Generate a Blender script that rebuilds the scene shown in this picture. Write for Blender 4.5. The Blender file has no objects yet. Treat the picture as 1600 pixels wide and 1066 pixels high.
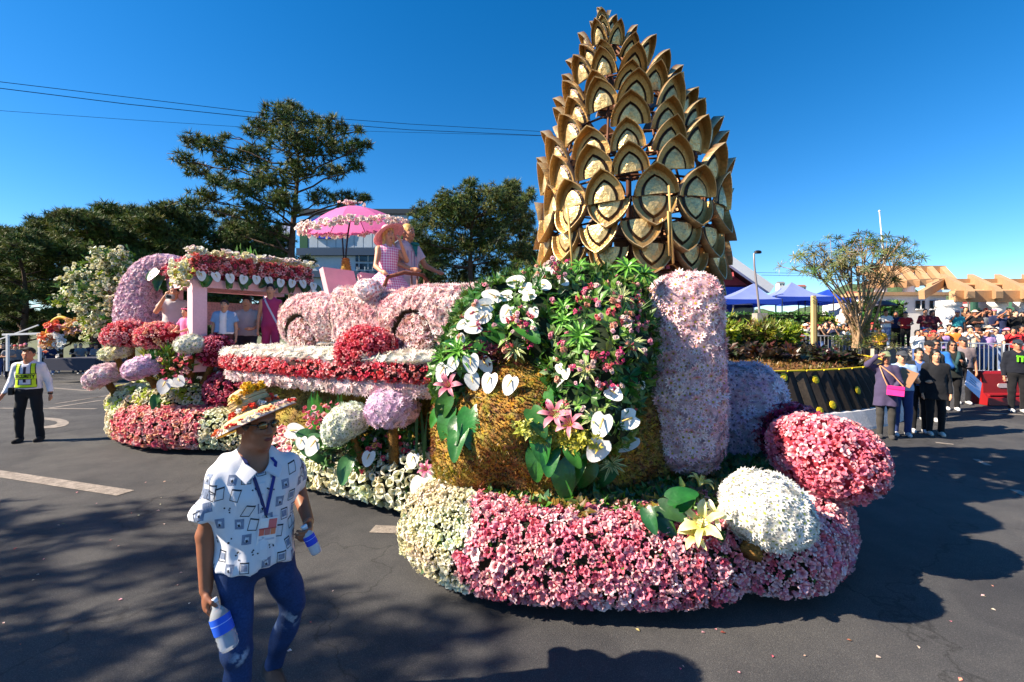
import bpy, bmesh, math, random
import numpy as np
from mathutils import Vector, Matrix
from mathutils.bvhtree import BVHTree

# ---------------------------------------------------------------- camera, sky, sun, exposure
S = bpy.context.scene
COL = S.collection
F_PX, HOR, EYE = 711.0, 521.0, 1.96          # focal length and horizon row (1600 px wide picture), eye height
cam_data = bpy.data.cameras.new("camera")
cam_data.sensor_width = 36.0
cam_data.lens = 36.0 * F_PX / 1600.0
cam_data.shift_y = -12.0 / 1600.0
cam_data.clip_start = 0.05
cam_data.clip_end = 4000
cam = bpy.data.objects.new("camera", cam_data)
cam.location = (0, 0, EYE)
cam.rotation_euler = (math.radians(90), 0, 0)
COL.objects.link(cam)
S.camera = cam
SUN_DIR = Vector((-1.0, -0.2, math.tan(math.radians(37)))).normalized()   # towards the sun
SUN_EL = math.asin(SUN_DIR.z)
SUN_ROT = math.atan2(SUN_DIR.x, SUN_DIR.y)
W = bpy.data.worlds.new("World")
S.world = W
W.use_nodes = True
wn = W.node_tree
wn.nodes.clear()
sky = wn.nodes.new("ShaderNodeTexSky")
sky.sky_type = 'NISHITA'
sky.sun_disc = False
sky.sun_elevation = SUN_EL
sky.sun_rotation = SUN_ROT
sky.altitude = 1500
sky.air_density = 1.0
sky.dust_density = 0.35
sky.ozone_density = 3.0
hs = wn.nodes.new("ShaderNodeHueSaturation")
hs.inputs["Saturation"].default_value = 1.37
bg = wn.nodes.new("ShaderNodeBackground")
bg.inputs["Strength"].default_value = 0.081
wo = wn.nodes.new("ShaderNodeOutputWorld")
wn.links.new(sky.outputs[0], hs.inputs["Color"])
wn.links.new(hs.outputs[0], bg.inputs["Color"])
wn.links.new(bg.outputs[0], wo.inputs["Surface"])
sun_data = bpy.data.lights.new("sun", 'SUN')
sun_data.energy = 5.0
sun_data.angle = math.radians(0.5)
sun_data.color = (1.0, 0.86, 0.68)
sun = bpy.data.objects.new("sun", sun_data)
sun.rotation_euler = SUN_DIR.to_track_quat('Z', 'Y').to_euler()
COL.objects.link(sun)
S.view_settings.view_transform = 'Standard'
S.view_settings.look = 'None'
S.view_settings.gamma = 1.0
S.view_settings.use_curve_mapping = False
S.view_settings.exposure = 1.36
S.cycles.max_bounces = 5
S.cycles.diffuse_bounces = 2
S.cycles.glossy_bounces = 2
S.cycles.transmission_bounces = 5
S.cycles.transparent_max_bounces = 6
S.cycles.caustics_reflective = False
S.cycles.caustics_refractive = False
S.cycles.use_denoising = True

# ---------------------------------------------------------------- helpers
RN = random.Random(11)
NR = np.random.RandomState(11)
PI = math.pi

def px(x, y, Y):
 """World point seen at photo pixel (x, y) at depth Y."""
 return Vector(((x - 800) / F_PX * Y, Y, EYE + (HOR - y) / F_PX * Y))

def srgb(r, g, b):
 f = lambda c: c / 12.92 if c <= 0.04045 else ((c + 0.055) / 1.055) ** 2.4
 return (f(r / 255.0), f(g / 255.0), f(b / 255.0))

def sstep(a, b, x):
 t = min(1.0, max(0.0, (x - a) / (b - a)))
 return t * t * (3 - 2 * t)

def zg(X, Y):
 """Height of the ground."""
 z = sstep(4.5, 10.0, X) * max(0.0, min(Y, 60) - 9.0) * 0.063
 z -= sstep(-3.0, -9.0, X) * max(0.0, min(Y, 45) - 10.0) * 0.018
 return z

def tag(o, label=None, cat=None, group=None, kind=None):
 if label: o["label"] = label
 if cat: o["category"] = cat
 if group: o["group"] = group
 if kind: o["kind"] = kind
 return o

def thing(name, label, cat, loc=(0, 0, 0), rz=0.0, group=None):
 o = bpy.data.objects.new(name, None)
 o.empty_display_size = 0.1
 o.location = loc
 o.rotation_euler = (0, 0, rz)
 COL.objects.link(o)
 return tag(o, label, cat, group)

def kids(o, cache={}):
 return [c for c in COL.objects if c.parent == o]

class MB:
 """Collects polygons (and a colour per vertex) and links them as one mesh object."""
 def __init__(s):
  s.V, s.C, s.P, s.n, s.col = [], [], [], 0, (1, 1, 1)
 def add(s, V, F, C=None):
  V = np.asarray(V, dtype=np.float32).reshape(-1, 3)
  s.V.append(V)
  if C is None: C = s.col
  C = np.asarray(C, dtype=np.float32)
  if C.ndim == 1: C = np.tile(C, (len(V), 1))
  s.C.append(C)
  if isinstance(F, np.ndarray):
   s.P.append(F + s.n)
  else:
   by = {}
   for f in F: by.setdefault(len(f), []).append(f)
   for k in by: s.P.append(np.array(by[k], dtype=np.int32) + s.n)
  s.n += len(V)
  return s
 def box(s, c, size, rot=None, col=None):
  hx, hy, hz = size[0] / 2, size[1] / 2, size[2] / 2
  vs = [Vector((x, y, z)) for x in (-hx, hx) for y in (-hy, hy) for z in (-hz, hz)]
  if rot is not None: vs = [rot @ v for v in vs]
  c = Vector(c)
  F = [(0, 1, 3, 2), (4, 6, 7, 5), (0, 4, 5, 1), (2, 3, 7, 6), (0, 2, 6, 4), (1, 5, 7, 3)]
  return s.add([v + c for v in vs], F, col)
 def bar(s, a, b, w, h=None, col=None):
  """Square bar from a to b."""
  a, b = Vector(a), Vector(b)
  d = b - a
  q = d.to_track_quat('Z', 'Y').to_matrix()
  return s.box((a + b) / 2, (w, h or w, d.length), q, col)
 def tube(s, pts, rad, n=8, cap=True, col=None):
  pts = [Vector(p) for p in pts]
  if not hasattr(rad, '__len__'): rad = [rad] * len(pts)
  rings, up = [], None
  for i, p in enumerate(pts):
   t = (pts[min(i + 1, len(pts) - 1)] - pts[max(i - 1, 0)])
   t = t.normalized() if t.length > 1e-9 else Vector((0, 0, 1))
   if up is None:
    up = Vector((1, 0, 0)) if abs(t.x) < 0.8 else Vector((0, 1, 0))
   u = (up - t * up.dot(t)).normalized()
   v = t.cross(u)
   up = u
   rings.append([p + (u * math.cos(2 * PI * k / n) + v * math.sin(2 * PI * k / n)) * rad[i] for k in range(n)])
  V = [q for r in rings for q in r]
  F = []
  for i in range(len(pts) - 1):
   for k in range(n):
    F.append((i * n + k, i * n + (k + 1) % n, (i + 1) * n + (k + 1) % n, (i + 1) * n + k))
  if cap:
   F.append(tuple(range(n - 1, -1, -1)))
   F.append(tuple((len(pts) - 1) * n + k for k in range(n)))
  return s.add(V, F, col)
 def lathe(s, prof, n=16, c=(0, 0, 0), rot=None, col=None, cols=None):
  c = Vector(c)
  V, CC = [], []
  for i, (r, z) in enumerate(prof):
   for k in range(n):
    v = Vector((r * math.cos(2 * PI * k / n), r * math.sin(2 * PI * k / n), z))
    V.append(c + (rot @ v if rot is not None else v))
    if cols: CC.append(cols[i])
  F = []
  for i in range(len(prof) - 1):
   for k in range(n):
    F.append((i * n + k, i * n + (k + 1) % n, (i + 1) * n + (k + 1) % n, (i + 1) * n + k))
  return s.add(V, F, CC if cols else col)
 def ball(s, c, r, n=12, m=8, rot=None, col=None):
  if not hasattr(r, '__len__'): r = (r, r, r)
  c = Vector(c)
  V = [Vector((0, 0, r[2]))]
  for i in range(1, m):
   a = PI * i / m
   for k in range(n):
    b = 2 * PI * k / n
    V.append(Vector((r[0] * math.sin(a) * math.cos(b), r[1] * math.sin(a) * math.sin(b), r[2] * math.cos(a))))
  V.append(Vector((0, 0, -r[2])))
  F = [(0, 1 + k, 1 + (k + 1) % n) for k in range(n)]
  for i in range(m - 2):
   for k in range(n):
    F.append((1 + i * n + k, 1 + (i + 1) * n + k, 1 + (i + 1) * n + (k + 1) % n, 1 + i * n + (k + 1) % n))
  L = len(V) - 1
  F += [(L, 1 + (m - 2) * n + (k + 1) % n, 1 + (m - 2) * n + k) for k in range(n)]
  return s.add([c + (rot @ v if rot is not None else v) for v in V], F, col)
 def prism(s, poly, d0, d1, frame=None, col=None):
  """Polygon (u, v) pushed from depth d0 to d1; frame maps (u, v, d) to the world."""
  n = len(poly)
  V = [Vector((u, v, d)) for d in (d0, d1) for u, v in poly]
  if frame is not None: V = [frame @ v for v in V]
  F = [tuple(range(n - 1, -1, -1)), tuple(range(n, 2 * n))] + [(k, (k + 1) % n, n + (k + 1) % n, n + k) for k in range(n)]
  return s.add(V, F, col)
 def grid(s, pts, col=None, cols=None):
  """pts: (m, n, 3) array of points."""
  pts = np.asarray(pts, dtype=np.float32)
  m, n = pts.shape[:2]
  i = np.arange(m * n).reshape(m, n)
  F = np.stack([i[:-1, :-1], i[1:, :-1], i[1:, 1:], i[:-1, 1:]], -1).reshape(-1, 4).astype(np.int32)
  return s.add(pts.reshape(-1, 3), F, cols if cols is not None else col)
 def data(s, name, smooth=False):
  me = bpy.data.meshes.new(name)
  V = np.concatenate(s.V)
  me.vertices.add(len(V))
  me.vertices.foreach_set("co", V.ravel())
  tot = np.concatenate([np.full(len(p), p.shape[1], dtype=np.int32) for p in s.P])
  idx = np.concatenate([p.ravel() for p in s.P]).astype(np.int32)
  me.loops.add(len(idx))
  me.loops.foreach_set("vertex_index", idx)
  me.polygons.add(len(tot))
  st = np.concatenate([[0], np.cumsum(tot)[:-1]]).astype(np.int32)
  me.polygons.foreach_set("loop_start", st)
  me.polygons.foreach_set("use_smooth", np.full(len(tot), bool(smooth)))
  me.update(calc_edges=True)
  me.validate()
  a = me.attributes.new("Col", 'FLOAT_COLOR', 'POINT')
  C = np.concatenate(s.C)
  C4 = np.ones((len(C), 4), dtype=np.float32)
  C4[:, :3] = C[:, :3]
  if len(a.data) == len(C4): a.data.foreach_set("color", C4.ravel())
  return me
 def build(s, name, mat, parent=None, smooth=False, local=False):
  """Links the mesh; world coordinates unless local."""
  if parent is not None and not local:
   p = parent
   off = Vector((0, 0, 0))
   while p is not None:
    off += Vector(p.location)
    p = p.parent
   o_ = np.array(off, dtype=np.float32)
   s.V = [v - o_ for v in s.V]
  return link(name, s.data(name, smooth), mat, parent)

def link(name, me, mat=None, parent=None, loc=None):
 o = bpy.data.objects.new(name, me)
 if mat is not None:
  if not me.materials: me.materials.append(mat)
  elif me.materials[0] != mat:
   o.material_slots[0].link = 'OBJECT'
   o.material_slots[0].material = mat
 COL.objects.link(o)
 if parent is not None: o.parent = parent
 if loc is not None: o.location = loc
 return o

def struct(name, mb, mat, smooth=False):
 return tag(mb.build(name, mat, None, smooth), kind='structure')

MATS = {}
def mat(name, color=None, rough=0.8, metal=0.0, spec=0.3, noise=None, bump=None, transl=0.0, detail=6.0, emit=None, alpha=None, sheen=0.0, noise2=None):
 """Procedural material. color None: the mesh's colour attribute. noise=(scale, amount) varies the value, bump=(scale, strength)."""
 if name in MATS: return MATS[name]
 m = bpy.data.materials.new(name)
 m.use_nodes = True
 nt = m.node_tree
 N, L = nt.nodes, nt.links
 b = N["Principled BSDF"]
 b.inputs["Roughness"].default_value = rough
 b.inputs["Metallic"].default_value = metal
 b.inputs["Specular IOR Level"].default_value = spec
 if sheen: b.inputs["Sheen Weight"].default_value = sheen
 if color is None:
  a = N.new("ShaderNodeAttribute"); a.attribute_name = "Col"
  src = a.outputs["Color"]
 else:
  r = N.new("ShaderNodeRGB"); r.outputs[0].default_value = (*color, 1)
  src = r.outputs[0]
 tc = N.new("ShaderNodeTexCoord")
 for nz in (noise, noise2):
  if not nz: continue
  t = N.new("ShaderNodeTexNoise"); t.inputs["Scale"].default_value = nz[0]; t.inputs["Detail"].default_value = detail
  L.new(tc.outputs["Object"], t.inputs["Vector"])
  mr = N.new("ShaderNodeMapRange")
  mr.inputs["From Min"].default_value = 0.3; mr.inputs["From Max"].default_value = 0.7
  mr.inputs["To Min"].default_value = 1 - nz[1]; mr.inputs["To Max"].default_value = 1 + nz[1]
  L.new(t.outputs["Fac"], mr.inputs["Value"])
  mx = N.new("ShaderNodeMix"); mx.data_type = 'RGBA'; mx.blend_type = 'MULTIPLY'; mx.inputs["Factor"].default_value = 1
  cmb = N.new("ShaderNodeCombineColor")
  for k in range(3): L.new(mr.outputs[0], cmb.inputs[k])
  L.new(src, mx.inputs["A"]); L.new(cmb.outputs[0], mx.inputs["B"])
  src = mx.outputs["Result"]
 L.new(src, b.inputs["Base Color"])
 if bump:
  t = N.new("ShaderNodeTexNoise"); t.inputs["Scale"].default_value = bump[0]; t.inputs["Detail"].default_value = 5
  L.new(tc.outputs["Object"], t.inputs["Vector"])
  bp = N.new("ShaderNodeBump"); bp.inputs["Strength"].default_value = bump[1]; bp.inputs["Distance"].default_value = bump[2] if len(bump) > 2 else 0.02
  L.new(t.outputs["Fac"], bp.inputs["Height"]); L.new(bp.outputs[0], b.inputs["Normal"])
 if emit:
  b.inputs["Emission Color"].default_value = (*emit[0], 1); b.inputs["Emission Strength"].default_value = emit[1]
 if transl:
  tr = N.new("ShaderNodeBsdfTranslucent"); L.new(src, tr.inputs["Color"])
  ms = N.new("ShaderNodeMixShader"); ms.inputs[0].default_value = transl
  L.new(b.outputs[0], ms.inputs[1]); L.new(tr.outputs[0], ms.inputs[2])
  L.new(ms.outputs[0], N["Material Output"].inputs["Surface"])
 MATS[name] = m
 return m

M_PETAL = mat("petal", None, 0.55, spec=0.25, transl=0.22)
M_LEAF = mat("leaf", None, 0.38, spec=0.5, transl=0.2)
M_NEEDLE = mat("needle", None, 0.6, spec=0.3, transl=0.12)
M_PAINT = mat("painted", None, 0.6, noise=(6, 0.08))
M_CLOTH = mat("cloth", None, 0.85, noise=(9, 0.12), bump=(60, 0.25, 0.004))
M_BARK = mat("bark", None, 0.95, noise=(4, 0.35), bump=(14, 0.9, 0.05))
M_FOAM = mat("flower_foam", None, 0.95, noise=(20, 0.4))

# ---------------------------------------------------------------- signed-distance bodies turned into one continuous mesh
class Field:
 def __init__(s, lo, hi, h):
  s.lo = np.array(lo, dtype=np.float32); s.h = h
  s.n = np.ceil((np.array(hi) - s.lo) / h).astype(int) + 1
  s.D = np.full(s.n, 1.0, dtype=np.float32)
 def _sub(s, a, b, m):
  a = np.minimum(a, b) - m if not np.isscalar(a) else a
  i0 = np.clip(np.floor((a - s.lo) / s.h).astype(int), 0, s.n)
  return i0
 def region(s, a, b, m):
  a = np.array(a, dtype=np.float32) - m; b = np.array(b, dtype=np.float32) + m
  i0 = np.clip(np.floor((a - s.lo) / s.h).astype(int), 0, s.n)
  i1 = np.clip(np.ceil((b - s.lo) / s.h).astype(int) + 1, 0, s.n)
  sl = tuple(slice(i0[k], i1[k]) for k in range(3))
  x = [(np.arange(i0[k], i1[k]) * s.h + s.lo[k]).astype(np.float32) for k in range(3)]
  return sl, x[0][:, None, None], x[1][None, :, None], x[2][None, None, :]
 def put(s, sl, d, k, op):
  E = s.D[sl]
  if op == 'u':
   if k > 0:
    h = np.maximum(k - np.abs(E - d), 0) / k
    s.D[sl] = np.minimum(E, d) - h * h * k * 0.25
   else: s.D[sl] = np.minimum(E, d)
  elif op == 's':
   if k > 0:
    h = np.maximum(k - np.abs(E + d), 0) / k
    s.D[sl] = np.maximum(E, -d) + h * h * k * 0.25
   else: s.D[sl] = np.maximum(E, -d)
  else: s.D[sl] = np.maximum(E, d)
  return s
 def cap(s, a, b, ra, rb=None, k=0.02, op='u'):
  rb = ra if rb is None else rb
  a = np.array(a, dtype=np.float32); b = np.array(b, dtype=np.float32)
  sl, X, Y, Z = s.region(np.minimum(a, b), np.maximum(a, b), max(ra, rb) + k + 2 * s.h)
  ba = b - a; L = max(float(ba @ ba), 1e-9)
  t = np.clip(((X - a[0]) * ba[0] + (Y - a[1]) * ba[1] + (Z - a[2]) * ba[2]) / L, 0, 1)
  d = np.sqrt((X - a[0] - t * ba[0]) ** 2 + (Y - a[1] - t * ba[1]) ** 2 + (Z - a[2] - t * ba[2]) ** 2) - (ra + (rb - ra) * t)
  return s.put(sl, d, k, op)
 def ell(s, c, r, k=0.02, op='u', rot=None):
  c = np.array(c, dtype=np.float32); r = np.array(r, dtype=np.float32)
  m = float(r.max()) if rot is not None else r
  sl, X, Y, Z = s.region(c - m, c + m, k + 2 * s.h)
  X, Y, Z = X - c[0], Y - c[1], Z - c[2]
  if rot is not None:
   q = np.array(rot.transposed())
   X, Y, Z = (q[0][0] * X + q[0][1] * Y + q[0][2] * Z, q[1][0] * X + q[1][1] * Y + q[1][2] * Z, q[2][0] * X + q[2][1] * Y + q[2][2] * Z)
  k0 = np.sqrt((X / r[0]) ** 2 + (Y / r[1]) ** 2 + (Z / r[2]) ** 2)
  k1 = np.sqrt((X / r[0] ** 2) ** 2 + (Y / r[1] ** 2) ** 2 + (Z / r[2] ** 2) ** 2)
  return s.put(sl, k0 * (k0 - 1) / np.maximum(k1, 1e-6), k, op)
 def box(s, c, half, rd=0.02, k=0.02, op='u', rot=None):
  c = np.array(c, dtype=np.float32); half = np.array(half, dtype=np.float32)
  m = float(np.sqrt((half ** 2).sum())) if rot is not None else half
  sl, X, Y, Z = s.region(c - m, c + m, k + 2 * s.h)
  X, Y, Z = X - c[0], Y - c[1], Z - c[2]
  if rot is not None:
   q = np.array(rot.transposed())
   X, Y, Z = (q[0][0] * X + q[0][1] * Y + q[0][2] * Z, q[1][0] * X + q[1][1] * Y + q[1][2] * Z, q[2][0] * X + q[2][1] * Y + q[2][2] * Z)
  ax, ay, az = np.abs(X) - half[0] + rd, np.abs(Y) - half[1] + rd, np.abs(Z) - half[2] + rd
  d = np.sqrt(np.maximum(ax, 0) ** 2 + np.maximum(ay, 0) ** 2 + np.maximum(az, 0) ** 2) + np.minimum(np.maximum(ax, np.maximum(ay, az)), 0) - rd
  return s.put(sl, d, k, op)
 def plane(s, p, nrm, k=0.0):
  """Keeps what lies behind the plane (p, nrm)."""
  nrm = np.array(Vector(nrm).normalized(), dtype=np.float32)
  sl, X, Y, Z = s.region(s.lo, s.lo + s.n * s.h, 0)
  return s.put(sl, (X - p[0]) * nrm[0] + (Y - p[1]) * nrm[1] + (Z - p[2]) * nrm[2], k, 'i')
 def wob(s, f, amp, seed=0):
  """Ripples the surface (cloth folds, rough rock)."""
  sl, X, Y, Z = s.region(s.lo, s.lo + s.n * s.h, 0)
  r = np.random.RandomState(seed)
  w = 0
  for q in range(7):
   v = r.normal(size=3); v *= f * (0.6 + 1.1 * r.rand()) / np.linalg.norm(v)
   w = w + np.sin(X * v[0] + Y * v[1] + Z * v[2] + r.rand() * 6.28) * (0.5 + r.rand())
  s.D = s.D + (w * amp / 3.0).astype(np.float32)
  return s
 def mesh(s):
  D = s.D.copy()
  D[0], D[-1] = 1, 1; D[:, 0], D[:, -1] = 1, 1; D[:, :, 0], D[:, :, -1] = 1, 1
  sg = D < 0
  c = np.zeros(tuple(np.array(D.shape) - 1), dtype=np.int8)
  for i in (0, 1):
   for j in (0, 1):
    for k in (0, 1):
     c += sg[i:D.shape[0] - 1 + i, j:D.shape[1] - 1 + j, k:D.shape[2] - 1 + k]
  act = np.argwhere((c > 0) & (c < 8))
  idx = np.full(c.shape, -1, dtype=np.int32)
  idx[act[:, 0], act[:, 1], act[:, 2]] = np.arange(len(act))
  acc = np.zeros((len(act), 3)); cnt = np.zeros(len(act))
  corners = [(i, j, k) for i in (0, 1) for j in (0, 1) for k in (0, 1)]
  for A in corners:
   for ax in range(3):
    if A[ax] == 1: continue
    B = list(A); B[ax] = 1
    da = D[act[:, 0] + A[0], act[:, 1] + A[1], act[:, 2] + A[2]]
    db = D[act[:, 0] + B[0], act[:, 1] + B[1], act[:, 2] + B[2]]
    m = (da < 0) != (db < 0)
    t = np.where(m, da / np.where(m, da - db, 1), 0)
    p = np.tile(np.array(A, dtype=float), (len(act), 1)); p[:, ax] += t
    acc[m] += p[m]; cnt[m] += 1
  V = (act + acc / cnt[:, None]) * s.h + s.lo
  Q = []
  for ax in range(3):
   o1, o2 = [(1, 2), (2, 0), (0, 1)][ax]
   a = sg[tuple(slice(0, -1) if q == ax else slice(None) for q in range(3))]
   b = sg[tuple(slice(1, None) if q == ax else slice(None) for q in range(3))]
   e = np.argwhere(a != b)
   inside = a[e[:, 0], e[:, 1], e[:, 2]]
   def cell(d1, d2):
    q = e.copy(); q[:, o1] -= d1; q[:, o2] -= d2
    return idx[q[:, 0], q[:, 1], q[:, 2]]
   f = np.stack([cell(1, 1), cell(0, 1), cell(0, 0), cell(1, 0)], 1)
   f[~inside] = f[~inside][:, ::-1]
   Q.append(f)
  F = np.concatenate(Q)
  F = F[(F >= 0).all(1)]
  return V.astype(np.float32), F.astype(np.int32)
 def mb(s, col=(1, 1, 1)):
  V, F = s.mesh()
  m = MB(); m.add(V, F, col)
  return m

def relax(V, F, it=2):
 """Laplacian smoothing of a closed mesh."""
 n = len(V)
 for _ in range(it):
  a = np.zeros((n, 3)); c = np.zeros(n)
  for i in range(F.shape[1]):
   u, w = F[:, i], F[:, (i + 1) % F.shape[1]]
   np.add.at(a, u, V[w]); np.add.at(c, u, 1)
   np.add.at(a, w, V[u]); np.add.at(c, w, 1)
  V = (0.5 * V + 0.5 * a / np.maximum(c, 1)[:, None]).astype(np.float32)
 return V

# ---------------------------------------------------------------- scattering of flowers and leaves over surfaces
def tris_of(F):
 return F if F.shape[1] == 3 else np.concatenate([F[:, [0, 1, 2]], F[:, [0, 2, 3]]])

def sample(V, F, n, rng, keep=None):
 T = tris_of(F)
 a, b, c = V[T[:, 0]], V[T[:, 1]], V[T[:, 2]]
 cr = np.cross(b - a, c - a)
 ar = np.linalg.norm(cr, axis=1)
 ix = rng.choice(len(T), n, p=ar / ar.sum())
 u, v = rng.rand(n), rng.rand(n)
 m = u + v > 1
 u[m], v[m] = 1 - u[m], 1 - v[m]
 P = a[ix] + (b[ix] - a[ix]) * u[:, None] + (c[ix] - a[ix]) * v[:, None]
 N = cr[ix] / np.maximum(ar[ix], 1e-12)[:, None]
 if keep is not None:
  k = keep(P, N)
  P, N = P[k], N[k]
 return P, N, float(ar.sum() / 2)

def thin(P, N, r):
 """Keeps points at least r apart."""
 g, out = {}, []
 ir = 1.0 / r
 K = np.floor(P * ir).astype(int)
 for i in range(len(P)):
  kx, ky, kz = K[i]
  p = P[i]
  ok = True
  for dx in (-1, 0, 1):
   for dy in (-1, 0, 1):
    for dz in (-1, 0, 1):
     for j in g.get((kx + dx, ky + dy, kz + dz), ()):
      q = P[j]
      if (p[0] - q[0]) ** 2 + (p[1] - q[1]) ** 2 + (p[2] - q[2]) ** 2 < r * r:
       ok = False; break
     if not ok: break
    if not ok: break
   if not ok: break
  if ok:
   g.setdefault((kx, ky, kz), []).append(i)
   out.append(i)
 return P[out], N[out]

def cover(V, F, r, rng, keep=None):
 T = tris_of(F)
 ar = np.linalg.norm(np.cross(V[T[:, 1]] - V[T[:, 0]], V[T[:, 2]] - V[T[:, 0]]), axis=1).sum() / 2
 P, N, _ = sample(V, F, int(ar / (r * r) * 3.2) + 20, rng, keep)
 return thin(P, N, r)

def frames(N, rng, tilt=0.3, up=None):
 """Random spin about each (jittered) normal: (n, 3, 3) matrices whose third column is the normal."""
 n = len(N)
 Z = N + rng.normal(size=(n, 3)) * tilt
 if up is not None: Z = Z + np.array(up)
 Z /= np.linalg.norm(Z, axis=1)[:, None]
 A = rng.normal(size=(n, 3))
 X = A - Z * (A * Z).sum(1)[:, None]
 X /= np.linalg.norm(X, axis=1)[:, None]
 Y = np.cross(Z, X)
 return np.stack([X, Y, Z], 2)

def stamp(mb, tpl, P, Rm, sc, tip, base, third=None):
 """Adds one copy of template tpl = (V, F list, t) per point. Colour runs base -> tip along t; t > 1 takes third."""
 V, F, t = tpl
 n, nv = len(P), len(V)
 if n == 0: return
 W_ = np.einsum('nij,vj->nvi', Rm, V) * np.asarray(sc).reshape(-1, 1, 1) + P[:, None, :]
 tt = np.clip(t, 0, 1)[None, :, None]
 C = base[:, None, :] * (1 - tt) + tip[:, None, :] * tt
 if third is not None:
  m = t > 1
  C[:, m, :] = np.asarray(third).reshape(-1, 1, 3) if np.asarray(third).ndim > 1 else np.asarray(third)
 off = (np.arange(n) * nv)[:, None, None]
 first = True
 by = {}
 for f in F: by.setdefault(len(f), []).append(f)
 Wf, Cf = W_.reshape(-1, 3), C.reshape(-1, 3)
 polys = [(np.array(by[k])[None] + off).reshape(-1, k) for k in by]
 mb.add(Wf, polys[0].astype(np.int32), Cf)
 base_n = mb.n - len(Wf)
 for p in polys[1:]: mb.P.append((p + base_n).astype(np.int32))

def T_(V, F, t):
 return (np.array(V, dtype=np.float32), F, np.array(t, dtype=np.float32))

def tpl_mum(n=8, cup=0.18, eye=True):
 V, F, t = [(0, 0, 0.02)], [], [0.0]
 for k in range(n):
  a = 2 * PI * k / n; w = PI / n * 0.85
  i = len(V)
  V += [(0.55 * math.cos(a - w), 0.55 * math.sin(a - w), 0.16), (math.cos(a), math.sin(a), cup), (0.55 * math.cos(a + w), 0.55 * math.sin(a + w), 0.16)]
  t += [0.7, 1, 0.7]
  F.append((0, i, i + 1, i + 2))
 if eye:
  i = len(V)
  for k in range(5):
   V.append((0.2 * math.cos(2 * PI * k / 5), 0.2 * math.sin(2 * PI * k / 5), 0.16)); t.append(2)
  F.append(tuple(range(i, i + 5)))
 return T_(V, F, t)

def tpl_trumpet(n=6, flare=0.95, h=0.75, w=0.42):
 V, F, t = [], [], []
 for k in range(n):
  a = 2 * PI * (k + 0.15 * (k % 2)) / n
  c, s_ = math.cos(a), math.sin(a)
  i = len(V)
  hh = h * (1 + 0.15 * (k % 2))
  for r, z, ww, tt in ((0.08, 0.0, 0.05, 0.0), (0.35, hh * 0.75, w * 0.8, 0.55), (0.7 * flare, hh, w, 0.9), (flare, hh * 0.9, 0.08, 1.0)):
   V += [(r * c + ww * s_, r * s_ - ww * c, z), (r * c - ww * s_, r * s_ + ww * c, z)]
   t += [tt, tt]
  F += [(i, i + 2, i + 3, i + 1), (i + 2, i + 4, i + 5, i + 3), (i + 4, i + 6, i + 7, i + 5)]
 return T_(V, F, t)

def tpl_tuft(n=6, rng=RN, w=0.12):
 V, F, t = [], [], []
 for k in range(n):
  a = rng.uniform(0, 2 * PI); b = rng.uniform(0.2, 1.0)
  d = Vector((math.cos(a) * b, math.sin(a) * b, 1)).normalized()
  s_ = Vector((-math.sin(a), math.cos(a), 0)) * w
  L = rng.uniform(0.6, 1.1)
  i = len(V)
  V += [tuple(-s_), tuple(s_), tuple(d * L)]
  t += [0.2, 0.2, 1]
  F.append((i, i + 1, i + 2))
 return T_(V, F, t)

def tpl_leaf(w=0.3, bend=0.25, fold=0.06, lite=False):
 V, F, t = [], [], []
 prof = [(0.0, 0.02), (0.25, 0.75), (0.55, 1.0), (0.82, 0.55), (1.0, 0.02)]
 if lite: prof = [(0.0, 0.05), (0.5, 1.0), (1.0, 0.03)]
 for x, ww in prof:
  z = bend * x * x * -1
  V += [(x, -ww * w, z + fold * ww), (x, 0, z), (x, ww * w, z + fold * ww)]
  t += [0.9, 0.3, 0.9]
 for i in range(len(prof) - 1):
  F += [(3 * i, 3 * i + 3, 3 * i + 4, 3 * i + 1), (3 * i + 1, 3 * i + 4, 3 * i + 5, 3 * i + 2)]
 return T_(V, F, t)

def tpl_sprig(n=5, rng=RN, w=0.26, up=0.5, lite=False):
 """A few leaves leaving one point."""
 V, F, t = [], [], []
 lv, lf, lt = tpl_leaf(w, 0.3, lite=lite)
 for k in range(n):
  q = Matrix.Rotation(2 * PI * k / n + rng.uniform(-0.4, 0.4), 3, 'Z') @ Matrix.Rotation(-rng.uniform(0.1, 1.0) * up * 1.6, 3, 'Y')
  L = rng.uniform(0.7, 1.1)
  i = len(V)
  V += [tuple(q @ Vector(v) * L) for v in lv.tolist()]
  t += lt.tolist()
  F += [tuple(i + j for j in f) for f in lf]
 return T_(V, F, t)

def tpl_rosette(n=16, rng=RN, w=0.07, up=0.75):
 V, F, t = [], [], []
 for k in range(n):
  a = 2 * PI * k * 0.618; el = up * (1.25 - k / n * 1.1) + rng.uniform(-0.1, 0.1)
  c, s_ = math.cos(a), math.sin(a)
  i = len(V)
  L = rng.uniform(0.8, 1.05)
  for q, (x, ww) in enumerate(((0.03, 0.5), (0.4, 1.0), (0.75, 0.7), (1.0, 0.03))):
   r, z = L * x * math.cos(el), L * (x * math.sin(el) - 0.42 * x * x)
   V += [(r * c + ww * w * s_, r * s_ - ww * w * c, z + 0.02), (r * c, r * s_, z), (r * c - ww * w * s_, r * s_ + ww * w * c, z + 0.02)]
   t += [1, 0.1, 1]
  for q in range(3):
   j = i + 3 * q
   F += [(j, j + 3, j + 4, j + 1), (j + 1, j + 4, j + 5, j + 2)]
 return T_(V, F, t)

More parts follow.
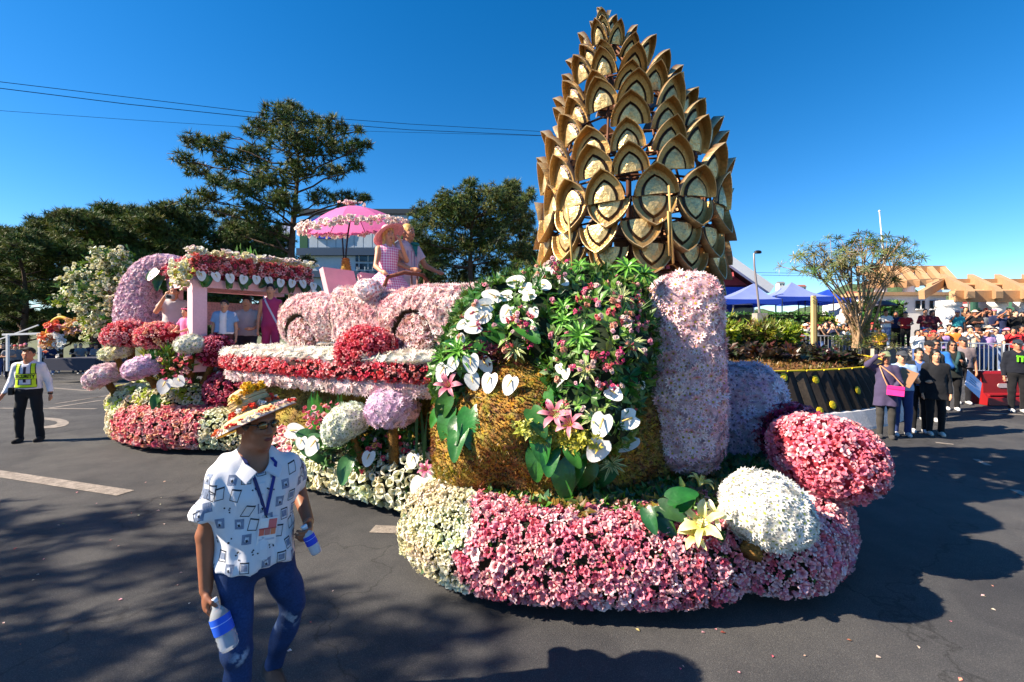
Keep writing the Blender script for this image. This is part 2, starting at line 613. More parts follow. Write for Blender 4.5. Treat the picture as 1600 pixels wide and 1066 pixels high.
TP_MUM = tpl_mum(9, 0.26)
TP_MUM_SMALL = tpl_mum(6, 0.3, False)
TP_TRUMPET = tpl_trumpet()
TP_TRUMPET_SMALL = tpl_trumpet(5, 0.8, 0.9, 0.5)
TP_ALS = tpl_trumpet(6, 0.8, 1.0, 0.25)
TP_TUFT = tpl_tuft(7)
TP_SPRIG = tpl_sprig(6)
TP_SPRIGL = tpl_sprig(6, lite=True)
TP_LEAF = tpl_leaf()
TP_ROSETTE = tpl_rosette()

def pal(rng, n, cols, jit=0.12):
 cols = np.array(cols)
 c = cols[rng.randint(0, len(cols), n)]
 return np.clip(c * (1 + rng.normal(size=(n, 1)) * jit) + rng.normal(size=(n, 3)) * 0.015, 0.003, 0.95)

PINK = [srgb(246, 186, 194), srgb(240, 150, 164), srgb(252, 216, 216), srgb(234, 120, 140), srgb(248, 200, 200)]
PINK_B = [srgb(220, 90, 112), srgb(226, 110, 118), srgb(200, 64, 90)]
RED = [srgb(236, 100, 112), srgb(244, 150, 156), srgb(224, 70, 86), srgb(248, 180, 180)]
RED_B = [srgb(200, 40, 58), srgb(214, 60, 66)]
WHITE = [srgb(245, 243, 236), srgb(250, 248, 245), srgb(238, 236, 226)]
WHITE_B = [srgb(205, 205, 160), srgb(215, 210, 180)]
CREAM = [srgb(244, 238, 210), srgb(238, 230, 190), srgb(248, 244, 225)]
CREAM_B = [srgb(190, 190, 110), srgb(215, 205, 140)]
LILAC = [srgb(236, 206, 228), srgb(242, 218, 236), srgb(226, 188, 218)]
LILAC_B = [srgb(212, 160, 200), srgb(216, 170, 204)]
BLUSH = [srgb(248, 226, 228), srgb(250, 238, 236), srgb(244, 208, 214), srgb(252, 246, 242)]
BLUSH_B = [srgb(214, 130, 150), srgb(200, 150, 130), srgb(224, 160, 170)]
MOSS = [srgb(156, 120, 52), srgb(174, 138, 60), srgb(126, 92, 46), srgb(144, 132, 54), srgb(150, 104, 50)]
MOSS_B = [srgb(90, 64, 20), srgb(110, 74, 26), srgb(84, 78, 24)]
GREEN = [srgb(62, 110, 40), srgb(80, 130, 48), srgb(48, 92, 38), srgb(100, 140, 60)]
GREEN_B = [srgb(40, 76, 30), srgb(54, 90, 34)]

def flowers(thing_, part, V, F, r, tpl, tip, base, third=None, rng=NR, tilt=0.3, size=1.0, keep=None, singles=0, single_name="flower", mat_=None, depth=0.0, zones=None, up=None, parent=None):
 """Covers a surface with blossoms: the nearest `singles` become parts, the rest one joined part. zones(P) picks palette index."""
 mat_ = mat_ or M_PETAL
 P, N = cover(V, F, r, rng, keep)
 if len(P) == 0: return
 n = len(P)
 z = zones(P) if zones is not None else np.zeros(n, dtype=int)
 tips, bases = (tip, base) if zones is not None else ([tip], [base])
 Tc, Bc = np.zeros((n, 3)), np.zeros((n, 3))
 for q in range(len(tips)):
  m = z == q
  Tc[m] = pal(rng, int(m.sum()), tips[q]); Bc[m] = pal(rng, int(m.sum()), bases[q])
 lf = 1 + .16 * np.sin(P[:, 0] * 5.1 + 2 * np.sin(P[:, 2] * 7 + P[:, 1])) * np.sin(P[:, 2] * 6.3 + P[:, 1] * 4.4)
 Tc[:, 1] *= lf; Tc[:, 2] *= lf; Bc *= lf[:, None]
 Rm = frames(N, rng, tilt, up)
 sc = r * size * rng.uniform(0.6, 1.35, n)
 P = P - N * (depth * sc)[:, None]
 pa = parent or thing_
 rest = np.ones(n, bool)
 if singles:
  cd = P - np.array([0, 0, EYE])
  face = -(N * cd).sum(1) / np.linalg.norm(cd, axis=1)
  order = np.argsort(np.linalg.norm(cd, axis=1) + np.where(face > 0.25, 0, 100))[:singles]
  rest[order] = False
  protos = {}
  off = np.array(tot_loc(pa))
  for i in order:
   q = int(z[i]); key = (q, rng.randint(0, 5))
   if key not in protos:
    mb = MB()
    stamp(mb, tpl, np.zeros((1, 3)), np.eye(3)[None], [1.0], pal(rng, 1, tips[q], 0.08), pal(rng, 1, bases[q], 0.08), third)
    me = mb.data(single_name); me.materials.append(mat_)
    protos[key] = me
   o = bpy.data.objects.new(single_name, protos[key])
   M4 = np.eye(4); M4[:3, :3] = Rm[i] * sc[i]; M4[:3, 3] = P[i] - off
   COL.objects.link(o)
   o.parent = pa
   o.matrix_local = Matrix(M4.tolist())
 mb = MB()
 stamp(mb, tpl, P[rest], Rm[rest], sc[rest], Tc[rest], Bc[rest], third)
 if mb.n:
  return tag(mb.build(part, mat_, pa), kind='stuff')

def tot_loc(p):
 off = Vector((0, 0, 0))
 while p is not None:
  off += Vector(p.location); p = p.parent
 return off

def copy_thing(o, loc, rz=None, scale=None, label=None):
 c = o.copy(); COL.objects.link(c)
 c.location = loc
 if rz is not None: c.rotation_euler = (0, 0, rz)
 if scale is not None: c.scale = (scale, scale, scale) if not hasattr(scale, '__len__') else scale
 if label: c["label"] = label
 for ch in KIDS.get(o.name, []):
  d = ch.copy(); COL.objects.link(d); d.parent = c
  KIDS.setdefault(c.name, []).append(d)
 return c
KIDS = {}
def remember(o):
 KIDS[o.name] = [c for c in COL.objects if c.parent == o]
 return o

# ================================================================ SETTING: ground, road, hills
def sheet(xs, ys, dz=0.0, zf=zg):
 P = np.array([[(x, y, zf(x, y) + dz) for y in ys] for x in xs], dtype=np.float32)
 mb = MB(); mb.grid(P)
 return mb

def asphalt():
 m = bpy.data.materials.new("asphalt"); m.use_nodes = True
 nt = m.node_tree; N, L = nt.nodes, nt.links
 b = N["Principled BSDF"]
 b.inputs["Roughness"].default_value = 0.82; b.inputs["Specular IOR Level"].default_value = 0.28
 tc = N.new("ShaderNodeTexCoord")
 def noise(sc, det=4, rough=0.6):
  t = N.new("ShaderNodeTexNoise"); t.inputs["Scale"].default_value = sc; t.inputs["Detail"].default_value = det; t.inputs["Roughness"].default_value = rough
  L.new(tc.outputs["Object"], t.inputs["Vector"]); return t.outputs["Fac"]
 def ramp(v, a, b_, c0, c1):
  r = N.new("ShaderNodeValToRGB"); r.color_ramp.elements[0].position = a; r.color_ramp.elements[1].position = b_
  r.color_ramp.elements[0].color = (*c0, 1); r.color_ramp.elements[1].color = (*c1, 1)
  L.new(v, r.inputs[0]); return r.outputs[0]
 def mul(a, c, bl='MULTIPLY', f=1.0):
  x = N.new("ShaderNodeMix"); x.data_type = 'RGBA'; x.blend_type = bl; x.inputs["Factor"].default_value = f
  L.new(a, x.inputs["A"]); L.new(c, x.inputs["B"]); return x.outputs["Result"]
 base = ramp(noise(0.35, 5), 0.35, 0.7, (0.058, 0.060, 0.064), (0.096, 0.096, 0.096))
 grain = ramp(noise(140, 3, 0.8), 0.3, 0.72, (0.45, 0.45, 0.45), (1.7, 1.68, 1.65))
 v = N.new("ShaderNodeTexVoronoi"); v.inputs["Scale"].default_value = 90; L.new(tc.outputs["Object"], v.inputs["Vector"])
 agg = ramp(v.outputs["Distance"], 0.1, 0.45, (1.35, 1.33, 1.3), (0.85, 0.85, 0.86))
 stain = ramp(noise(1.6, 6, 0.7), 0.38, 0.62, (0.8, 0.8, 0.82), (1.12, 1.1, 1.08))
 vc = N.new("ShaderNodeTexVoronoi"); vc.feature = 'DISTANCE_TO_EDGE'; vc.inputs["Scale"].default_value = 0.35
 wv = N.new("ShaderNodeVectorMath"); wv.operation = 'ADD'
 nz = N.new("ShaderNodeTexNoise"); nz.inputs["Scale"].default_value = 2.2; nz.inputs["Detail"].default_value = 5
 L.new(tc.outputs["Object"], nz.inputs["Vector"]); L.new(tc.outputs["Object"], wv.inputs[0]); L.new(nz.outputs["Color"], wv.inputs[1])
 L.new(wv.outputs[0], vc.inputs["Vector"])
 crack = ramp(vc.outputs["Distance"], 0.0, 0.006, (0.55, 0.55, 0.55), (1, 1, 1))
 patch = ramp(noise(0.5, 2, 0.4), 0.52, 0.54, (1, 1, 1), (0.82, 0.82, 0.84))
 sp = N.new("ShaderNodeTexVoronoi"); sp.inputs["Scale"].default_value = 45; L.new(tc.outputs["Object"], sp.inputs["Vector"])
 fleck = ramp(sp.outputs["Distance"], 0.05, 0.11, (2.0, 1.95, 1.9), (1, 1, 1))
 c = mul(mul(mul(mul(mul(mul(base, grain), agg), stain), crack), patch), fleck)
 L.new(c, b.inputs["Base Color"])
 bp = N.new("ShaderNodeBump"); bp.inputs["Strength"].default_value = 0.9; bp.inputs["Distance"].default_value = 0.008
 L.new(noise(160, 3, 0.8), bp.inputs["Height"]); L.new(bp.outputs[0], b.inputs["Normal"])
 return m

def spread(a, b, n, p=1.0):
 return [a + (b - a) * (i / (n - 1)) ** p for i in range(n)]

far_mat = mat("far_ground", srgb(96, 100, 70), 1.0, noise=(0.02, 0.4))
far_x = sorted(set(spread(-60, -1500, 20, 2.5) + spread(-60, 60, 41) + spread(60, 1500, 20, 2.5)))
far_y = sorted(set(spread(-40, 60, 34) + spread(60, 2200, 22, 2.5) + [-400]))
struct('ground', sheet(far_x, far_y, -0.06), far_mat)
struct('road', sheet(spread(-48, 34, 83), spread(-14, 46, 61), 0.0), asphalt())

M_LINE = mat("road_paint", srgb(136, 128, 120), 0.8, noise=(9, 0.35), noise2=(70, 0.35))
def marking(poly):
 """poly: ground outline in metres."""
 mb = MB()
 c = np.mean(np.array(poly), axis=0)
 n = len(poly)
 fine = []
 for i in range(n):
  a, b = poly[i], poly[(i + 1) % n]
  k = max(1, int(math.dist(a, b) / 0.6))
  for q in range(k):
   fine.append((a[0] + (b[0] - a[0]) * q / k, a[1] + (b[1] - a[1]) * q / k))
 mb.add([(x, y, zg(x, y) + 0.006) for x, y in fine], [tuple(range(len(fine)))])
 return struct('road_marking', mb, M_LINE)
def gp(x, y):
 Y = F_PX * EYE / (y - HOR)
 return ((x - 800) / F_PX * Y, Y)
def strip_mark(a, b, w):
 d = Vector((b[0] - a[0], b[1] - a[1], 0)).normalized(); s = Vector((-d.y, d.x, 0)) * w / 2
 marking([(a[0] - s.x, a[1] - s.y), (b[0] - s.x, b[1] - s.y), (b[0] + s.x, b[1] + s.y), (a[0] + s.x, a[1] + s.y)])
strip_mark((-8.9, 6.9), gp(196, 771), 0.2)
strip_mark(gp(582, 827), gp(632, 829), 0.17)
strip_mark(gp(70, 637), gp(160, 622), 0.12)
for k in range(5):
 strip_mark(gp(88 + 14 * k, 628 - 2.4 * k), gp(112 + 15 * k, 624 - 2.6 * k), 0.12)
strip_mark(gp(0, 636), gp(150, 637), 0.13)
strip_mark(gp(80, 601), gp(140, 606), 0.14)
arc = [gp(112 - 42 * (1 - math.cos(a)) - 4, 661 + 9 * math.sin(a)) for a in spread(-1.5, 1.5, 10)]
arc2 = [gp(96 - 38 * (1 - math.cos(a)) - 6, 661 + 6 * math.sin(a)) for a in spread(1.5, -1.5, 10)]
marking(arc + arc2)
strip_mark(gp(1462, 692), gp(1490, 695), 0.1)
strip_mark(gp(1524, 718), gp(1545, 728), 0.08)
strip_mark(gp(1585, 766), gp(1606, 776), 0.1)
strip_mark(gp(1540, 652), gp(1600, 655), 0.1)

# hills on the horizon
def hill(name, x0, x1, Y, base_px, bump, seed, col):
 r = np.random.RandomState(seed)
 mb = MB()
 n, m = 90, 14
 ph = r.rand(8) * 6.28
 P = np.zeros((n, m, 3))
 for i in range(n):
  u = i / (n - 1); x = x0 + (x1 - x0) * u
  top = bump * (0.65 + 0.2 * math.sin(3.1 * u * PI + ph[0]) + 0.12 * math.sin(8 * u * PI + ph[1]) + 0.05 * math.sin(23 * u * PI + ph[2]) + 0.035 * r.rand()) * math.sin(PI * min(1, max(0, u))) ** 0.5
  for j in range(m):
   v = j / (m - 1)
   P[i, j] = (x, Y - 160 * (1 - v) + r.normal() * 2, -3 + top * math.sin(v * PI / 2) + r.normal() * 1.6 * v)
 mb.grid(P)
 return struct(name, mb, mat(name + "_green", col, 1.0, noise=(0.03, 0.45), noise2=(0.2, 0.4)), True)
hill('hills', 330, 1250, 900, 0, 118, 3, srgb(74, 92, 62))
hill('far_hills', -1300, 300, 1000, 0, 95, 5, srgb(66, 84, 60))

# ---------------------------------------------------------------- planted island with its sloping black wall
IC, IRX, IRY = (3.6, 13.0), 6.5, 4.3
def isl(a, s, z):
 x, y = IC[0] + IRX * s * math.cos(a), IC[1] + IRY * s * math.sin(a)
 return (x, y, zg(x, y) * 0.6 + z)
soil = MB()
rr = np.random.RandomState(4)
P = np.zeros((15, 73, 3))
for i in range(15):
 s = i / 14
 for j in range(73):
  a = 2 * PI * j / 72
  P[i, j] = isl(a, 0.93 * s, 1.17 + 0.45 * (1 - s ** 2) + (rr.normal() * 0.025 if 0 < i < 14 and j < 72 else 0))
soil.grid(P)
tag(soil.build('planting_soil', mat("soil", srgb(120, 84, 52), 1.0, noise=(1.2, 0.4), noise2=(14, 0.35), bump=(12, 0.8, 0.05)), None, True), kind='structure')
isw = thing('planter_wall', 'sloping black clad wall with yellow flower discs round the planted island', 'wall', (IC[0], IC[1], 0))
kerb = MB()
ang = spread(0, 2 * PI, 97)
kerb.grid([[isl(a, s, z) for s, z in ((1.045, -0.02), (1.04, 0.05), (1.012, 0.36), (1.0, 0.385), (0.97, 0.385))] for a in ang])
kerb.build('kerb', mat("kerb_white", srgb(205, 205, 208), 0.85, noise=(3, 0.15), noise2=(25, 0.12), bump=(25, 0.3, 0.01)), isw)
M_BLACKP = mat("black_cladding", None, 0.75, noise=(3, 0.3), noise2=(22, 0.3))
npan = 64
for k in range(npan):
 a0 = PI * 1.02 + PI * 1.05 * k / npan
 a1 = a0 + PI * 1.05 / npan
 p = MB()
 g = 0.5 + 0.5 * rr.rand()
 c = tuple(v * g for v in ((0.030, 0.024, 0.020) if k % 9 else (0.09, 0.07, 0.05)))
 w = (a1 - a0)
 fr = [isl(a0 + 0.03 * w, 1.0, 0.384), isl(a0 + 0.5 * w, 1.008, 0.384), isl(a1 - 0.03 * w, 1.0, 0.384)]
 tp = [isl(a0 + 0.03 * w, 0.94, 1.2), isl(a0 + 0.5 * w, 0.947, 1.2), isl(a1 - 0.03 * w, 0.94, 1.2)]
 ib = [isl(a0 + 0.03 * w, 0.96, 0.384), isl(a1 - 0.03 * w, 0.96, 0.384)]
 it = [isl(a0 + 0.03 * w, 0.90, 1.2), isl(a1 - 0.03 * w, 0.90, 1.2)]
 V = fr + tp + ib + it
 p.add(V, [(0, 1, 4, 3), (1, 2, 5, 4), (3, 4, 5, 9, 8), (0, 3, 8, 6), (2, 7, 9, 5), (6, 8, 9, 7)], c)
 p.build('cladding_panel', M_BLACKP, isw)
core = MB()
core.grid([[isl(a, s, z) for s, z in ((0.985, 0.38), (0.925, 1.17))] for a in ang])
core.build('wall_core', mat("wall_core", (0.02, 0.018, 0.016), 0.9), isw)
M_YEL = mat("yellow_disc", srgb(222, 196, 34), 0.6, noise=(8, 0.15))
trim = MB()
for k in range(40):
 a0 = PI * 1.05 + PI * k / 40
 pts = [isl(a, 0.952, 1.205) for a in spread(a0, a0 + PI / 40 * 0.9, 4)]
 trim.tube(pts, 0.018, 5)
trim.build('yellow_trim', M_YEL, isw)
for pxx, pyy in ((1223, 591), (1272, 593), (1302, 633), (1285, 688), (1188, 600), (1340, 610)):
 best = None
 for a in spread(PI * 1.05, PI * 2.05, 300):
  for v in spread(0.02, 0.98, 24):
   q = Vector(isl(a, 1.003 - 0.06 * v, 0.40 + 0.8 * v))
   sx, sy = 800 + F_PX * q.x / q.y, HOR - F_PX * (q.z - EYE) / q.y
   e = (sx - pxx) ** 2 + (sy - pyy) ** 2
   if best is None or e < best[0]: best = (e, q, a)
 q, a = best[1], best[2]
 nrm = Vector((math.cos(a) / IRX, math.sin(a) / IRY, 0)).normalized(); nrm = (nrm + Vector((0, 0, 0.3))).normalized()
 d = MB()
 rot = nrm.to_track_quat('Z', 'Y').to_matrix()
 pr = [(0.0, 0.012)] + [(0.03, 0.016), (0.085, 0.006), (0.085, -0.004)]
 d.lathe(pr, 10, q + nrm * 0.012, rot)
 d.build('yellow_flower_disc', M_YEL, isw)

# ---------------------------------------------------------------- shrubs and low plants on the island
def island_z(x, y):
 s = math.hypot((x - IC[0]) / IRX, (y - IC[1]) / IRY)
 return zg(x, y) * 0.6 + 1.17 + 0.45 * max(0, 1 - (s / 0.93) ** 2)
def feathery_shrub(label, x, y, h, seed, cols):
 r = random.Random(seed); rn = np.random.RandomState(seed)
 z0 = island_z(x, y)
 t = thing('feathery_shrub', label, 'shrub', (x, y, z0 - 0.03), group='feathery shrubs on the island')
 st = MB(); P, N = [], []
 for k in range(9):
  a = r.uniform(0, 2 * PI); l = r.uniform(0.15, 0.45)
  top = Vector((x + math.cos(a) * l, y + math.sin(a) * l, z0 + h * r.uniform(0.5, 0.85)))
  st.tube([(x + math.cos(a) * 0.06, y + math.sin(a) * 0.06, z0 - 0.05), ((x + top.x) / 2 + 0.03, (y + top.y) / 2, z0 + h * 0.4), top], [0.018, 0.014, 0.008], 5)
  for q in range(48):
   v = Vector((r.gauss(0, 1), r.gauss(0, 1), r.gauss(0, 0.75)))
   P.append(top + v * h * 0.2); N.append((v + Vector((0, 0, 0.9))).normalized())
 st.build('stem', mat("pale_stem", srgb(170, 130, 96), 0.9), t)
 P, N = np.array(P), np.array(N)
 m = MB()
 stamp(m, TP_TUFT, P, frames(N, rn, 0.4), rn.uniform(0.12, 0.24, len(P)), pal(rn, len(P), cols), pal(rn, len(P), [srgb(70, 84, 24)]))
 m.build('foliage', M_LEAF, t)
GRN_Y = [srgb(176, 196, 50), srgb(146, 178, 50), srgb(200, 204, 80), srgb(128, 156, 50)]
DRY = [srgb(150, 104, 60), srgb(130, 96, 54), srgb(120, 120, 50)]
feathery_shrub('bright green feathery shrub on the island right behind the tall pink flower slab', 5.1, 11.4, .72, 21, GRN_Y)
feathery_shrub('greenest feathery shrub near the yellow post on the planted island', 6.75, 11.9, .72, 22, GRN_Y)
feathery_shrub('brownish feathery shrub with bare stems between two green ones on the island', 5.95, 11.5, 0.62, 23, DRY + GRN_Y[:1])
feathery_shrub('low yellow green feathery shrub at the right end of the island shrubs', 7.3, 12.6, 0.42, 24, GRN_Y)
feathery_shrub('small dry feathery shrub in front of the lamp post on the island', 5.6, 12.6, 0.55, 25, DRY + GRN_Y[3:])
def island_scatter(name, n, box, tpl, size, cols, base, seed, tilt=0.5, kind='stuff', zlo=0.0):
 rn = np.random.RandomState(seed)
 P = []
 while len(P) < n:
  x, y = rn.uniform(box[0], box[1]), rn.uniform(box[2], box[3])
  s = math.hypot((x - IC[0]) / IRX, (y - IC[1]) / IRY)
  if s < 0.92: P.append((x, y, island_z(x, y) + rn.uniform(0, zlo)))
 P = np.array(P)
 mb = MB()
 stamp(mb, tpl, P, frames(np.tile([0, 0, 1.0], (n, 1)), rn, tilt), rn.uniform(size[0], size[1], n), pal(rn, n, cols), pal(rn, n, base))
 return tag(mb.build(name, M_LEAF, None), kind=kind)
island_scatter('dark_ground_cover', 1800, (3.5, 7.9, 10.0, 13.0), TP_SPRIGL, (0.1, 0.24), [srgb(64, 50, 34), srgb(54, 58, 30), srgb(90, 52, 44), srgb(44, 50, 28)], [srgb(34, 32, 18)], 31, 0.5, zlo=0.22)
island_scatter('dry_grass', 3000, (3.0, 10, 9.0, 12.5), TP_TUFT, (0.05, 0.14), [srgb(176, 130, 84), srgb(150, 110, 66), srgb(130, 120, 60)], [srgb(100, 74, 46)], 32)
island_scatter('green_grass', 1500, (6.5, 10.2, 9.6, 15), TP_TUFT, (0.04, 0.1), [srgb(70, 90, 40), srgb(90, 104, 48)], [srgb(50, 62, 28)], 33)

# ---------------------------------------------------------------- trees
def limb(mb, a, b, r0, r1, r, n=6, wob=0.06):
 a, b = Vector(a), Vector(b)
 L = (b - a).length
 pts = [a.lerp(b, t) + Vector((r.gauss(0, 1), r.gauss(0, 1), r.gauss(0, 0.6))) * L * wob * math.sin(PI * t) for t in (0, 0.25, 0.5, 0.75, 1)]
 mb.tube(pts, [r0 + (r1 - r0) * t for t in (0, 0.25, 0.5, 0.75, 1)], n)
 return pts

def tuft_tpl(n, seed, w=0.05):
 r = random.Random(seed); V, F, t = [], [], []
 for k in range(n):
  d = Vector((r.gauss(0, 1), r.gauss(0, 1), r.gauss(0.35, 0.8))).normalized()
  s_ = d.cross(Vector((r.gauss(0, 1), r.gauss(0, 1), r.gauss(0, 1)))).normalized() * w
  i = len(V); L = r.uniform(0.65, 1.1)
  V += [tuple(-s_), tuple(s_), tuple(d * L)]; t += [0, 0, 1]
  F.append((i, i + 1, i + 2))
 return T_(V, F, t)
TP_PINE = tuft_tpl(22, 1, 0.055)
TP_BROAD = tpl_sprig(5, random.Random(3), 0.36, 0.6)
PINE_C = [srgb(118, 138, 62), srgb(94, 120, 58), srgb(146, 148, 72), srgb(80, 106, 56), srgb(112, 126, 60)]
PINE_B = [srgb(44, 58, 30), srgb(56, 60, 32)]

def pine(t, h, spread_, clumps, seed, base_h=0.35, trunk_r=0.25, size=0.5, lean=0.0, tuf=TP_PINE, cols=PINE_C, world=None, per=26, flat=0.5):
 """Trunk, limbs and needle clumps of one conifer, local coordinates. clumps: number of limbs or list of (x, y, z, radius)."""
 r = random.Random(seed); rn = np.random.RandomState(seed)
 tr, cr = MB(), MB()
 tr.col = srgb(84, 66, 54)
 trunk = [Vector((lean * h * q * q + 0.012 * h * math.sin(q * 7 + seed), 0.01 * h * math.cos(q * 6), h * q)) for q in spread(0, 0.97, 9)]
 tr.tube(trunk, [trunk_r * (1.15 - 1.05 * q) for q in spread(0, 0.97, 9)], 9)
 P, N = [], []
 if isinstance(clumps, int):
  L = []
  for k in range(clumps):
   q = base_h + (1 - base_h) * ((k + 0.5) / clumps)
   a = k * 2.4 + r.uniform(-0.5, 0.5)
   shape = math.sin(PI * min(1, (q - base_h) / (1 - base_h) * 0.75 + 0.25)) ** 0.7
   l = spread_ * shape * r.uniform(0.55, 1.05)
   L.append((math.cos(a) * l + lean * h * q * q, math.sin(a) * l, h * q + r.uniform(-0.02, 0.08) * h, spread_ * r.uniform(0.25, 0.4)))
 else: L = clumps
 for (x, y, z, rad) in L:
  q = max(0.12, min(0.95, (z / h) - 0.09))
  i = q * (len(trunk) - 1) / 0.97; i0 = min(int(i), len(trunk) - 2); a = trunk[i0].lerp(trunk[i0 + 1], i - i0)
  pts = limb(tr, a, (x, y, z), trunk_r * 0.34 * (1.1 - q * 0.7), 0.025, r)
  for w in range(3):
   e = Vector((x + r.gauss(0, rad * 0.5), y + r.gauss(0, rad * 0.5), z + r.uniform(-0.1, 0.5) * rad))
   limb(tr, pts[3], e, 0.03, 0.012, r, 4)
  n = max(6, int(per * rad * rad * 4))
  for w in range(n):
   v = Vector((r.gauss(0, 1), r.gauss(0, 1), r.gauss(0, 1))); v = v.normalized() * (r.random() ** 0.4)
   P.append((x + v.x * rad, y + v.y * rad, z + (v.z * flat + 0.12) * rad)); N.append((v.x, v.y, v.z + 0.7))
 P, N = np.array(P), np.array(N); N /= np.linalg.norm(N, axis=1)[:, None]
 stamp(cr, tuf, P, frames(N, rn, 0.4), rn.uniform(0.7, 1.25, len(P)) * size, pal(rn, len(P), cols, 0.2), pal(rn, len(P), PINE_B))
 a = tr.build('trunk', M_BARK, t, True, local=True)
 b = cr.build('crown', M_NEEDLE, t, False, local=True)
 return a, b

# the big pine: clumps set where the photo has them
BP = px(461, 0, 27); bz = zg(BP.x, 27) - 0.1
bigpine = thing('pine_tree', 'tallest pine with bare limbs and open crown rising behind the pink parasol', 'tree', (BP.x, 27, bz))
cl = []
rb = random.Random(8)
for (x, y, rad) in ((440, 185, 34), (480, 195, 34), (520, 200, 26), (405, 205, 30), (450, 225, 40), (500, 232, 40), (545, 235, 30), (568, 228, 16), (400, 248, 34), (360, 258, 26), (330, 232, 26),
     (300, 222, 22), (285, 248, 18), (310, 268, 26), (345, 285, 26), (320, 310, 26), (380, 300, 30), (420, 285, 38), (470, 270, 34), (520, 270, 26), (555, 262, 20), (440, 320, 34),
     (395, 335, 32), (350, 335, 26), (300, 325, 22), (500, 310, 24), (540, 315, 24), (568, 312, 18), (420, 360, 30), (370, 365, 30), (560, 205, 12), (350, 215, 14), (455, 170, 22)):
 dy = rb.uniform(-2.4, 2.4)
 p = px(x, y, 27 + dy)
 cl.append((p.x - BP.x, dy, p.z - bz, rad * 0.82 * 27 / F_PX))
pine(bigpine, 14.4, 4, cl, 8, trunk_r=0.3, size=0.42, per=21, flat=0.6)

protos = []
for k in range(4):
 t = thing('pine_tree', None, 'tree')
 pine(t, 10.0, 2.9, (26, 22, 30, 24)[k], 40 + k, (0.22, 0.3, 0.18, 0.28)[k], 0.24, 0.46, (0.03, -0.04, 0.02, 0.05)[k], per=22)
 protos.append(remember(t))
rowspec = [  # photo x of the trunk, top row, depth, proto, label
 (-30, 345, 30, 0, 'yellowish pine at the far left edge behind the guard'),
 (40, 360, 26, 1, 'dark pine standing above the crowd at the far left'),
 (95, 338, 32, 2, 'leaning grey green pine left of the cream blossom branch'),
 (150, 336, 29, 3, 'bushy pine right above the cream blossom branch'),
 (205, 318, 34, 0, 'pine with the highest round top left of the pink arch'),
 (255, 325, 31, 2, 'dense pine right above the pink crescent arch'),
 (310, 336, 33, 1, 'dense pine behind the left end of the flowered pavilion roof'),
 (365, 345, 36, 3, 'shaded pine behind the strap leaf plant on the pavilion roof'),
 (420, 360, 38, 0, 'low dark pine behind the trunk of the tallest pine'),
 (185, 372, 40, 1, 'dark pine deep in the shade behind the row above the blossom branch'),
 (20, 375, 38, 3, 'dark pine deep in the shade behind the guard'),
 (285, 372, 42, 2, 'dark pine deep in the shade behind the pink arch'),
]
used = set()
for (x, y, Y, k, lab) in rowspec:
 p = px(x, y, Y); z0 = zg(p.x, Y) - 0.1
 o = protos[k]
 if k in used: o = copy_thing(o, (p.x, Y, z0), RN.uniform(0, 6.28))
 else:
  used.add(k); o.location = (p.x, Y, z0); o.rotation_euler = (0, 0, RN.uniform(0, 6.28))
 s = (p.z - z0) / 10.6
 o.scale = (s * 1.12, s * 1.12, s)
 o["label"] = lab; o["group"] = 'pines along the left side of the road'

# the broad dark tree right of the couple and its neighbours
def broad(label, x, top, Y, cl, seed, tr=0.3, size=0.42, per=30, cols=None):
 p = px(x, top, Y); z0 = zg(p.x, Y) - 0.1
 t = thing('broad_pine_tree', label, 'tree', (p.x, Y, z0))
 r = random.Random(seed); L = []
 for (cx, cy, rad) in cl:
  dy = r.uniform(-2.2, 2.2); q = px(cx, cy, Y + dy)
  L.append((q.x - p.x, dy, q.z - z0, rad * Y / F_PX))
 pine(t, (p.z - z0), 3, L, seed, trunk_r=tr, size=size, per=per, flat=0.85, cols=cols or PINE_C)
 return t
broad('broad dark green tree between the couple and the golden cone', 738, 292, 34,
      [(700, 318, 24), (740, 305, 26), (775, 312, 24), (665, 340, 26), (650, 370, 24), (700, 350, 30), (745, 345, 32), (790, 345, 28), (815, 360, 20), (660, 400, 26), (640, 395, 16), (695, 390, 30),
       (735, 390, 30), (780, 385, 30), (815, 400, 22), (680, 425, 26), (725, 430, 26), (770, 425, 28), (810, 430, 22), (650, 430, 18), (795, 300, 18), (800, 325, 20), (720, 330, 24), (765, 365, 26)], 51)
broad('slim dark tree touching the left edge of the golden cone', 812, 285, 40, [(800, 300, 14), (812, 320, 16), (826, 310, 12), (820, 345, 18), (830, 375, 18), (815, 400, 22), (838, 410, 20), (805, 288, 8), (830, 300, 8)], 52, 0.2, 0.45)
broad('round pine behind the row of posts under the broad dark tree', 690, 440, 46, [(660, 448, 20), (690, 450, 22), (720, 452, 22), (750, 455, 22), (640, 458, 16), (780, 458, 20)], 53, 0.2, 0.45)
# pines beside the road left of the picture, whose shade lies across the road
sparse = thing('pine_tree', None, 'tree'); pine(sparse, 10.0, 2.2, 17, 61, 0.3, 0.2, 0.4, 0.02, per=10); remember(sparse)
for q, (x, y, w, s) in enumerate(((-13.6, 2.9, .62, .70), (-12.4, 2.0, .5, .72), (-10.6, 0.75, .55, .68), (-8.6, 1.15, .5, .62), (-15.6, 5.2, .5, .54), (-16.5, 4.2, .5, .6), (-9.6, 1.5, .45, .60), (-14.6, 1.6, .6, .64), (-11.6, 0.4, .6, .62))):
 if q == 0: o = sparse; o.location = (x, y, -0.1); o.scale = (w, w, s)
 else: o = copy_thing(sparse, (x, y, -0.1), RN.uniform(0, 6.28), (w, w, s), None)
 o["label"] = 'slim roadside pine outside the left edge of the picture'; o["group"] = 'roadside pines left of the frame'

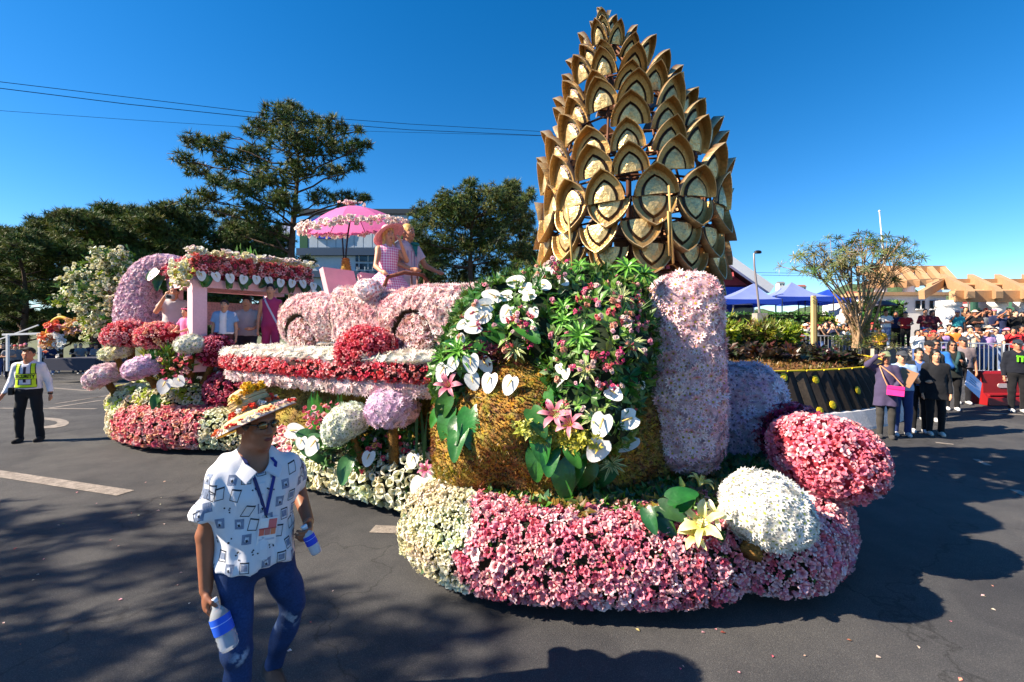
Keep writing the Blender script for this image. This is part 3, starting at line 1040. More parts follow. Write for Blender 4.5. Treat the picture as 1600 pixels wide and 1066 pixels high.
# the many-stemmed tree by the pergola
tz = 1.35
tp = px(1345, 500, 19)
dr = thing('multi_stem_tree', 'many stemmed dracaena like tree with tufted branch tips beside the pergola', 'tree', (tp.x, 19, tz))
tr_, cr_ = MB(), MB()
tr_.col = srgb(140, 116, 92)
r = random.Random(77); rn = np.random.RandomState(77)
tips = [(1258, 402), (1275, 398), (1290, 392), (1305, 395), (1320, 402), (1330, 378), (1345, 372), (1352, 388), (1368, 376), (1380, 388), (1392, 384), (1402, 404), (1398, 418), (1375, 405), (1360, 410), (1340, 412), (1310, 418), (1285, 415),
  (1270, 420), (1325, 430), (1350, 435), (1370, 430), (1388, 436), (1300, 436), (1335, 395), (1315, 410), (1408, 395), (1262, 412)]
P, N = [], []
for (x, y) in tips:
 q = px(x, y, 19 + r.uniform(-1.1, 1.1))
 a = Vector((tp.x + r.uniform(-0.35, 0.35), 19 + r.uniform(-0.3, 0.3), tz))
 mid = a.lerp(q, 0.5) + Vector(((q.x - tp.x) * -0.12, 0, 0.1))
 tr_.tube([a, a.lerp(mid, 0.5), mid, mid.lerp(q, 0.55), q], [0.05, 0.045, 0.034, 0.022, 0.014], 6)
 for k in range(8):
  e = q + Vector((r.gauss(0, 0.34), r.gauss(0, 0.34), r.gauss(0, 0.26)))
  tr_.tube([mid.lerp(q, 0.7), e], [0.018, 0.01], 4)
  P.append(e); d = (e - mid).normalized(); N.append(d)
for k in range(60):
 q = Vector((tp.x + r.gauss(0, 0.4), 19 + r.gauss(0, 0.5), tz + abs(r.gauss(0.5, 0.6)))); P.append(q); N.append(Vector((r.gauss(0, .6), r.gauss(0, .6), 1)).normalized())
P, N = np.array(P), np.array(N)
stamp(cr_, tpl_rosette(14, random.Random(5), 0.045, 0.7), P, frames(N, rn, 0.15), rn.uniform(0.26, 0.46, len(P)), pal(rn, len(P), [srgb(120, 140, 70), srgb(100, 124, 60), srgb(140, 130, 80)]), pal(rn, len(P), [srgb(60, 72, 36)]))
tr_.build('trunk', mat("grey_bark", srgb(150, 124, 96), 0.95, noise=(6, 0.3), bump=(20, 0.6, 0.03)), dr)
cr_.build('crown', M_LEAF, dr)
# round bush and clipped hedges
def hedge(name, label, lo, hi, seed, cat='hedge', n=900, cols=GREEN):
 rn = np.random.RandomState(seed)
 lo, hi = np.array(lo), np.array(hi)
 c = (lo + hi) / 2
 t = thing(name, label, cat, (c[0], c[1], lo[2]))
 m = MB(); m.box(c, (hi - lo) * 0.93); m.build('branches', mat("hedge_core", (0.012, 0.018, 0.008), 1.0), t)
 V = np.array([(x, y, z) for x in (lo[0], hi[0]) for y in (lo[1], hi[1]) for z in (lo[2], hi[2])])
 F = np.array([(0, 1, 3, 2), (4, 6, 7, 5), (0, 4, 5, 1), (2, 3, 7, 6), (1, 5, 7, 3)])
 P, N, _ = sample(V, F, n, rn)
 N = np.where((N * (P - c)).sum(1)[:, None] < 0, -N, N)
 m = MB(); stamp(m, TP_SPRIGL, P, frames(N, rn, 0.5), rn.uniform(0.1, 0.2, n), pal(rn, n, cols), pal(rn, n, GREEN_B)); m.build('leaves', M_LEAF, t)
hedge('hedge', 'long low clipped hedge under the blue tents behind the lamp post', (10.3, 23.5, 0.8), (16.6, 24.3, 3.0), 61)
hedge('hedge', 'clipped hedge block right of the yellow post behind the crowd', (15.9, 23.3, 0.8), (19.4, 23.45, 2.75), 62, cols=GRN_Y)
hedge('round_bush', 'rounded bright green bush between the tufted tree and the white wall', (17.4, 22.2, 1.3), (19.2, 23.4, 3.5), 63, 'bush', 700)

# ================================================================ BUILDINGS AND STREET FURNITURE
def plain_text(body, size, name, m, parent, origin, xdir, up, extrude=0.004, align='CENTER', bold=0.0):
 """Flat lettering as a mesh standing at origin."""
 cu = bpy.data.curves.new(name, 'FONT'); cu.body = body; cu.size = size; cu.extrude = extrude; cu.align_x = align; cu.align_y = 'CENTER'
 cu.resolution_u = 3; cu.offset = bold
 tmp = bpy.data.objects.new("tmp_text", cu); COL.objects.link(tmp)
 me = bpy.data.meshes.new_from_object(tmp)
 bpy.data.objects.remove(tmp); bpy.data.curves.remove(cu)
 X = Vector(xdir).normalized(); U = Vector(up).normalized(); Nn = X.cross(U)
 Mx = Matrix((X, U, Nn)).transposed().to_4x4(); Mx.translation = Vector(origin) - (tot_loc(parent) if parent else Vector())
 me.transform(Mx)
 me.materials.clear(); me.materials.append(m)
 o = bpy.data.objects.new(name, me); COL.objects.link(o)
 if parent: o.parent = parent
 return o

# ---- the grey mall building
MY = 62.0
mall = thing('mall_building', 'large pale grey mall building with a blue oval sign behind the pink parasol', 'building', (px(540, 521, MY).x, MY + 10, -0.9))
x0, x1 = px(468, 0, MY).x, px(650, 0, MY).x
M_WALLG = mat("grey_wall", srgb(176, 186, 196), 0.8, noise=(0.4, 0.08), noise2=(3, 0.05))
b = MB()
zt = px(0, 331, MY).z
b.box(((x0 + x1) / 2, MY + 10, zt / 2 - 0.5), (x1 - x0, 20, zt - 1)); b.build('wall', M_WALLG, mall)
def mbox(name, xa, ya, xb, yb, d0, d1, m, parent=mall, Y=MY):
 a, c = px(xa, ya, Y), px(xb, yb, Y)
 q = MB(); q.box(((a.x + c.x) / 2, Y + (d0 + d1) / 2, (a.z + c.z) / 2), (abs(c.x - a.x), abs(d1 - d0), abs(a.z - c.z)))
 return q.build(name, m, parent)
M_DKBLUE = mat("dark_blue_band", srgb(52, 72, 96), 0.5)
M_GLASSD = mat("dark_glass", srgb(24, 34, 46), 0.12, spec=0.6)
mbox('roof_edge', 466, 328, 652, 335, -0.5, 0.9, mat("roof_edge", srgb(50, 60, 70), 0.7))
mbox('green_panel', 469, 352, 481, 388, -0.15, -0.01, mat("green_panel", srgb(30, 84, 56), 0.6))
mbox('blue_band', 466, 389, 640, 400, -0.6, -0.01, M_DKBLUE)
mbox('blue_band', 466, 424, 640, 434, -0.6, -0.01, M_DKBLUE)
for k in range(2):
 w = mbox('window', (556, 556)[k], (400, 412)[k], (640, 640)[k], (409, 421)[k], -0.12, -0.01, M_GLASSD)
 for j in range(6):
  mbox('mullion', 556 + 14 * j + 5, (400, 412)[k], 557.2 + 14 * j + 5, (409, 421)[k], -0.18, -0.12, M_WALLG, w)
for j in range(7):
 mbox('railing_post', 560 + 12 * j, 418, 561 + 12 * j, 424, -0.7, -0.62, M_WALLG)
for j in range(11):
 mbox('cladding_panel', 483.5 + 14.2 * j, 337, 496.5 + 14.2 * j, 387, -0.1, -0.01, M_WALLG)
sg = px(511, 357, MY)
ov = MB()
for rx, rz, d, c in ((34, 18.5, 0.0, (0.7, 0.74, 0.8)),):
 n = 40; pts = [(sg.x + 30 * MY / F_PX * math.cos(2 * PI * k / n), sg.z + 17 * MY / F_PX * math.sin(2 * PI * k / n)) for k in range(n)]
 ov.prism(pts, -0.45, -0.12, Matrix(((1, 0, 0, 0), (0, 0, 1, MY), (0, 1, 0, 0), (0, 0, 0, 1))))
oval = ov.build('oval_sign', mat("sign_blue", srgb(28, 60, 190), 0.4), mall)
plain_text("Cim", 2.5, 'sign_letters', mat("sign_white", srgb(220, 228, 240), 0.5), oval, (sg.x - 0.1, MY - 0.5, sg.z - 0.0), (1, 0, 0), (0, 0, 1), 0.05)
sg2 = px(632, 361, MY)
ov = MB(); n = 20
ov.prism([(sg2.x + 0.45 * math.cos(2 * PI * k / n), sg2.z + 0.45 * math.sin(2 * PI * k / n)) for k in range(n)], -0.4, -0.1, Matrix(((1, 0, 0, 0), (0, 0, 1, MY), (0, 1, 0, 0), (0, 0, 0, 1))))
ov.build('round_sign', MATS["sign_blue"], mall)
# billboard left of the trunk
BY = 50.0
bb = thing('billboard', 'tall white and blue billboard with a red stripe left of the pine trunk', 'billboard', (px(445, 521, BY).x, BY, -0.7))
mbox('panel', 424, 352, 458, 402, 0.0, 0.3, mat("billboard_white", srgb(186, 190, 220), 0.6, noise=(0.6, 0.2)), bb, BY)
mbox('red_stripe', 432, 356, 434.5, 398, -0.06, 0.0, mat("sign_red", srgb(196, 60, 60), 0.5), bb, BY)
q = MB(); c = px(443, 380, BY); n = 24
q.prism([(c.x + 0.42 * math.cos(2 * PI * k / n), c.z + 0.36 * math.sin(2 * PI * k / n)) for k in range(n)], -0.05, 0.0, Matrix(((1, 0, 0, 0), (0, 0, 1, BY), (0, 1, 0, 0), (0, 0, 0, 1))))
q.build('blue_disc', mat("sign_lightblue", srgb(130, 180, 240), 0.5), bb)
q = MB()
for xx in (428, 454): p_ = px(xx, 402, BY); q.bar((p_.x, BY + 0.15, -0.8), (p_.x, BY + 0.15, p_.z), 0.2)
q.build('leg', mat("steel", srgb(120, 122, 126), 0.45, metal=0.6), bb)

# ---- blue building with the red tiled roof
HY = 27.0
hz = zg(10, HY)
hs_ = thing('blue_building', 'blue building with red tiled roof and white gable trim behind the golden cone', 'building', (11, HY + 4, hz))
M_BLUEW = mat("blue_wall", srgb(30, 66, 158), 0.7, noise=(0.8, 0.1))
M_TRIMW = mat("white_trim", srgb(232, 230, 226), 0.7)
M_TILE = mat("red_tile", None, 0.75, noise=(3, 0.2))
xe, xr = px(1197, 0, HY).x, px(1062, 0, HY).x
ze, zr = px(0, 447, HY).z, px(0, 352, HY).z
xl = xr - (xe - xr)
b = MB()
fr_b = Matrix(((1, 0, 0, 0), (0, 0, 1, HY), (0, 1, 0, 0), (0, 0, 0, 1)))
zb = px(0, 432, HY).z
b.prism([(xl + 0.5, hz - 0.5), (xe - 0.5, hz - 0.5), (xe - 0.5, ze), (xl + 0.5, ze)], 0.6, 4, fr_b)
b.build('wall', M_BLUEW, hs_)
# tiled skirt roof on the front under the gable edge
sl = (zr - ze) / (xe - xr)
b = MB()
for sgn in (-1, 1):
 ex = xr + sgn * (xe - xr)
 b.bar((xr, HY + 0.05, zr), (ex + sgn * 0.3, HY + 0.05, ze - 0.3 * sl), 0.34, 0.5)
b.build('gable_trim', M_TRIMW, hs_)
b = MB()
b.prism([(xl + 0.8, ze + 0.1), (xe - 0.8, ze + 0.1), (xr, zr - 0.6)], 0.55, 0.75, fr_b)
b.build('gable_wall', mat("gable_dark", srgb(120, 40, 44), 0.8), hs_)
rowsN = 14
for i in range(rowsN):
 z0_, z1_ = zb + (zr - zb) * i / rowsN, zb + (zr - zb) * (i + 1.15) / rowsN
 half = (xe - xr) * (1 - (z0_ - ze) / (zr - ze)) - 0.7 if z0_ > ze else xe - xr - 0.7
 if half < 0.4: continue
 m = MB()
 k = int(2 * half / 0.32)
 for j in range(k):
  x = xr - half + 0.32 * j + 0.16
  m.tube([(x, HY + 0.32 - 0.02 * i, z0_), (x, HY + 0.40 - 0.02 * i, z1_)], 0.15, 5, col=tuple(v * RN.uniform(0.85, 1.15) for v in srgb(196, 84, 80)))
 tag(m.build('roof_tile_row', M_TILE, hs_), kind='stuff')
b = MB()
for sgn in (-1, 1):
 ex = xr + sgn * (xe - xr)
 V = [(xr, HY - 0.1, zr + 0.2), (ex, HY - 0.1, ze - 0.1), (ex, HY + 4, ze - 0.1), (xr, HY + 4, zr + 0.2)]
 V += [(v[0], v[1], v[2] + 0.15) for v in V]
 b.add(V, [(0, 1, 2, 3), (7, 6, 5, 4), (0, 4, 5, 1), (1, 5, 6, 2), (2, 6, 7, 3), (3, 7, 4, 0)])
b.build('roof', mat("roof_red", srgb(150, 62, 60), 0.8, noise=(2, 0.2)), hs_)
for k in range(3):
 xx = 10.6 + 1.7 * k
 w = MB(); w.box((xx, HY + 0.58, hz + 1.9), (1.2, 0.08, 1.3)); wo_ = w.build('window', M_GLASSD, hs_)
 f = MB()
 for a_, c_ in (((xx - 0.62, hz + 1.2), (xx - 0.62, hz + 2.6)), ((xx + 0.62, hz + 1.2), (xx + 0.62, hz + 2.6)), ((xx - 0.66, hz + 2.58), (xx + 0.66, hz + 2.58)), ((xx - 0.66, hz + 1.22), (xx + 0.66, hz + 1.22))):
  f.bar((a_[0], HY + 0.53, a_[1]), (c_[0], HY + 0.53, c_[1]), 0.07)
 f.build('window_frame', M_TRIMW, wo_)

# ---- blue canopy tents
M_TENT = mat("tent_blue", srgb(136, 152, 216), 0.65, noise=(1.5, 0.08), transl=0.25)
M_TENT2 = mat("tent_deep_blue", srgb(46, 84, 200), 0.65, noise=(1.5, 0.08), transl=0.25)
def tent(label, x0_, x1_, eave, apexp, Y, depth, m, side=None, low=505):
 a, c, ap = px(x0_, eave, Y), px(x1_, eave, Y), px(apexp[0], apexp[1], Y + depth / 2)
 g = zg((a.x + c.x) / 2, Y)
 t = thing('canopy_tent', label, 'tent', ((a.x + c.x) / 2, Y + depth / 2, g), group='blue canopy tents')
 z = a.z
 cs = [Vector((a.x, Y, z)), Vector((c.x, Y, z)), Vector((c.x, Y + depth, z)), Vector((a.x, Y + depth, z))]
 mb = MB()
 n = 9
 for k in range(4):
  p0, p1 = cs[k], cs[(k + 1) % 4]
  mb.grid([[p0.lerp(p1, u).lerp(ap, v) - Vector((0, 0, 0.22 * math.sin(PI * v) * (1 - 0.3 * v) + 0.06 * math.sin(PI * u) * (1 - v))) for v in spread(0, 1, n)] for u in spread(0, 1, n)])
 mb.build('canopy', m, t, True)
 v = MB()
 for k in range(4):
  p0, p1 = cs[k], cs[(k + 1) % 4]
  d = (p1 - p0).cross(Vector((0, 0, 1))).normalized() * 0.012
  v.grid([[p0.lerp(p1, u) + d + Vector((0, 0, 0.0 - 0.03 * math.sin(PI * u))), p0.lerp(p1, u) + d * 1.8 + Vector((0, 0, -0.28 - 0.03 * math.sin(9 * u)))] for u in spread(0, 1, 14)])
 v.build('valance', MATS["tent_deep_blue"], t)
 for q in cs:
  p = MB(); p.bar((q.x, q.y, g), q, 0.05); p.build('leg', mat("tent_leg", srgb(60, 66, 84), 0.5), t)
 if side:
  s_ = MB(); pa, pb = px(side[0], side[1], Y + depth - 0.1), px(side[2], side[3], Y + depth - 0.1)
  s_.grid([[(x, Y + depth - 0.1 + 0.04 * math.sin(x * 9), zz) for zz in (pb.z, pa.z)] for x in spread(pa.x, pb.x, 12)])
  s_.build('side_panel', mat("tent_side", srgb(222, 220, 216), 0.8), t)
 return t
tent('nearest blue canopy tent with white side panel right of the golden cone', 1124, 1222, 467, (1178, 443), 24.5, 3.2, M_TENT, (1146, 470, 1174, 486))
tent('blue canopy tent with the highest peak beside the yellow post', 1212, 1302, 463, (1237, 441), 26.5, 3.2, M_TENT)
tent('darker blue canopy tent half behind the tufted tree', 1258, 1332, 466, (1294, 452), 29, 3.2, M_TENT2)

# ---- lamp post, yellow post, flag pole
lp0, lp1 = px(1187, 492, 13.5), px(1178, 397, 13.5)
t = thing('lamp_post', 'curved grey lamp post standing on the planted island before the blue tents', 'lamp post', (lp0.x, 13.5, lp0.z))
m = MB(); m.tube([lp0 - Vector((0, 0, 0.4)), lp0, lp0.lerp(lp1, 0.5) + Vector((-0.01, 0, 0)), lp0.lerp(lp1, 0.8) + Vector((-0.02, 0, 0)), lp1, lp1 + Vector((0.05, -0.02, 0.05))], [0.04, 0.036, 0.032, 0.028, 0.025, 0.02], 8)
m.build('pole', mat("galvanised", srgb(150, 140, 140), 0.45, metal=0.5), t, True)
m = MB(); m.ball(lp1 + Vector((0.1, -0.03, 0.06)), (0.11, 0.07, 0.045)); m.box(lp1 + Vector((0.1, -0.03, 0.025)), (0.17, 0.1, 0.03)); m.build('lamp_head', mat("dark_metal", srgb(52, 50, 54), 0.4, metal=0.5), t, True)
m = MB(); m.box(lp0 + Vector((0, 0, -0.15)), (0.3, 0.3, 0.4)); m.build('base_block', mat("concrete", srgb(150, 144, 136), 0.9, noise=(4, 0.2), noise2=(30, 0.15)), t)
yp = px(1271, 514, 19.5); yt = px(1271, 462, 19.5)
t = thing('yellow_post', 'pale yellow square wooden post rising from the crowd near the tents', 'post', (yp.x, 19.5, 0.6))
m = MB(); m.box((yp.x, 19.5, (yt.z + 0.6) / 2), (0.13, 0.16, yt.z - 0.6)); m.build('post', mat("yellow_wood", srgb(200, 172, 116), 0.8, noise=(2, 0.12)), t)
m = MB(); m.box((yp.x + 0.15, 19.6, (yt.z + 0.45) / 2), (0.09, 0.14, yt.z - 0.75)); m.build('brace', mat("yellow_wood_dark", srgb(190, 150, 84), 0.8, noise=(2, 0.12)), t)
fp = px(1384, 440, 40); ft = px(1374, 330, 40)
t = thing('flag_pole', 'bare white flag pole standing behind the tufted tree', 'pole', (fp.x, 40, 1.5))
m = MB(); m.tube([(fp.x + 0.2, 40, 1.5), fp, ft], [0.1, 0.08, 0.04], 8); m.build('pole', M_TRIMW, t)
m = MB(); m.ball(ft, 0.09); m.build('finial', M_TRIMW, t)

# ---- pergolas of tan concrete ribs on round white columns
M_TAN = mat("tan_concrete", srgb(184, 146, 108), 0.85, noise=(0.9, 0.1), noise2=(12, 0.08))
M_COLW = mat("column_white", srgb(228, 226, 224), 0.8, noise=(1.2, 0.07))
pg = thing('pergola', 'near tan concrete pergola with slanting ribs on tapered white columns', 'pergola', (24.5, 22.5, 1.2))
YB, YF = 24.0, 20.6
zT, zB = px(0, 437, YB).z, px(0, 462, YF).z
X0 = px(1476, 0, YB).x
m = MB(); m.box(((X0 + 36) / 2, YB, zT - 0.25), (36 - X0, 0.35, 0.55)); m.build('upper_beam', M_TAN, pg)
m = MB(); m.box(((X0 + 36) / 2 - 2.6, YF + 0.2, zB - 0.02), (36 - X0 + 0.2, 0.3, 0.5)); m.build('lower_beam', M_TAN, pg)
for k in range(11):
 x = X0 + 0.25 + 1.45 * k
 xf = x * YF / YB + 0.55
 m = MB()
 a, c = Vector((x, YB + 0.35, zT + 0.08)), Vector((xf, YF - 0.45, zB + 0.0))
 V = []
 for p_, h_ in ((a, 0.5), (a.lerp(c, 0.92), 0.55), (c, 0.3)):
  for dx in (-0.16, 0.16):
   for dz in (-h_ / 2, h_ / 2): V.append((p_.x + dx, p_.y, p_.z + dz))
 F = []
 for i in (0, 4): F += [(i, i + 4, i + 5, i + 1), (i + 2, i + 3, i + 7, i + 6), (i, i + 2, i + 6, i + 4), (i + 1, i + 5, i + 7, i + 3)]
 F += [(0, 1, 3, 2), (8, 10, 11, 9)]
 m.add(V, F); m.build('rib', M_TAN, pg)
for k in range(8):
 x = X0 + 0.97 + 1.45 * k
 m = MB()
 a, c = Vector((x, YB, zT - 0.15)), Vector((x * YF / YB + 0.55, YF, zB + 0.05))
 p_ = a.lerp(c, 0.2); q_ = a.lerp(c, 0.72)
 for w, l in ((p_, 0.55), (q_, 0.5)):
  m.box(w, (1.1, l, 0.08), Matrix.Rotation(math.atan2(a.z - c.z, a.y - c.y), 3, 'X'))
 m.build('infill_slab', M_TAN, pg)
hip = MB()
for q in ((1440, 461, 21.3), (1452, 450, 22.5), (1463, 443, 23.4)):
 hip.bar((X0, YB, zT - 0.1), px(*q), 0.22, 0.4)
hip.build('hip_rib', M_TAN, pg)
for (xx, YY) in ((1481, 21.2), (1552, 21.6), (1606, 21.2)):
 c = px(xx, 0, YY).x
 m = MB(); zc = zB - 0.2
 m.lathe([(0.0, 1.0), (0.62, 1.0), (0.56, 1.6), (0.42, zc - 0.35), (0.42, zc - 0.3), (0.5, zc - 0.25), (0.5, zc), (0, zc)], 20, (c, YY, 0))
 m.build('column', M_COLW, pg, True)
pg2 = thing('pergola', 'farther tan pergola with stepped ribs behind the tufted tree', 'pergola', (px(1410, 0, 33).x, 33, 1.6))
for k in range(7):
 a, c = px(1352 + 20 * k, 421, 35), px(1372 + 20 * k, 444, 31)
 m = MB(); m.bar(a, c, 0.34, 0.5); m.build('rib', M_TAN, pg2)
a, c = px(1340, 421, 35), px(1474, 421, 35)
m = MB(); m.bar(a, c, 0.4, 0.5); m.build('upper_beam', M_TAN, pg2)
a, c = px(1350, 446, 31.2), px(1470, 440, 31.2)
m = MB(); m.bar(a, c, 0.3, 0.45); m.build('lower_beam', M_TAN, pg2)
for q in (1376, 1420, 1462):
 p_ = px(q, 446, 31.4); m = MB(); m.lathe([(0.4, 1.4), (0.34, p_.z)], 14, (p_.x, 31.4, 0)); m.build('column', M_COLW, pg2, True)
# white building and green net under the pergolas
wb = thing('white_building', 'low white building with grey windows between the two pergolas', 'building', (px(1420, 0, 30).x, 30, 1.2))
a, c = px(1352, 462, 29), px(1478, 520, 29)
m = MB(); m.box(((a.x + c.x) / 2, 31, (a.z + 0.8) / 2), (c.x - a.x, 4, a.z - 0.8)); m.build('wall', M_COLW, wb)
for xx in (1366, 1384, 1430, 1452):
 w = mbox('window', xx, 470, xx + 13, 483, -0.1, -0.02, M_GLASSD, wb, 29)
 mbox('sill', xx - 1, 483, xx + 14, 484.5, -0.2, -0.02, M_TRIMW, w, 29)
 mbox('mullion', xx + 6, 470, xx + 7, 483, -0.14, -0.1, M_TRIMW, w, 29)
m = MB(); m.box(((a.x + c.x) / 2, 31, a.z + 0.1), (c.x - a.x + 0.6, 4.6, 0.2)); m.build('roof_slab', M_TAN, wb)
gn = thing('green_net_fence', 'green netting fence on posts behind the crowd under the pergola', 'fence', (px(1570, 0, 27).x, 27, 1.2))
a, c = px(1515, 468, 27), px(1640, 505, 27)
m = MB(); m.grid([[(x, 27 + 0.05 * math.sin(x * 5), z) for z in spread(1.2, a.z, 4)] for x in spread(a.x, c.x, 30)]); m.build('net', mat("green_net", srgb(84, 136, 112), 0.9, noise=(30, 0.2)), gn)
for x in spread(a.x, c.x, 6):
 m = MB(); m.tube([(x, 27.08, 1.0), (x, 27.08, a.z + 0.1)], 0.04, 6); m.build('post', mat("fence_post", srgb(90, 100, 96), 0.6), gn)
# far houses on the hillside seen under and over the pergola
house_spec = [(1500, 478, 17, 'white house with a red roof seen under the pergola right of the white column', srgb(230, 226, 222), srgb(170, 70, 70), 14), (1522, 471, 15, 'pinkish house with dark red roof under the pergola', srgb(220, 190, 186), srgb(140, 60, 62), 12),
              (1492, 470, 15, 'small white house highest under the pergola ribs', srgb(240, 238, 234), srgb(150, 150, 154), 10), (1536, 480, 14, 'pale blue house next to the green net', srgb(190, 206, 224), srgb(120, 124, 130), 12),
              (1255, 446, 10, 'tiny pale house on the hill behind the blue tents', srgb(224, 220, 210), srgb(150, 90, 80), 7), (1222, 441, 9, 'tiny white house on the hill crest left of the highest tent', srgb(236, 234, 230), srgb(120, 120, 124), 6),
              (1308, 462, 14, 'cream house with brown roof behind the tufted tree', srgb(232, 214, 180), srgb(150, 96, 66), 12), (1336, 458, 14, 'white house wall just left of the farther pergola', srgb(236, 232, 226), srgb(160, 100, 80), 16)]
for (x, y, w, lab, cw, cr2, hh) in house_spec:
 Y = 120.0 if y > 455 else 380.0
 p_ = px(x, y, Y); s = w * Y / F_PX; h_ = hh * Y / F_PX
 t = thing('house', lab, 'house', (p_.x, Y, p_.z - h_ * 2), group='houses on the far hillside')
 m = MB(); m.box((p_.x, Y + s / 2, p_.z - h_ * 1.2), (s, s, h_ * 1.9)); m.build('wall', mat("house_wall_%d" % x, cw, 0.85), t)
 m = MB(); zz = p_.z - h_ * 0.25
 V = [(p_.x - s * .56, Y - s * .08, zz), (p_.x + s * .56, Y - s * .08, zz), (p_.x + s * .56, Y + s * 1.08, zz), (p_.x - s * .56, Y + s * 1.08, zz), (p_.x - s * .56, Y + s / 2, zz + h_ * .45), (p_.x + s * .56, Y + s / 2, zz + h_ * .45)]
 m.add(V, [(0, 1, 5, 4), (3, 4, 5, 2), (0, 4, 3), (1, 2, 5), (0, 3, 2, 1)]); m.build('roof', mat("house_roof_%d" % x, cr2, 0.8), t)
 for q in (-0.26, 0.2):
  m = MB(); m.box((p_.x + q * s, Y - 0.05, p_.z - h_ * 0.65), (s * 0.2, 0.12, h_ * 0.3)); m.build('window', M_GLASSD, t)

# ---- terrace the upper crowd stands on
tr2 = MB()
xs0 = 16.3
tr2.box(((xs0 + 40) / 2, 23.5, 0.55), (40 - xs0, 10.2, 1.5)); tr2.box((15.2, 22.9, 0.7), (2.2, 0.9, 1.5))
tag(tr2.build('terrace', mat("terrace_concrete", srgb(168, 160, 150), 0.9, noise=(1, 0.12), noise2=(14, 0.1))), kind='structure')

# ---- power lines overhead
def wire(label, pts, Y, rad):
 P = [px(x, y, Y_) for (x, y), Y_ in zip(pts, Y)]
 fine = []
 for i in range(len(P) - 1):
  for k in range(8): fine.append(P[i].lerp(P[i + 1], k / 8))
 fine.append(P[-1])
 m = MB(); m.tube(fine, rad, 5)
 o = m.build('power_line', mat("wire_black", (0.012, 0.012, 0.014), 0.6), None)
 tag(o, label, 'cable', group='power lines across the sky')
wire('topmost black power line crossing the sky to the golden cone', [(-60, 120), (0, 128), (200, 152), (400, 176), (640, 194), (870, 207), (1000, 210)], [15, 15.5, 17, 19, 22, 25, 27], 0.011)
wire('middle black power line just under the topmost one', [(-60, 131), (0, 138), (200, 163), (400, 184), (640, 203), (870, 213), (1000, 215)], [15, 15.5, 17, 19, 22, 25, 27], 0.013)
wire('thin lowest power line in the left part of the sky', [(-60, 169), (0, 173), (200, 187), (385, 199), (600, 206), (870, 213), (1000, 213)], [20, 20.5, 22, 24, 27, 30, 32], 0.009)
wire('upper thin cable between blue building and tufted tree', [(1180, 426), (1240, 427), (1300, 425), (1370, 420)], [30, 32, 34, 36], 0.013)
wire('lower thin cable between blue building and tufted tree', [(1190, 430), (1240, 431), (1300, 429), (1370, 424)], [30, 32, 34, 36], 0.013)

# ---- crowd barriers of steel tube
M_GALV = mat("barrier_steel", srgb(196, 198, 204), 0.35, metal=0.7)
def barrier(label, a, b_, h=1.1):
 a, b_ = Vector(a), Vector(b_)
 t = thing('crowd_barrier', label, 'barrier', (a + b_) / 2, group='steel crowd barriers')
 u = Vector((0, 0, 1))
 m = MB(); m.tube([a + u * 0.14, a + u * h * 0.97, a + u * h + (b_ - a) * 0.03, b_ + u * h - (b_ - a) * 0.03, b_ + u * h * 0.97, b_ + u * 0.14, ], 0.026, 6)
 m.tube([a + u * 0.18, b_ + u * 0.18], 0.022, 6)
 m.build('frame', M_GALV, t, True)
 n = 9
 for k in range(1, n):
  p_ = a.lerp(b_, k / n); m = MB(); m.tube([p_ + u * 0.18, p_ + u * h], 0.013, 5); m.build('upright_bar', M_GALV, t)
 d = (b_ - a).cross(u).normalized() * 0.28
 for q in (0.12, 0.88):
  p_ = a.lerp(b_, q); m = MB(); m.tube([p_ + d, p_ + u * 0.16, p_ - d], 0.02, 5); m.build('foot', M_GALV, t)
gz = lambda x, y: Vector((x, y, zg(x, y)))
def bpx(x, Y, z): p_ = px(x, 521, Y); return Vector((p_.x, Y, z))
for lab_, xa, Ya, xb, Yb in (('leftmost steel barrier at the end of the planted island', 1248, 20.4, 1300, 20.1), ('steel barrier ending at the white board with red rings', 1302, 20.1, 1346, 19.8), ('steel barrier behind the standing group of officials', 1436, 16.8, 1500, 16.4),
 ('steel barrier straight behind the red plastic barrier', 1503, 16.3, 1566, 16.0), ('steel barrier at the right edge behind the guard with green mark', 1569, 15.9, 1640, 15.6)):
 a, c = px(xa, 0, Ya), px(xb, 0, Yb); barrier(lab_, gz(a.x, Ya), gz(c.x, Yb), 1.15)

# white board with red rings
t = thing('ring_board', 'white square board with red and dark rings behind the officials', 'board', bpx(1356, 19.5, 0.6))
a, c = px(1342, 516, 19.5), px(1374, 545, 19.5)
m = MB(); m.box(((a.x + c.x) / 2, 19.5, (a.z + c.z) / 2), (c.x - a.x, 0.06, a.z - c.z)); m.build('panel', mat("board_white", srgb(226, 222, 218), 0.7), t)
for r0, cc in ((0.30, srgb(170, 66, 72)), (0.16, srgb(110, 50, 60))):
 m = MB(); cx, cz = (a.x + c.x) / 2, (a.z + c.z) / 2
 n = 28
 V = [(cx + r_ * math.cos(2 * PI * k / n), 19.462, cz + r_ * math.sin(2 * PI * k / n)) for r_ in (r0, r0 - 0.055) for k in range(n)]
 m.add(V, [(k, (k + 1) % n, n + (k + 1) % n, n + k) for k in range(n)]); m.build('ring', mat("ring_%d" % int(r0 * 100), cc, 0.6), t)
for xx in (a.x + 0.05, c.x - 0.05):
 m = MB(); m.bar((xx, 19.55, 0.6), (xx, 19.55, c.z + 0.1), 0.06); m.build('leg', M_GALV, t)

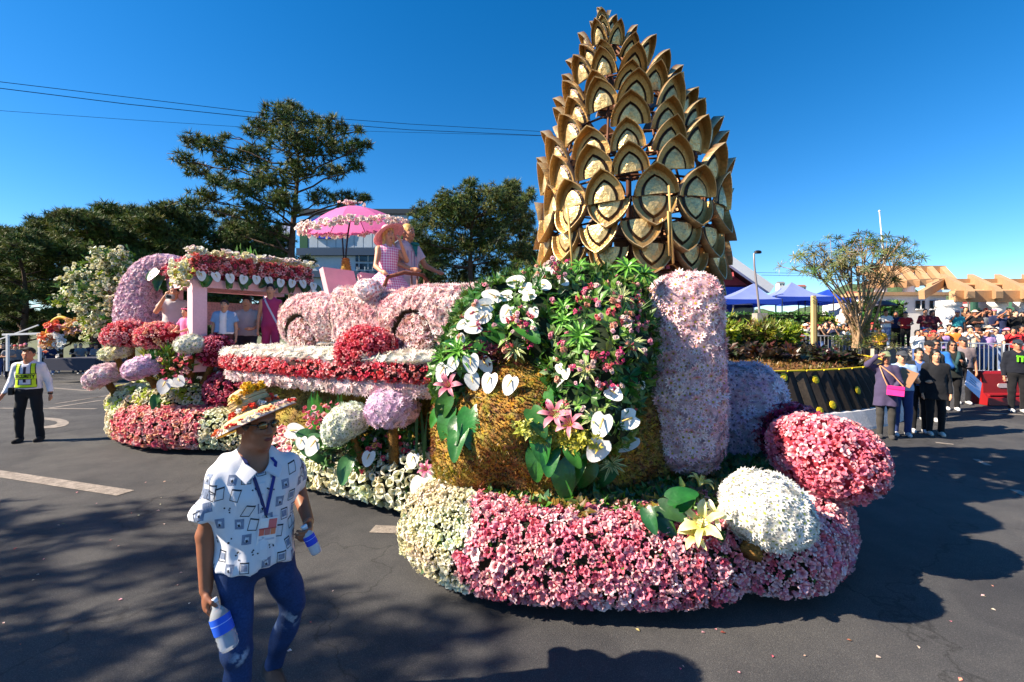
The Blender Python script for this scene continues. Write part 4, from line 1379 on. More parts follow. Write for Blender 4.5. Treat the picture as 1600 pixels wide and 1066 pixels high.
# red plastic barrier with lettering
RBY = 11.6
t = thing('plastic_barrier', 'dark red plastic road barrier with white lettering at the right edge', 'barrier', bpx(1566, RBY, zg(12.5, RBY)))
z0 = zg(12.5, RBY)
a, c = px(1527, 0, RBY).x, px(1604, 0, RBY).x
m = MB()
prof = [(-0.28, 0), (0.28, 0), (0.26, 0.18), (0.15, 0.30), (0.13, 0.78), (0.09, 0.84), (-0.09, 0.84), (-0.13, 0.78), (-0.15, 0.30), (-0.26, 0.18)]
V = [(x, RBY + u, z0 + w) for x in (a, c) for u, w in prof]
n = len(prof)
m.add(V, [tuple(range(n)), tuple(range(2 * n - 1, n - 1, -1))] + [(k, n + k, n + (k + 1) % n, (k + 1) % n) for k in range(n)])
M_REDP = mat("red_plastic", srgb(150, 30, 34), 0.4, noise=(2, 0.15))
m.build('body', M_REDP, t)
m = MB()
for k, w in enumerate((0.05, 0.1, 0.07, 0.1, 0.06, 0.1)):
 xx = (a + c) / 2 - 0.1 + 0.115 * k
 m.box((xx, RBY - 0.152, z0 + 0.66), (0.022, 0.01, 0.15)); m.box((xx + 0.04, RBY - 0.152, z0 + 0.66 + (0.06, -0.06, 0.0)[k % 3]), (w * 0.8, 0.01, 0.03)); m.box((xx + 0.075, RBY - 0.152, z0 + 0.65), (0.02, 0.01, 0.11))
m.build('lettering', mat("letter_white", srgb(206, 190, 190), 0.6), t)
m = MB(); n = 20
m.prism([((a + c) / 2 - 0.08 + (0.13 if math.cos(2 * PI * k / n) > 0 else -0.13) + 0.06 * math.cos(2 * PI * k / n), z0 + 0.48 + 0.055 * math.sin(2 * PI * k / n)) for k in range(n)], -0.155, -0.14, Matrix(((1, 0, 0, 0), (0, 0, 1, RBY), (0, 1, 0, 0), (0, 0, 0, 1))))
m.build('white_oval', MATS["letter_white"], t)
for q in (0.25, 0.7):
 m = MB(); m.box((a + (c - a) * q, RBY - 0.2, z0 + 0.25), (0.5, 0.1, 0.03)); m.build('moulded_ridge', M_REDP, t)

# left side: white rail barrier far away and the next float coming
t = thing('road_barrier', 'white horizontal rail barrier in the shade at the far left', 'barrier', px(50, 545, 21) - Vector((0, 0, 0.5)))
m = MB(); m.bar(px(4, 523, 21), px(70, 521, 21), 0.06, 0.09); m.bar(px(-40, 545, 21), px(60, 508, 21), 0.05); m.build('rail', M_TRIMW, t)
m = MB(); m.bar(px(12, 523, 21), px(12, 580, 21), 0.09); m.bar(px(62, 522, 21), px(62, 580, 21), 0.09); m.build('post', M_TRIMW, t)
NF = 19.5
t = thing('flower_float', 'distant second float with a yellow arc and pink orange blossoms behind the guard', 'float', px(100, 585, NF))
m = MB(); m.box(px(108, 570, NF) + Vector((0, 0.9, 0)), (2.2, 1.8, 0.5)); m.build('deck', mat("float_dark", srgb(60, 62, 76), 0.8), t)
m = MB(); ap = [px(88 + 22 * math.sin(a_) + 0, 530 - 34 * math.cos(a_) + 0, NF) for a_ in spread(-1.9, 0.9, 14)]
m.tube([p_ + Vector((0.2, 0, 0)) for p_ in ap], 0.07, 8); m.build('yellow_arc', mat("arc_yellow", srgb(226, 180, 60), 0.6), t, True)
rn = np.random.RandomState(91)
P = np.array([px(x, y, NF + rn.uniform(-0.3, 0.3)) for x, y in ([(rn.normal(82, 5), rn.normal(510, 3)) for _ in range(40)] + [(rn.normal(112, 9), rn.normal(512, 6)) for _ in range(70)] + [(rn.normal(72, 5), rn.normal(533, 7)) for _ in range(70)] + [(rn.normal(94, 4), rn.normal(536, 8)) for _ in range(40)])])
C = np.concatenate([pal(rn, 40, [srgb(226, 74, 110), srgb(240, 120, 80)]), pal(rn, 70, [srgb(240, 180, 110), srgb(244, 190, 190), srgb(230, 170, 90)]), pal(rn, 70, [srgb(244, 170, 80), srgb(230, 120, 80), srgb(250, 220, 190)]), pal(rn, 40, WHITE)])
m = MB(); stamp(m, TP_TRUMPET, P, frames(np.tile([0, -0.6, 0.6], (len(P), 1)), rn, 0.6), rn.uniform(0.08, 0.14, len(P)), C, C * 0.7)
tag(m.build('blossoms', M_PETAL, t), kind='stuff')

# ================================================================ THE FLOWER FLOAT
AX = Vector((0.84, -0.54, 0)).normalized()       # travel direction
SD = Vector((-AX.y, AX.x, 0)) * -1               # towards the camera side
FC = Vector((-2.1, 6.7, 0))
def fl(s, w, z):                                 # float coordinates: s forward, w towards the camera side
 return FC + AX * s + SD * w + Vector((0, 0, z))

M_DARKFOAM = mat("dark_foam", (0.012, 0.016, 0.008), 1.0)
M_MOSS = mat("moss", None, 0.95, noise=(3, 0.35), noise2=(40, 0.4), bump=(60, 0.9, 0.02))
flo = thing('flower_float', 'long pink white and moss covered parade float base with flowered skirts close above the road', 'float', (0, 5.2, 0))

def catmull(P, n=8, closed=True):
 P = [Vector(p) for p in P]; out = []; L = len(P)
 for i in range(L if closed else L - 1):
  a, b, c, d = (P[(i - 1) % L], P[i], P[(i + 1) % L], P[(i + 2) % L]) if closed else (P[max(i - 1, 0)], P[i], P[i + 1], P[min(i + 2, L - 1)])
  for k in range(n):
   t = k / n
   out.append(0.5 * ((2 * b) + (c - a) * t + (2 * a - 5 * b + 4 * c - d) * t * t + (3 * b - a - 3 * c + d) * t ** 3))
 return out

def skirt(outline, prof, cap=True):
 """Closed outline (x, y) with a profile of (inset, z): bulging flower skirt; returns V, F of the outer face."""
 O = catmull([(x, y, 0) for x, y in outline], 7)
 n = len(O); c = sum(O, Vector()) / n
 if sum(O[i].x * O[(i + 1) % n].y - O[(i + 1) % n].x * O[i].y for i in range(n)) < 0: O.reverse()
 Nn = []
 for i in range(n):
  t = (O[(i + 1) % n] - O[i - 1]).normalized(); Nn.append(Vector((t.y, -t.x, 0)))
 V, F = [], []
 for ins, z in prof:
  V += [tuple(O[i] - Nn[i] * ins + Vector((0, 0, z))) for i in range(n)]
 for j in range(len(prof) - 1):
  for i in range(n):
   F.append((j * n + i, j * n + (i + 1) % n, (j + 1) * n + (i + 1) % n, (j + 1) * n + i))
 V = np.array(V, dtype=np.float32); F = np.array(F, dtype=np.int32)
 cap_ = [tuple((len(prof) - 1) * n + i for i in range(n))]
 return V, F, cap_
BULGE = [(0.10, 0.12), (0.02, 0.17), (0.0, 0.3), (0.02, 0.45), (0.1, 0.57), (0.25, 0.63), (0.5, 0.64)]

def camfacing(P, N):
 d = P - np.array([0, 0, EYE]); d /= np.linalg.norm(d, axis=1)[:, None]
 return (N * d).sum(1) < 0.35

front_out = [(-0.88, 4.1), (-0.80, 3.62), (-0.52, 3.32), (-0.12, 3.12), (0.42, 3.03), (1.02, 3.0), (1.45, 3.06), (1.68, 3.22), (1.86, 3.14), (2.2, 3.2), (2.6, 3.5), (2.92, 3.95), (3.05, 4.6), (2.6, 5.6), (1.4, 6.6), (-0.2, 6.0)]
V, F, cp = skirt(front_out, BULGE)
rn = np.random.RandomState(3)
P = np.array([(rn.uniform(-.6, 2.8), rn.uniform(3.3, 5.2), .655) for _ in range(2600)]); P = P[((P[:, 0] - 1.05) / 1.75) ** 2 + ((P[:, 1] - 4.75) / 1.5) ** 2 < 1]
m = MB(); stamp(m, TP_SPRIGL, P, frames(np.tile([0, -.4, 1.0], (len(P), 1)), rn, 0.6), rn.uniform(0.05, 0.12, len(P)), pal(rn, len(P), GREEN + MOSS[:3]), pal(rn, len(P), GREEN_B)); tag(m.build('top_leaves', M_LEAF, flo), kind='stuff')
mb = MB(); mb.add(V, F, (0.03, 0.04, 0.02)); mb.add(V, cp, (0.03, 0.04, 0.02)); mb.build('front_skirt_core', M_DARKFOAM, flo, True)
def zone_front(P): return np.where(P[:, 0] < -0.34 + 0.06 * np.sin(P[:, 2] * 14), 1, 0)
flowers(flo, 'front_skirt_blossoms', V, F, 0.0285, TP_ALS, [PINK, CREAM], [PINK_B, CREAM_B], tilt=0.6, size=1.55, keep=lambda P, N: camfacing(P, N) & (P[:, 1] < 5.5), singles=300, single_name='blossom', zones=zone_front, depth=0.25)
flowers(flo, 'large_skirt_blossoms', V, F, 0.11, TP_TRUMPET, [PINK, CREAM], [PINK_B, CREAM_B], tilt=0.7, size=0.36, keep=lambda P, N: camfacing(P, N) & (P[:, 1] < 5.2), zones=zone_front, depth=-0.1)
# green leaf bits between the blossoms
P, N = cover(V, F, 0.11, NR, lambda P, N: camfacing(P, N) & (P[:, 1] < 5.2))
m = MB(); stamp(m, TP_SPRIGL, P - N * 0.02, frames(N, NR, 0.5), NR.uniform(0.05, 0.09, len(P)), pal(NR, len(P), GREEN), pal(NR, len(P), GREEN_B)); tag(m.build('skirt_leaves', M_LEAF, flo), kind='stuff')

mid_out = [(-0.75, 4.75), (-1.15, 4.72), (-1.7, 5.02), (-2.3, 5.35), (-2.95, 5.8), (-3.6, 6.4), (-3.4, 7.6), (-1.6, 8.0), (0.2, 6.6), (-0.2, 5.2)]
V, F, cp = skirt(mid_out, [(0.12, 0.12), (0.02, 0.18), (0.0, 0.34), (0.05, 0.5), (0.16, 0.62), (0.4, 0.70), (0.55, 0.71)])
mb = MB(); mb.add(V, F); mb.add(V, cp); mb.build('middle_skirt_core', M_DARKFOAM, flo, True)
def zone_mid(P): return np.where(P[:, 0] < -2.75, 1, 0)
flowers(flo, 'middle_skirt_blossoms', V, F, 0.05, TP_TRUMPET_SMALL, [CREAM, PINK + CREAM], [CREAM_B, PINK_B], tilt=0.5, size=1.3, keep=lambda P, N: camfacing(P, N) & (P[:, 1] < 7), singles=120, single_name='blossom', zones=zone_mid, depth=0.25)
P, N = cover(V, F, 0.13, NR, lambda P, N: camfacing(P, N) & (P[:, 1] < 7))
m = MB(); stamp(m, TP_SPRIGL, P - N * 0.02, frames(N, NR, 0.5), NR.uniform(0.05, 0.09, len(P)), pal(NR, len(P), GREEN), pal(NR, len(P), GREEN_B)); tag(m.build('middle_skirt_leaves', M_LEAF, flo), kind='stuff')

rear_out = [(-3.3, 7.0), (-3.9, 7.15), (-4.6, 7.25), (-5.3, 7.3), (-6.0, 7.4), (-6.7, 7.75), (-7.4, 8.35), (-7.6, 9.3), (-6.6, 10.4), (-4.4, 9.8), (-3.4, 8.4)]
V, F, cp = skirt(rear_out, [(0.10, 0.12), (0.02, 0.17), (0.0, 0.32), (0.02, 0.48), (0.12, 0.62), (0.3, 0.68), (0.6, 0.69)])
mb = MB(); mb.add(V, F); mb.add(V, cp); mb.build('rear_skirt_core', M_DARKFOAM, flo, True)
CORAL = [srgb(244, 150, 156), srgb(246, 178, 172), srgb(236, 120, 136), srgb(249, 206, 198), srgb(244, 184, 150)]
def zone_rear(P): return np.where(P[:, 0] > -5.0, 1, np.where(P[:, 0] < -6.9, 1, 0))
flowers(flo, 'rear_skirt_blossoms', V, F, 0.046, TP_TRUMPET_SMALL, [CORAL, CREAM], [PINK_B, CREAM_B], tilt=0.4, size=1.2, keep=lambda P, N: camfacing(P, N) & (P[:, 1] < 9.6), singles=120, single_name='blossom', zones=zone_rear, depth=0.25)
# second tier at the rear: crimson band
t2 = [(-3.55, 7.75), (-4.3, 7.62), (-4.95, 7.62), (-5.35, 7.95), (-5.3, 8.6), (-4.3, 9.4), (-3.2, 8.9)]
V, F, cp = skirt(t2, [(0.12, 0.72), (0.0, 0.82), (0.0, 1.05), (0.08, 1.2), (0.25, 1.27), (0.5, 1.28)])
mb = MB(); mb.add(V, F); mb.add(V, cp); mb.build('rear_tier_core', M_DARKFOAM, flo, True)
CRIM = [srgb(200, 70, 100), srgb(214, 100, 124), srgb(176, 46, 80), srgb(226, 130, 150)]
flowers(flo, 'rear_tier_blossoms', V, F, 0.045, TP_TRUMPET_SMALL, CRIM, [srgb(140, 24, 50)], tilt=0.4, size=1.2, keep=camfacing, depth=0.25)
# rear mound of cream flowers and the deck the riders stand on
V, F, cp = skirt([(-5.3, 8.0), (-5.9, 7.85), (-7.15, 8.15), (-7.55, 8.8), (-6.5, 9.4), (-5.2, 9.1)], [(0.0, 0.6), (0.0, 0.72), (0.12, 0.92), (0.35, 1.0), (0.5, 1.0)])
mb = MB(); mb.add(V, F); mb.add(V, cp); mb.build('rear_mound_core', M_DARKFOAM, flo, True)
flowers(flo, 'rear_mound_blossoms', V, F, 0.05, TP_TRUMPET_SMALL, CREAM + GRN_Y[:1], CREAM_B, tilt=0.4, size=1.2, keep=camfacing, depth=0.25)
mb = MB(); mb.prism([(-3.3, 8.1), (-5.0, 7.9), (-6.3, 8.3), (-6.8, 9.4), (-5.4, 10.3), (-3.6, 9.6)], 1.2, 1.3); mb.build('rear_deck', mat("deck_brown", srgb(96, 70, 58), 0.9, noise=(4, 0.2)), flo)
# dark chassis in the shade under the skirts
mb = MB(); mb.prism([(-0.2, 4.9), (1.0, 3.9), (2.3, 4.3), (2.0, 5.4), (-6.0, 9.7), (-6.7, 9.1)], 0.1, 0.55); mb.build('chassis', mat("chassis_black", (0.006, 0.006, 0.007), 0.9), flo)
for (x, y) in ((0.9, 3.9), (-2.4, 6.0), (-5.6, 8.1)):
 q = MB(); rot = Vector((SD.x, SD.y, 0)).to_track_quat('Z', 'Y').to_matrix()
 q.lathe([(0.0, -0.1), (0.24, -0.1), (0.27, -0.05), (0.27, 0.05), (0.24, 0.1), (0.0, 0.1)], 20, (x, y, 0.27), rot); w = q.build('wheel', MATS["chassis_black"], flo, True)

# mossy hull under the car ring
V, F, cp = skirt([tuple((fl(s, w, 0)).xy) for s, w in ((-2.2, 0.7), (-1.2, 1.0), (0, 1.05), (1.3, 1.0), (2.3, 0.5), (2.2, -0.9), (0, -1.2), (-2.0, -0.9))], [(0.1, 0.6), (0.05, 0.8), (0.15, 1.1), (0.2, 1.32)])
mb = MB(); mb.add(V, F, pal(NR, len(V), MOSS, 0.2)); mb.build('mossy_hull', M_MOSS, flo, True)
P, N = cover(V, F, 0.045, NR, camfacing)
m = MB(); stamp(m, TP_TUFT, P, frames(N, NR, 0.5), NR.uniform(0.03, 0.06, len(P)), pal(NR, len(P), MOSS, 0.2), pal(NR, len(P), MOSS_B)); tag(m.build('hull_moss', M_LEAF, flo), kind='stuff')

# the three-coloured ring the car stands on
ring_out = [tuple((fl(s, w, 0)).xy) for s, w in ((-2.35, 0.2), (-2.15, 0.95), (-1.4, 1.3), (0, 1.38), (1.3, 1.34), (2.2, 1.1), (2.6, 0.3), (2.4, -0.8), (1.2, -1.35), (-0.6, -1.4), (-2.0, -0.9))]
def band(part, prof, r, tip, base, tpl, singles=0):
 V, F, cp = skirt(ring_out, prof)
 mb = MB(); mb.add(V, F, tuple(v * .45 for v in tip[0]) if tpl is TP_MUM else (.03, .01, .01)); mb.build(part + '_core', M_FOAM, flo, True)
 flowers(flo, part + '_blossoms', V, F, r, tpl, tip, base, tilt=0.35, size=1.2, keep=lambda P, N: camfacing(P, N), depth=-0.04 if tpl is TP_MUM else 0.25, singles=singles, single_name='blossom')
band('pink_band', [(0.22, 1.3), (0.08, 1.32), (0.05, 1.40), (0.1, 1.5)], 0.042, BLUSH, BLUSH_B, TP_MUM)
band('red_band', [(0.1, 1.47), (0.0, 1.52), (0.0, 1.6), (0.06, 1.66)], 0.04, RED, RED_B, TP_ALS)
band('white_band', [(0.06, 1.64), (0.0, 1.68), (0.06, 1.73), (0.4, 1.76), (0.7, 1.76)], 0.045, WHITE + BLUSH[:1], WHITE_B, TP_MUM)
V, F, cp = skirt(ring_out, [(0.5, 1.5), (0.5, 1.74)]); mb = MB(); mb.add(V, cp); mb.build('car_deck', M_DARKFOAM, flo)

# ---------------------------------------------------------------- front moss rock
rf = Field((-1.2, 3.0, 0.4), (2.3, 6.4, 2.75), 0.045)
rf.ell((0.32, 4.55, 1.05), (1.02, 1.05, 0.82), 0.1)
rf.ell((-0.32, 4.45, 0.75), (0.5, 0.72, 0.6), 0.2)
rf.ell((0.95, 4.7, 0.9), (0.75, 0.85, 0.8), 0.2)
rf.ell((0.5, 4.9, 1.7), (0.95, 0.9, 0.75), 0.25)
rf.ell((0.9, 5.2, 1.9), (0.9, 0.9, 0.55), 0.2)
rf.wob(6, 0.06, 3); rf.wob(17, 0.025, 4)
RV, RF = rf.mesh(); RV = relax(RV, RF, 1)
rock = thing('moss_rock', 'big golden brown moss covered rock at the front of the float', 'rock', (0.4, 4.6, 0.5))
mb = MB(); mb.add(RV, RF, pal(NR, len(RV), MOSS, 0.15)); mb.build('rock_body', M_MOSS, rock, True)
P, N = cover(RV, RF, 0.021, NR, lambda P, N: camfacing(P, N) & (P[:, 2] < 2.1))
g = np.sin(P[:, 0] * 5 + 1.3 * np.sin(P[:, 2] * 6)) * np.sin(P[:, 2] * 7 + P[:, 1] * 4)
tip = pal(NR, len(P), MOSS, 0.22)
yel = pal(NR, len(P), [srgb(164, 150, 50), srgb(130, 130, 44)], 0.2); brn = pal(NR, len(P), [srgb(150, 92, 40), srgb(120, 76, 36)], 0.2)
tip = np.where((g > 0.35)[:, None], yel, np.where((g < -0.4)[:, None], brn, tip))
m = MB(); stamp(m, TP_TUFT, P, frames(N, NR, 0.6), NR.uniform(0.018, 0.05, len(P)), tip, tip * 0.35); tag(m.build('moss', M_LEAF, rock), kind='stuff')

# ---------------------------------------------------------------- flowers and leaves on the rock
hf = Field((-1.3, 2.8, 1.0), (2.3, 6.6, 3.1), 0.05)
hf.ell((0.52, 4.75, 2.0), (0.98, 0.95, 0.62), 0.1)
hf.ell((-0.1, 4.75, 1.85), (0.62, 0.75, 0.5), 0.25)
hf.ell((0.75, 4.05, 1.75), (0.52, 0.6, 0.5), 0.2)
hf.ell((0.62, 3.78, 1.35), (0.42, 0.42, 0.36), 0.15)
hf.ell((-0.42, 4.3, 1.62), (0.36, 0.45, 0.34), 0.15)
hf.ell((1.15, 5.0, 2.1), (0.5, 0.7, 0.5), 0.2)
hf.wob(9, 0.06, 8)
HV, HF = hf.mesh()
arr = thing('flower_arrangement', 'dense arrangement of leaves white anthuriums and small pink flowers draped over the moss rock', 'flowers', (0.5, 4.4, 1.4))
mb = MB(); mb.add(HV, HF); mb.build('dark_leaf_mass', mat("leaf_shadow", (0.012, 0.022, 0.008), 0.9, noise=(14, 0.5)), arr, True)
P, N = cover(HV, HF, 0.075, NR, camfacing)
n = len(P)
m = MB(); stamp(m, TP_SPRIGL, P, frames(N, NR, 0.55, (0, 0, 0.25)), NR.uniform(0.07, 0.15, n), pal(NR, n, GREEN + [srgb(120, 140, 70)], 0.2), pal(NR, n, GREEN_B + [srgb(110, 150, 60)]))
tag(m.build('small_leaves', M_LEAF, arr), kind='stuff')
P, N = cover(HV, HF, 0.12, NR, camfacing)
m = MB(); n = len(P)
stamp(m, tpl_tuft(9, random.Random(9), 0.05), P, frames(N, NR, 0.4, (0, 0, 0.3)), NR.uniform(0.1, 0.2, n), pal(NR, n, GREEN, 0.2), pal(NR, n, GREEN_B)); tag(m.build('grass_blades', M_LEAF, arr), kind='stuff')
HB = BVHTree.FromPolygons([tuple(v) for v in HV.tolist()], [tuple(f) for f in HF.tolist()])
RB_ = BVHTree.FromPolygons([tuple(v) for v in RV.tolist()], [tuple(f) for f in RF.tolist()])
SK = BVHTree.FromPolygons([(-9, 3.3, 0), (9, 3.3, 0), (9, 3.3, 3), (-9, 3.3, 3)], [(0, 1, 2, 3)])
def hit(x, y, default=4.0):
 d = px(x, y, 1.0) - Vector((0, 0, EYE)); o = Vector((0, 0, EYE))
 best = None
 for T in (HB, RB_):
  h = T.ray_cast(o, d.normalized())
  if h[0] is not None and (best is None or h[3] < best[2]): best = (h[0], h[1], h[3])
 if best is None:
  near = HB.find_nearest(px(x, y, default))
  p = px(x, y, near[0].y)
  return p, near[1]
 return best[0], best[1]

def heart(w, h, cup=0.12, n=12):
 """Heart-shaped blade, stem notch at the origin, tip towards +x."""
 V, F, t = [], [], []
 out = []
 for k in range(n + 1):
  a = PI * k / n
  x = (0.42 - 0.56 * math.cos(a)) * h
  y = w * (math.sin(a) ** 0.8) * (1.12 - 0.68 * (k / n))
  out.append((x, y))
 out[0] = (0.0, 0.0)
 V.append((0.3 * h, 0, -0.02)); t.append(0.4)
 for x, y in out: V.append((x, y, cup * (y / w) ** 2 * w - 0.10 * h * max(0, x / h - 0.5) ** 2)); t.append(1.0)
 for x, y in out[1:-1]: V.append((x, -y, cup * (y / w) ** 2 * w - 0.10 * h * max(0, x / h - 0.5) ** 2)); t.append(1.0)
 m_ = len(out)
 for k in range(m_ - 1): F.append((0, 1 + k + 1, 1 + k))
 lo = [1] + list(range(1 + m_, 1 + m_ + m_ - 2)) + [m_]
 for k in range(len(lo) - 1): F.append((0, lo[k], lo[k + 1]))
 return np.array(V), F, np.array(t)
HEART = heart(0.53, 1.0)
M_SPATHE = mat("white_spathe", None, 0.3, spec=0.5, transl=0.15, bump=(30, 0.25, 0.01))
M_BIGLEAF = mat("glossy_leaf", None, 0.3, spec=0.5, noise=(7, 0.3), noise2=(50, .12), transl=0.18, bump=(24, 0.3, 0.01))
def oriented(p, N, spin, tilt_to=None):
 Z = Vector(N).normalized(); up = Vector((0, 0, 1))
 X = (up - Z * Z.dot(up))
 X = X.normalized() if X.length > 1e-3 else Vector((1, 0, 0))
 Y = Z.cross(X)
 Rm = Matrix((X, Y, Z)).transposed() @ Matrix.Rotation(spin, 3, 'Z')
 return np.array([[list(r) for r in Rm]])
ANTH = {}
def anthurium(parent, p, N, spin, size, seed=0, col=None, yellow=True):
 """White heart spathe (part) with its spadix (sub-part); spin turns the tip from 'up'."""
 Rm = oriented(p, N, spin)
 c = np.array([col or srgb(244, 244, 238)])
 m = MB(); q = HEART
 stamp(m, (q[0].astype(np.float32) - np.array([0.35, 0, 0], dtype=np.float32), q[1], q[2].astype(np.float32)), np.array([list(p)]), Rm, [size], c, c * 0.9)
 o = m.build('anthurium', M_SPATHE, parent, True)
 R3 = Matrix(Rm[0].tolist())
 b0 = Vector(p) + R3 @ Vector((-0.22 * size, 0, 0.03 * size)); b1 = Vector(p) + R3 @ Vector((0.22 * size, 0, 0.24 * size))
 s = MB(); s.tube([b0, b0.lerp(b1, 0.5), b1], [0.045 * size, 0.04 * size, 0.02 * size], 6, col=srgb(226, 190, 110) if yellow else srgb(236, 226, 190))
 so = s.build('spadix', M_PAINT, None, True, local=True)
 so.parent = o; off = tot_loc(o)
 for v in so.data.vertices: v.co = v.co - off
 return o
def big_leaf(parent, p, N, spin, size, col, name='leaf', w=0.74):
 Rm = oriented(p, N, spin)
 V = HEART[0].copy(); V[:, 1] *= w; V[:, 2] = V[:, 2] * 1.6 - 0.5 * np.maximum(V[:, 0] - 0.2, 0) ** 2
 m = MB(); stamp(m, (V.astype(np.float32), HEART[1], HEART[2].astype(np.float32)), np.array([list(p)]), Rm, [size], np.array([col]), np.array([col]) * 1.35)
 rib = MB()
 return m.build(name, M_BIGLEAF, parent, True)

AN = [ # x, y, width px, spin (0 tip up, PI tip down)
 (742, 489, 46, 1.9), (757, 478, 44, 1.7), (768, 462, 40, 1.3), (760, 495, 30, 2.6), (790, 463, 38, 1.8), (775, 466, 34, 2.2), (828, 462, 34, 2.0), (807, 441, 44, 1.4), (822, 451, 34, 1.7), (858, 428, 34, 2.2), (850, 446, 34, 2.0),
 (741, 511, 42, 1.8), (752, 497, 34, 2.4), (793, 489, 44, 2.8), (834, 487, 28, 3.4), (723, 507, 28, 2.2), (720, 528, 24, 3.6),
 (736, 566, 46, 3.0), (758, 569, 40, 2.6), (708, 568, 34, 3.4), (692, 580, 44, 3.4), (738, 594, 42, 2.8), (765, 596, 48, 3.2), (797, 600, 46, 3.4), (1000, 600, 30, 0), (958, 614, 44, 2.2), (940, 662, 58, 3.4), (935, 700, 62, 3.7), (980, 656, 58, 4.3), (980, 690, 58, 4.0), (825, 455, 26, 1.9), (880, 440, 26, 2.2), (874, 575, 24, 2.8), (884, 583, 26, 3.0)]
for i, (x, y, w, sp) in enumerate(AN):
 p, N = hit(x, y)
 toc = (Vector((0, 0, EYE)) - p).normalized()
 if x < 845 and y < 535: sp = -sp
 nn = (Vector(N) * 0.35 + toc * 0.8 + Vector((-0.2, 0, 0.2)) + Vector((RN.gauss(0, 0.15), RN.gauss(0, 0.15), RN.gauss(0, 0.15)))).normalized()
 anthurium(arr, p + toc * 0.09, nn, -sp, w * p.y / F_PX * 0.64, i)
BL = [(705, 640, 80, 3.3), (735, 640, 90, 2.9), (700, 620, 60, 3.6), (722, 668, 72, 3.2), (716, 652, 60, 2.8), (772, 500, 60, 2.6), (812, 505, 66, 2.2), (762, 512, 60, 2.2), (830, 640, 66, 2.6), (845, 665, 80, 3.0), (838, 700, 70, 3.1), (876, 720, 84, 3.0), (862, 690, 72, 3.2), (858, 612, 60, 2.4),
      (905, 712, 74, 3.4), (925, 725, 60, 3.6), (955, 730, 70, 3.9), (890, 690, 60, 2.8), (745, 535, 56, 2.0), (800, 480, 40, 2.7), (690, 640, 50, 3.8), (985, 425, 60, 1.2), (970, 430, 56, 2.0), (1000, 435, 50, 4.6), (980, 445, 60, 3.4), (850, 590, 46, 2.6)]
for i, (x, y, w, sp) in enumerate(BL):
 p, N = hit(x, y)
 toc = (Vector((0, 0, EYE)) - p).normalized()
 nn = (Vector(N) * 0.5 + toc * 0.5 + Vector((-0.2, 0, 0.4)) + Vector((RN.gauss(0, 0.2), RN.gauss(0, 0.2), RN.gauss(0, 0.2)))).normalized()
 big_leaf(arr, p + toc * 0.05, nn, -sp, w * p.y / F_PX * 0.72, tuple(v * RN.uniform(0.75, 1.3) for v in srgb(50, 104, 42)))
RO = [(880, 480, 40, 0), (905, 525, 52, 0), (915, 578, 44, 1), (985, 540, 44, 1), (970, 465, 40, 1), (805, 545, 40, 1), (880, 500, 40, 0), (1005, 430, 46, 0), (980, 418, 46, 0), (700, 630, 30, 1), (955, 725, 40, 1), (925, 655, 34, 1), (880, 640, 34, 1), (905, 415, 30, 0), (715, 550, 50, 0), (725, 545, 36, 0), (690, 560, 34, 0)]
for (x, y, w, k) in RO:
 p, N = hit(x, y); toc = (Vector((0, 0, EYE)) - p).normalized()
 m = MB(); z = Vector(N) * 0.3 + toc * 0.6 + Vector((0, 0, 0.6))
 c0 = np.array([srgb(214, 216, 150) if k else srgb(96, 160, 60)]); c1 = np.array([srgb(70, 116, 44)]) if k else np.array([srgb(120, 176, 60)])
 stamp(m, TP_ROSETTE, np.array([list(p + toc * 0.05)]), frames(np.array([list(z.normalized())]), NR, 0.1), [w * p.y / F_PX * 0.75], c0, c1)
 m.build('spiky_rosette', M_LEAF, arr)
# small pink and peach blossoms, dark red leaves, yellow-green sprays
SP = []
for _ in range(95):
 SP.append((RN.uniform(715, 1020), RN.uniform(425, 640)))
SP += [(RN.gauss(870, 16), RN.gauss(425, 9)) for _ in range(26)] + [(RN.gauss(985, 16), RN.gauss(500, 12)) for _ in range(18)] + [(RN.gauss(925, 16), RN.gauss(455, 10)) for _ in range(18)] + [(RN.gauss(1000, 12), RN.gauss(465, 14)) for _ in range(14)] + [(RN.gauss(940, 22), RN.gauss(575, 16)) for _ in range(16)] + [(RN.gauss(820, 12), RN.gauss(512, 12)) for _ in range(12)]
pro = {}
SPINK = [srgb(240, 190, 196), srgb(236, 150, 165), srgb(244, 214, 206), srgb(226, 90, 130), srgb(238, 176, 150), srgb(230, 110, 120)]
for (x, y) in SP:
 if y > 560 and x < 840: continue
 p, N = hit(x, y); toc = (Vector((0, 0, EYE)) - p).normalized()
 k = RN.randrange(6)
 if k not in pro:
  m = MB()
  P_ = np.array([(RN.gauss(0, 0.3), RN.gauss(0, 0.3), RN.gauss(0.3, 0.25)) for _ in range(5)])
  stamp(m, TP_TRUMPET_SMALL, P_, frames(np.tile([0, 0, 1.0], (5, 1)), NR, 0.6), NR.uniform(0.6, 0.9, 5), pal(NR, 5, [SPINK[k]]), pal(NR, 5, [SPINK[k]]) * 0.7)
  pro[k] = m.data('small_pink_flower'); pro[k].materials.append(M_PETAL)
 o = bpy.data.objects.new('small_pink_flower', pro[k]); COL.objects.link(o); o.parent = arr
 R_ = Matrix(frames(np.array([list((toc + Vector((0, 0, 0.5))).normalized())]), NR, 0.4)[0].tolist()).to_4x4()
 o.matrix_local = Matrix.Translation(p + toc * RN.uniform(0.05, 0.14) - tot_loc(arr)) @ R_ @ Matrix.Scale(RN.uniform(0.018, 0.032), 4)
